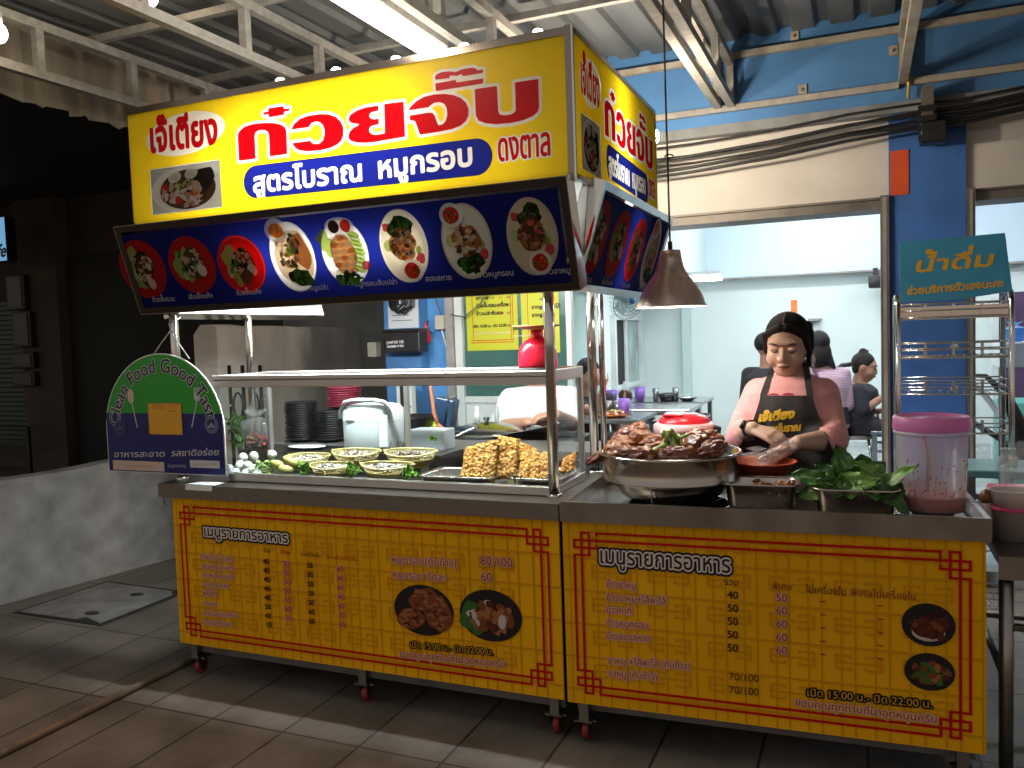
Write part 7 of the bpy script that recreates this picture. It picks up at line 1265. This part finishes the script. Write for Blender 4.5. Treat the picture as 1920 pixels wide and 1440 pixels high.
for px_, lab in ((1140, 'short grey tumbler behind the salad plate'), (1158, 'second grey tumbler behind the salad plate beside the purple cup')): cup(px_, yc+.2, .03, .10, m_cup, lab, 'tumbler', f.z+.011, 'steel tumblers')
q = atY(1280, 815, 3.0); g = G()
for x in (q.x-.18, q.x+.12):
    for y in (2.95, 3.25): g.bar((x, y, RF), (x, y, q.z+.08), .02, .02, m_tleg, up=(0, 1, 0))
g.box(q.x-.2, q.x+.14, 2.93, 3.27, q.z+.081, q.z+.10, m_black); solo(g, 'stool', 'black topped square stool in front of the dining tables', 'stool')
# tables at the right, by the bun-haired woman
a = atY(1632, 806, 4.4); table('dining_table', 'steel table with a white cloth beside the woman with the hair bun', a.x, a.x+.7, 4.3, 4.9, a.z, grp)
g = G(); p = atY(1636, 770, 4.55); g.lathe([(0, 0), (.03, 0), (.034, .11), (.03, .11), (.028, .004), (0, .004)], m_cup, 20, (p.x, 4.55, a.z+.001)); solo(g, 'tumbler', 'steel tumbler on the table in front of the woman with the hair bun', 'tumbler', 'steel tumblers')
g = G(); p = atY(1648, 790, 4.45); g.box(p.x, p.x+.22, 4.38, 4.5, a.z+.001, a.z+.12, m_white, .008); g.box(p.x+.02, p.x+.16, 4.40, 4.48, a.z+.1205, a.z+.15, m_cup); solo(g, 'condiment_caddy', 'white condiment caddy on the table by the blue pillar', 'caddy')
def pushchair(px, py, y, lab):
    p = atY(px, py, y); g = G(); 
    g.tube([p+V((-.30, .1, -.55)), p+V((-.05, 0, -.05)), p+V((.02, -.02, .02))], .014, m_black, 8); g.tube([p+V((-.03, 0, -.02)), p+V((.05, 0, .04)), p+V((.14, 0, .05))], .020, m_black, 8); return g, p
g, p = pushchair(1568, 694, 4.7, ''); g.tube([p+V((-.05, .05, -.1)), p+V((-.1, .1, -.2)), p+V((-.16, .15, -.5))], .03, m_black, 8); g.tube([(p.x-.3+.09*math.cos(a), 4.8, RF+.1+.09*math.sin(a)) for a in np.linspace(0, 6.28, 18)], .012, m_black, 6, True); g.tube([p+V((-.30, .1, -.55)), V((p.x-.3, 4.8, RF+.1))], .014, m_black, 8); solo(g, 'pushchair', 'black pushchair handle behind the woman with the hair bun', 'pushchair')
p = atY(1850, 745, 3.6); t = thing('pushchair', 'black pushchair with a pale grey hood and bag in the room beyond the chrome rack', 'pushchair', (p.x, 3.6, RF))
g = G(); P = []
for i in range(9):
    u_ = i/8; P.append([p+V((-.16+.30*u_, -.12+.3*j/6, .14-.30*u_**2-.10*u_+.03*math.sin(j*1.05))) for j in range(7)])
g.grid(P, mat('grey_hood_cloth', (.42, .43, .45), .8, var=.15, vs=9, bump=.4, bs=12)); g.build('hood', t)
g = G(); g.tube([p+V((-.20, -.1, .16)), p+V((-.02, -.12, .15)), p+V((.10, -.13, .02)), p+V((.17, -.13, -.18)), p+V((.17, -.13, -.40))], [.012, .016, .03, .055, .03], m_black, 10); g.tube([p+V((-.18, -.13, -.10)), p+V((.0, -.14, -.22)), p+V((.16, -.14, -.34))], .018, m_black, 8); g.tube([p+V((.16, -.13, -.38)), V((p.x+.05, 3.5, RF+.09))], .014, m_black, 8); g.tube([p+V((-.16, .1, -.1)), V((p.x-.1, 3.7, RF+.09))], .014, m_black, 8); g.build('frame', t)
for dx, yy_ in ((.05, 3.5), (-.1, 3.7)): g = G(); g.tube([(p.x+dx+.085*math.cos(a), yy_, RF+.095+.085*math.sin(a)) for a in np.linspace(0, 6.28, 20)], .013, m_black, 6, True); g.cyl((p.x+dx, yy_-.015, RF+.095), (p.x+dx, yy_+.015, RF+.095), .03, m_greyfr); g.build('wheel', t)
# ================================================================ left shop front: posters, box, papers
def poster(x0, x1, ytop, pxb, lab, two):
    t_ = thing('menu_poster', lab, 'poster', (x0, FY+.015, 1.33), 'yellow menu posters on the glass'); zb = atY(*pxb, FY).z; zt = zb+.75; xm_ = (x0+x1)/2
    g = G(); yp = mat('poster_yellow', (.48, .50, .02), .45); g.box(x0, x1, FY+.0145, FY+.0185, zb, zt, yp); g.build('sheet', t_); g = G(); pr = Print(g, (x0, FY+.0145, zb), (1, 0, 0), (0, 0, 1), (0, -1, 0), .001); w = x1-x0; bl_, rd = P_['black'], P_['red']
    for z in (.05, .065): pr.rect(.03, w-.03, z, z+.005, rd)
    for x in (.03, .045, w-.05, w-.035): pr.rect(x, x+.004, .075, .72, yp if x < .04 else rd)
    names = rows if not two else ['ข้าวขาหมู', 'ข้าวขาหมู+ไส้พะโล้', 'ข้าวคากิ', 'ข้าวหมูกรอบ', 'ข้าวสองสหาย', '', 'ขาหมู +ไส้พะโล้', 'ขาหมู']
    for i, s_ in enumerate(names):
        if s_: pr.text(s_, (.075, .60-.052*i), .034, bl_, grow=.0012, res=14)
        for j in range(3): pr.text(('40', '50', '60')[j], (w*.5+j*w*.15, .60-.052*i), .026, bl_ if j % 2 == 0 else rd, res=12)
    pr.text('เปิด 15.00 น.- ปิด 22.00 น.', (w-.05, .155), .026, bl_, al='r', grow=.001, res=14); pr.text('ขอบคุณทุกท่านที่มาอุดหนุนครับ', (w-.05, .11), .022, P_['white'], al='r', res=14); g.build('lettering', t_)
poster(atY(873, 600, FY).x, atY(969, 600, FY).x, 0, (920, 657), 'yellow menu poster at the left on the dark glass, half under the lit board', False); poster(atY(976, 600, FY).x, atY(1047, 600, FY).x, 0, (1010, 662), 'yellow menu poster at the right on the dark glass behind the red jug', True)
yf = 2.2
t = thing('black_box', 'black box with two white printed lines on the blue pillar', 'box', atY(757, 650, yf)); p, q = atY(718, 618, yf-.12), atY(787, 660, yf-.12); g = G(); g.box(p.x, q.x, yf-.12, yf-.001, q.z, p.z-.02, m_black, .006); g.box(p.x-.004, q.x+.004, yf-.124, yf-.001, p.z-.0195, p.z, m_black, .004); g.build('case', t)
g = G(); pr = Print(g, (p.x, yf-.12, q.z), (1, 0, 0), (0, 0, 1), (0, -1, 0), .001); w1 = mat('white_ink', (.6, .6, .6), .5); fit(pr, '(1447157 153', (725, 645), (757, 643), w1, None, grow=.0012); fit(pr, '44540880 17 054', (726, 652), (757, 650), w1, None, grow=.0012); g.build('lettering', t)
g = G(); p, q = atY(727, 560, yf), atY(786, 614, yf); g.box(p.x, q.x, yf-.006, yf-.001, q.z, p.z, mat('white_notice', (.62, .64, .68), .5)); pr = Print(g, (p.x, yf-.006, q.z), (1, 0, 0), (0, 0, 1), (0, -1, 0), .001)
for i in range(3): pr.rect(.03, (q.x-p.x)-.05-.02*(i % 2), .05+.035*i, .054+.035*i, P_['dish'])
solo(g, 'paper_notice', 'white paper notice on the blue pillar above the black box', 'paper')
g = G(); R = random.Random(9); p = atY(752, 562, yf-.03)
for i in range(7): a = R.uniform(.05, .13); c_ = p+V((R.uniform(-.05, .06), R.uniform(-.03, .01), 0)); g.tube([c_+V((-a*.8, 0, .03)), c_+V((-a*.7, 0, -a*.6)), c_+V((0, -.01, -a*R.uniform(.7, 1.1))), c_+V((a*.7, 0, -a*.5)), c_+V((a*.8, 0, .04))], .007, m_black, 6)
p2 = atY(790, 548, yf); g.box(p.x-.14, p2.x, yf-.10, yf-.001, p.z+.01, p.z+.06, m_track); solo(g, 'coiled_cable', 'tangle of black cable looped over the white notice', 'cable')
g = G(); p = atY(795, 622, yf+.05); zt_ = atY(795, 610, yf).z; g.lathe([(0, -.10), (.028, -.09), (.033, -.06), (.022, -.01), (.008, .03), (.006, .055), (0, .055)], m_red, 20, (p.x, FY-.02, zt_-.03)); g.bar((p.x, FY-.02, zt_+.02), (p.x, FY+.02, zt_+.03), .008, .008, m_black); solo(g, 'red_bottle', 'small red drop shaped bottle hanging on the blue pillar', 'bottle')
g = G(); p = atY(830, 604, FY); g.box(p.x-.035, p.x+.03, FY-.05, FY+.018, p.z-.05, p.z+.045, mat('beige_switch', (.46, .43, .36), .5), .004); g.tube([p+V((0, -.02, -.05)), p+V((.03, -.01, -.18)), p+V((.07, 0, -.32))], .005, m_white, 6); g.tube([p+V((0, -.02, .045)), p+V((-.04, -.01, .14)), p+V((-.03, 0, .5))], .005, m_track, 6); solo(g, 'switch_box', 'beige switch box with a hanging wire beside the grey door post', 'switch')
g = G(); a = atY(845, 590, FY-.04); g.tube([a, a+V((.10, 0, -.02)), a+V((.22, 0, .06)), a+V((.33, 0, .22)), a+V((.36, 0, .45))], .005, m_track, 6); solo(g, 'loose_wire', 'thin loose wire drooping across the left menu poster', 'wire')
p = atY(705, 655, 2.25); g = G(); g.box(p.x-.03, p.x+.04, 2.19, 2.25, p.z-.05, p.z+.05, mat('beige_plate', (.42, .40, .30), .5)); solo(g, 'socket_plate', 'beige socket plate at the left edge of the blue pillar', 'socket')
# ================================================================ wok stove behind the case
Y = 1.15
t = thing('wok_stove', 'black iron wok stove with a large domed steel lid behind the glass case', 'stove', (-.85, Y, 0)); c = atY(905, 800, Y); rl = (atY(965, 795, Y).x-atY(840, 800, Y).x)/2*.98
g = G(); g.add([atY(800, 842, .98), atY(1030, 800, 1.02), atY(1060, 790, 1.55), atY(815, 800, 1.55)], [(0, 1, 2, 3)], m_plate); b1 = atY(1030, 800, 1.02); g.box(c.x-.35, c.x+.55, Y-.18, Y+.35, 0, c.z-.12, m_plate); g.box(c.x-.30, c.x+.50, Y-.16, Y+.3, c.z-.119, c.z-.06, mat('black_iron', (.02, .022, .024), .4, .5), .01); g.build('frame', t)
g = G(); o = (c.x, Y+.05, c.z-.035); g.lathe([(rl*1.16, .0), (rl*1.13, .007), (rl*.95, .024), (rl*.55, .044), (rl*.12, .052), (0, .053)], mat('lid_steel', (.50, .50, .48), .16, 1), 48, o); g.lathe([(rl*1.16, -.001), (rl*1.17, -.02), (rl*.8, -.06)], m_black, 48, o); g.lathe([(.0, .08), (.018, .078), (.016, .068), (.008, .052)], m_black, 16, o); g.build('lid', t)
g = G(); a, b = atY(846, 822, 1.0), atY(880, 806, .97); g.tube([atY(836, 824, .95), a, b, atY(900, 800, 1.0)], .006, m_chrome, 8); g.build('tap_lever', t)
g = G(); c = atY(762, 790, 1.05); g.lathe([(0, -.11), (.07, -.10), (.12, -.05), (.14, .0), (.145, .005), (.137, .003), (.11, -.05), (0, -.09)], mat('black_wok', (.02, .02, .022), .3, .6), 36, (c.x, 1.08, c.z+.02)); g.cyl((c.x, 1.08, BTZ-.03), (c.x, 1.08, c.z-.085), .09, m_under); solo(g, 'wok', 'small black wok standing right of the rice cooker', 'wok')
g = G(); a, b = atY(807, 722, 1.0), atY(814, 775, 1.0); g.tube([a+V((0, 0, .03)), a, b, b+V((.02, 0, -.06))], .010, mat('wooden_handle', (.36, .13, .06), .5), 8); e = atY(835, 808, .98); g.tube([b+V((.02, 0, -.06)), e], .012, mat('wooden_handle', (.36, .13, .06), .5), 8); solo(g, 'ladle_handle', 'bent reddish wooden handle leaning by the wok', 'ladle')
g = G(); p, q = atY(822, 750, 1.25), atY(850, 800, 1.25); M = Matrix.Translation(((p.x+q.x)/2, 1.25, (p.z+q.z)/2)) @ Matrix.Rotation(.2, 4, 'Y'); g.box(-.055, .055, -.04, .04, -.13, .085, mat('dark_blue_can', (.012, .035, .08), .3), .008, M); g.box(.02, .03, -.045, .045, -.12, .1, m_chrome, 0, M); solo(g, 'blue_can', 'dark blue can standing tilted by the wok lid', 'can')
g = G(); p = atY(812, 812, 1.1); g.lathe([(0, -.05), (.03, -.05), (.035, .0), (.02, .04), (.012, .06), (0, .06)], mat('lime_plastic', (.42, .52, .03), .35), 20, (p.x, 1.12, p.z)); g.cyl((p.x, 1.12, BTZ-.02), (p.x, 1.12, p.z-.051), .03, m_under); solo(g, 'lime_bottle', 'lime green bottle beside the wok handle', 'bottle')
for px_, py_, r, m, lab in ((893, 778, .016, m_white, 'little white capped jar behind the wok lid'), (930, 775, .015, hazy('jar_clear', (.7, .75, .75), .6), 'clear glass jar behind the wok lid')): p = atY(px_, py_, 1.45); g = G(); g.lathe([(0, -.05), (r, -.05), (r, .01), (r*.6, .02), (r*.7, .045), (0, .045)], m, 16, (p.x, 1.46, p.z)); g.cyl((p.x, 1.46, .9), (p.x, 1.46, p.z-.051), .014, m_plate); solo(g, 'jar', lab, 'jar')
# little steel wall cabinet post seen between case and pillar
g = G(); p, q = atY(746, 722, 1.9), atY(776, 762, 1.9); g.box(p.x, q.x, 1.88, 1.93, .3, p.z+.05, m_whitefr); g.box(p.x+.03, q.x-.03, 1.872, 1.879, q.z, p.z, m_dark); [g.ell((x, 1.877, z), (.007, .004, .007), m_track, n=8, k=6) for x in (p.x+.012, q.x-.012) for z in (p.z, q.z)]; solo(g, 'slotted_post', 'white slotted steel post in front of the blue pillar', 'post')
# ornamental gate and plant behind the left end of the case
g = G(); R = random.Random(1); yg = 1.35; mgt = mat('dark_iron', (.03, .03, .032), .35, .8)
for x_ in (430, 455, 470, 488): p = atY(x_, 700, yg); g.cyl((p.x, yg, 0), (p.x, yg, p.z+.05), .012, mgt, n=8)
for x_, y_, r in ((447, 760, .06), (478, 757, .05)): p = atY(x_, y_, yg); g.tube([p+V((r*.6*math.cos(a), 0, r*1.3*math.sin(a))) for a in np.linspace(0, 6.28, 20)], .007, mgt, 6, True)
for x_, y_ in ((432, 760), (478, 757), (499, 742), (499, 770)): g.ell(atY(x_, y_, yg-.02), (.012,)*3, m_chrome, n=10, k=8)
solo(g, 'iron_gate', 'dark wrought iron gate with round scrolls seen through the left end of the case', 'gate')
t = thing('potted_plant', 'leafy green plant seen through the left end of the glass case', 'plant', (atY(446, 800, 1.2).x, 1.2, 0)); pz_ = atY(446, 800, 1.2); g = G()
for i in range(26): a = R.uniform(0, 6.28); e_ = R.uniform(.2, 1.4); leaf(g, pz_+V((R.uniform(-.06, .06), R.uniform(-.04, .04), R.uniform(-.12, .06))), (math.cos(a)*math.cos(e_), math.sin(a)*math.cos(e_), math.sin(e_)), R.uniform(.05, .09), R.uniform(.012, .022), R.uniform(0, .9), (m_lett2, m_kale)[i % 2], i)
g.build('leaves', t); g = G(); g.lathe([(0, 0), (.09, 0), (.12, .2), (.11, .2), (0, .19)], mat('clay_pot', (.25, .11, .06), .7), 24, (pz_.x, 1.2, 0)); g.tube([(pz_.x, 1.2, .19), (pz_.x+.02, 1.2, .6), pz_], .012, m_track, 8); g.build('pot', t)
# wall fan
p = atY(1178, 560, 4.6); t = thing('wall_fan', 'grey wall fan above the frosted window', 'fan', p); M = Matrix.Translation(p) @ V((.8, -.5, -.35)).to_track_quat('Z', 'Y').to_matrix().to_4x4(); g = G(); mf = mat('fan_grey', (.30, .38, .40), .4)
for r in (.19, .15, .11, .07): g.tube([(r*math.cos(a), r*math.sin(a), .05-.8*r*r) for a in np.linspace(0, 6.28, 40)], .004, mf, 5, True, M=M)
for j in range(28): a = j*6.283/28; g.tube([(.03*math.cos(a), .03*math.sin(a), .055), (.19*math.cos(a), .19*math.sin(a), .02), (.19*math.cos(a), .19*math.sin(a), -.04), (.04*math.cos(a), .04*math.sin(a), -.07)], .0022, mf, 4, M=M)
g.build('cage', t); g = G()
for j in range(3): M3 = M @ Matrix.Rotation(j*2.094, 4, 'Z'); g.grid([[(.03+.12*i/4, (k_-1)*.045*(1+.3*i/4), -.012+.02*(k_-1)) for k_ in range(3)] for i in range(5)], hazy('fan_blade', (.5, .62, .64), .3) if j == 0 else bpy.data.materials['fan_blade'], True, M3)
g.build('blade', t); g = G(); g.cyl((0, 0, -.14), (0, 0, .0), .05, mf, M=M); g.ell(M @ V((0, 0, .055)), (.032,)*3, mat('fan_blue', (.03, .10, .35), .3), n=14, k=8); g.build('motor', t)
g = G(); g.tube([M @ V((0, 0, -.12)), M @ V((0, .05, -.25)), V((LX+.01, p.y+.15, p.z+.02))], .018, mf, 8); g.build('bracket', t)
# ================================================================ chrome rack with the drinking water sign
Y = 1.45; DP = .24; x0, x1 = atY(1683, 600, Y).x, atY(1897, 600, Y).x
t = thing('wire_rack', 'tall chrome wire shelf rack standing before the blue pillar', 'rack', ((x0+x1)/2, Y+.1, 0)); zs = [atY(1790, yy, Y).z for yy in (594, 669, 739, 812)]; zs += [.42, .16]
ztop = atY(1683, 556, Y).z
for x in (x0, x1):
    g = G(); g.tube([(x, Y, 0), (x, Y, ztop-.04), (x, Y+.03, ztop), (x, Y+DP-.03, ztop), (x, Y+DP, ztop-.04), (x, Y+DP, 0)], .0125, m_chrome, 10); g.build('upright', t)
for i, z in enumerate(zs):
    g = G(); 
    for dz in ((0, .032, .062) if i < 3 else (0, .045)):
        g.tube([(x0, Y-.004, z+dz), (x1, Y-.004, z+dz)], .0035 if dz else .005, m_chrome, 6); g.tube([(x0, Y+DP, z+dz), (x1, Y+DP, z+dz)], .0035, m_chrome, 6); [g.tube([(x, Y, z+dz), (x, Y+DP, z+dz)], .0035, m_chrome, 6) for x in (x0+.012, x1-.012)]
    for k_ in range(14): x = x0+(x1-x0)*(k_+.5)/14; g.tube([(x, Y, z+.004), (x, Y+DP, z+.004)], .0018, m_chrome, 5)
    for k_ in (1, 2, 3): x = x0+(x1-x0)*k_/4; g.box(x-.006, x+.006, Y-.005, Y-.002, z, z+.06, m_chrome)
    if i in (0, 1): g.box(x0+.01, x1-.01, Y+.003, Y+.008, z-.008, z+(.05 if i == 0 else .004), m_chrome)
    g.build('shelf', t)
for px_, py_, lab in ((1790, 650, 'small white ball shaped cap on the second shelf of the chrome rack'), (1790, 727, 'small white cap on the third shelf of the chrome rack')): p = atY(px_, py_, Y+.03); g = G(); g.ell(p, (.018, .014, .011), m_white, n=14, k=8); g.lathe([(.012, -.012), (.016, -.006)], m_white, 14, p); solo(g, 'bottle_stopper', lab, 'stopper', 'white caps on the chrome rack')
ys2 = Y-.004; q = [atY(*c_, ys2+.03*(c_[1] < 500)) for c_ in ((1689, 566), (1898, 545), (1884, 437), (1686, 455))]
t = thing('water_sign', 'tilted turquoise board with orange painted Thai words propped on the chrome rack', 'sign', (q[0].lerp(q[1], .5)))
m_turq = mat('turquoise_board', (.05, .36, .60), .55, var=.12, vs=5); nq = (q[1]-q[0]).cross(q[3]-q[0]).normalized(); nq = nq if nq.y < 0 else -nq; us = (q[1]-q[0]).normalized(); vq = nq.cross(us); vq = vq if vq.z > 0 else -vq
oq = q[0]; uvs = [((c_-oq).dot(us), (c_-oq).dot(vq)) for c_ in q]; bot = [(uvs[0][0]+(uvs[1][0]-uvs[0][0])*t_, uvs[0][1]+(uvs[1][1]-uvs[0][1])*t_-(.012*math.sin(t_*3.1))) for t_ in np.linspace(0, 1, 10)]
poly = bot+[uvs[2], uvs[3]]; Mq = frame(oq, us, vq); g = G(); g.prism(poly, -.004, .004, m_turq, Mq, side=mat('board_edge_yellow', (.42, .32, .05), .6)); g.build('board', t)
nn_ = Mq.to_3x3() @ V((0, 0, 1)); nn_ = nn_ if nn_.y < 0 else -nn_
g = G(); pr = Print(g, oq+nn_*.004, us, vq, nn_, .001); m_or = mat('orange_paint', (.85, .45, .02), .55); fit(pr, 'น้ำดื่ม', (1712, 511), (1864, 498), m_or, .052, grow=.0022, skew=.16); fit(pr, 'ช่วยบริการตัวเองนะคะ', (1700, 553), (1882, 537), m_or, .026, grow=.0016, skew=.12); g.build('lettering', t)
# ================================================================ right-hand steel table with tubs
TX = O2+U2*(W2+.03)
zt_ = .742; t = thing('side_table', 'bare steel work table at the right edge beside the shorter cart', 'table', (1.75, .5, 0)); g = G(); g.box(1.345, 2.3, .10, .95, zt_-.03, zt_, m_ctop, .004); g.box(1.345, 2.3, .095, .098, zt_-.07, zt_, m_ctop); g.build('top', t)
for x in (1.37, 2.25):
    for y in (.13, .92): g = G(); g.cyl((x, y, 0), (x, y, zt_-.031), .02, m_steel); g.build('leg', t)
g = G(); g.cyl((1.39, .13, .52), (2.23, .13, .52), .012, m_steel); g.cyl((1.39, .92, .30), (2.23, .92, .30), .012, m_steel); g.cyl((1.37, .21, .35), (1.37, .90, .35), .012, m_steel); g.build('rail', t)
def tub(c_, r0, r1, h, m, sy=.8): g = G(); g.lathe([(0, 0), (r0, 0), (r1, h), (r1+.004, h+.002), (r1-.002, h+.003), (r0-.003, .003), (0, .003)], m, 36, c_, sy=sy); return g
m_tub = hazy('white_tub', (.86, .78, .72), .12, .35); c_ = atY(1868, 1000, .30); c_ = V((1.415, .32, zt_+.001))
g = tub(c_, .050, .060, .095, m_tub); g.lathe([(.061, .094), (.064, .098), (.062, .108), (.055, .106)], mat('magenta_rim', (.62, .04, .16), .35), 36, c_, sy=.8); solo(g, 'plastic_tub', 'lower white plastic tub with a magenta rim on the side table', 'tub', 'white plastic tubs on the side table')
g = tub(c_+V((0, 0, .104)), .054, .066, .055, m_tub); g.box(c_.x-.045, c_.x+.015, c_.y-.02, c_.y+.02, c_.z+.112, c_.z+.14, m_red, .004); solo(g, 'plastic_tub', 'upper white plastic tub stacked on the magenta rimmed one', 'tub', 'white plastic tubs on the side table')
g = G(); g.box(1.37, 1.50, .42, .56, zt_+.002, zt_+.14, mat('magenta_box', (.55, .02, .09), .35), .01); solo(g, 'magenta_box', 'magenta plastic box behind the white tubs on the side table', 'box')
g = G(); P = [[V((1.46+.045*j/6+.01*math.sin(i*2+j), .40+.02*math.sin(j*1.7+i), zt_+.13+.05*i/5+.012*math.sin(j*2.1))) for j in range(7)] for i in range(6)]; g.grid(P, mat('foil_wrapper', (.55, .30, .38), .25, .6, var=.5, vs=40)); solo(g, 'snack_wrapper', 'crumpled pink foil wrapper above the magenta box', 'wrapper')
g = bag((1.535, .30, zt_+.001), .055, .13, m_film, 9); solo(g, 'plastic_bag', 'crumpled clear plastic bag at the right edge of the side table', 'bag')
g = G(); g.ell((1.345, .34, zt_+.13), (.022, .022, .028), mat('brown_jar', (.16, .08, .02), .3), n=16, k=10); g.cyl((1.349, .34, zt_+.001), (1.347, .34, zt_+.115), .018, m_tub); solo(g, 'sauce_bottle', 'small brown sauce bottle wedged between bucket and tubs', 'bottle')
# turquoise folding table with bottles behind
a = atY(1820, 868, 1.25); table('folding_table', 'pale turquoise folding table behind the side table at the right edge', a.x-.05, a.x+.85, 1.05, 1.38, a.z, None, z0=0, m=mat('turquoise_top', (.16, .42, .46), .35))
for px_, m, lab in ((1883, hazy('bottle_milk', (.7, .7, .74), .3), 'squat white squeeze bottle on the turquoise table at the left'), (1897, m_white, 'short white squeeze bottle on the turquoise table at the right')): p = atY(px_, 855, 1.2); g = G(); g.lathe([(0, 0), (.022, 0), (.024, .005), (.024, .03), (.013, .042), (.012, .062), (.015, .063), (.015, .072), (0, .072)], m, 20, (p.x, 1.2, a.z+.001)); solo(g, 'squeeze_bottle', lab, 'bottle', 'white bottles on the turquoise table')
g = bag((atY(1912, 910, .8).x, .8, zt_+.001), .06, .24, m_film, 4); solo(g, 'hanging_bag', 'tall clear plastic bag standing at the far right edge', 'bag')
g = G(); p = atY(1908, 630, 3.4); g.box(p.x-.1, p.x+.3, 3.4, 3.7, p.z-.2, p.z-.04, m_whitefr, .01); g.box(p.x-.1, p.x-.06, 3.42, 3.46, RF, p.z-.2005, m_tleg); g.box(p.x+.2, p.x+.24, 3.42, 3.46, RF, p.z-.2005, m_tleg); solo(g, 'white_cabinet', 'white box cabinet at the right edge below the blue bag', 'cabinet')
g = bag((p.x, 3.5, p.z-.039), .07, .13, hazy('blue_film', (.12, .35, .70), .35, .2), 8); solo(g, 'blue_bag', 'crumpled blue and clear plastic bag on the white cabinet at the right edge', 'bag')
bpy.context.view_layer.update()
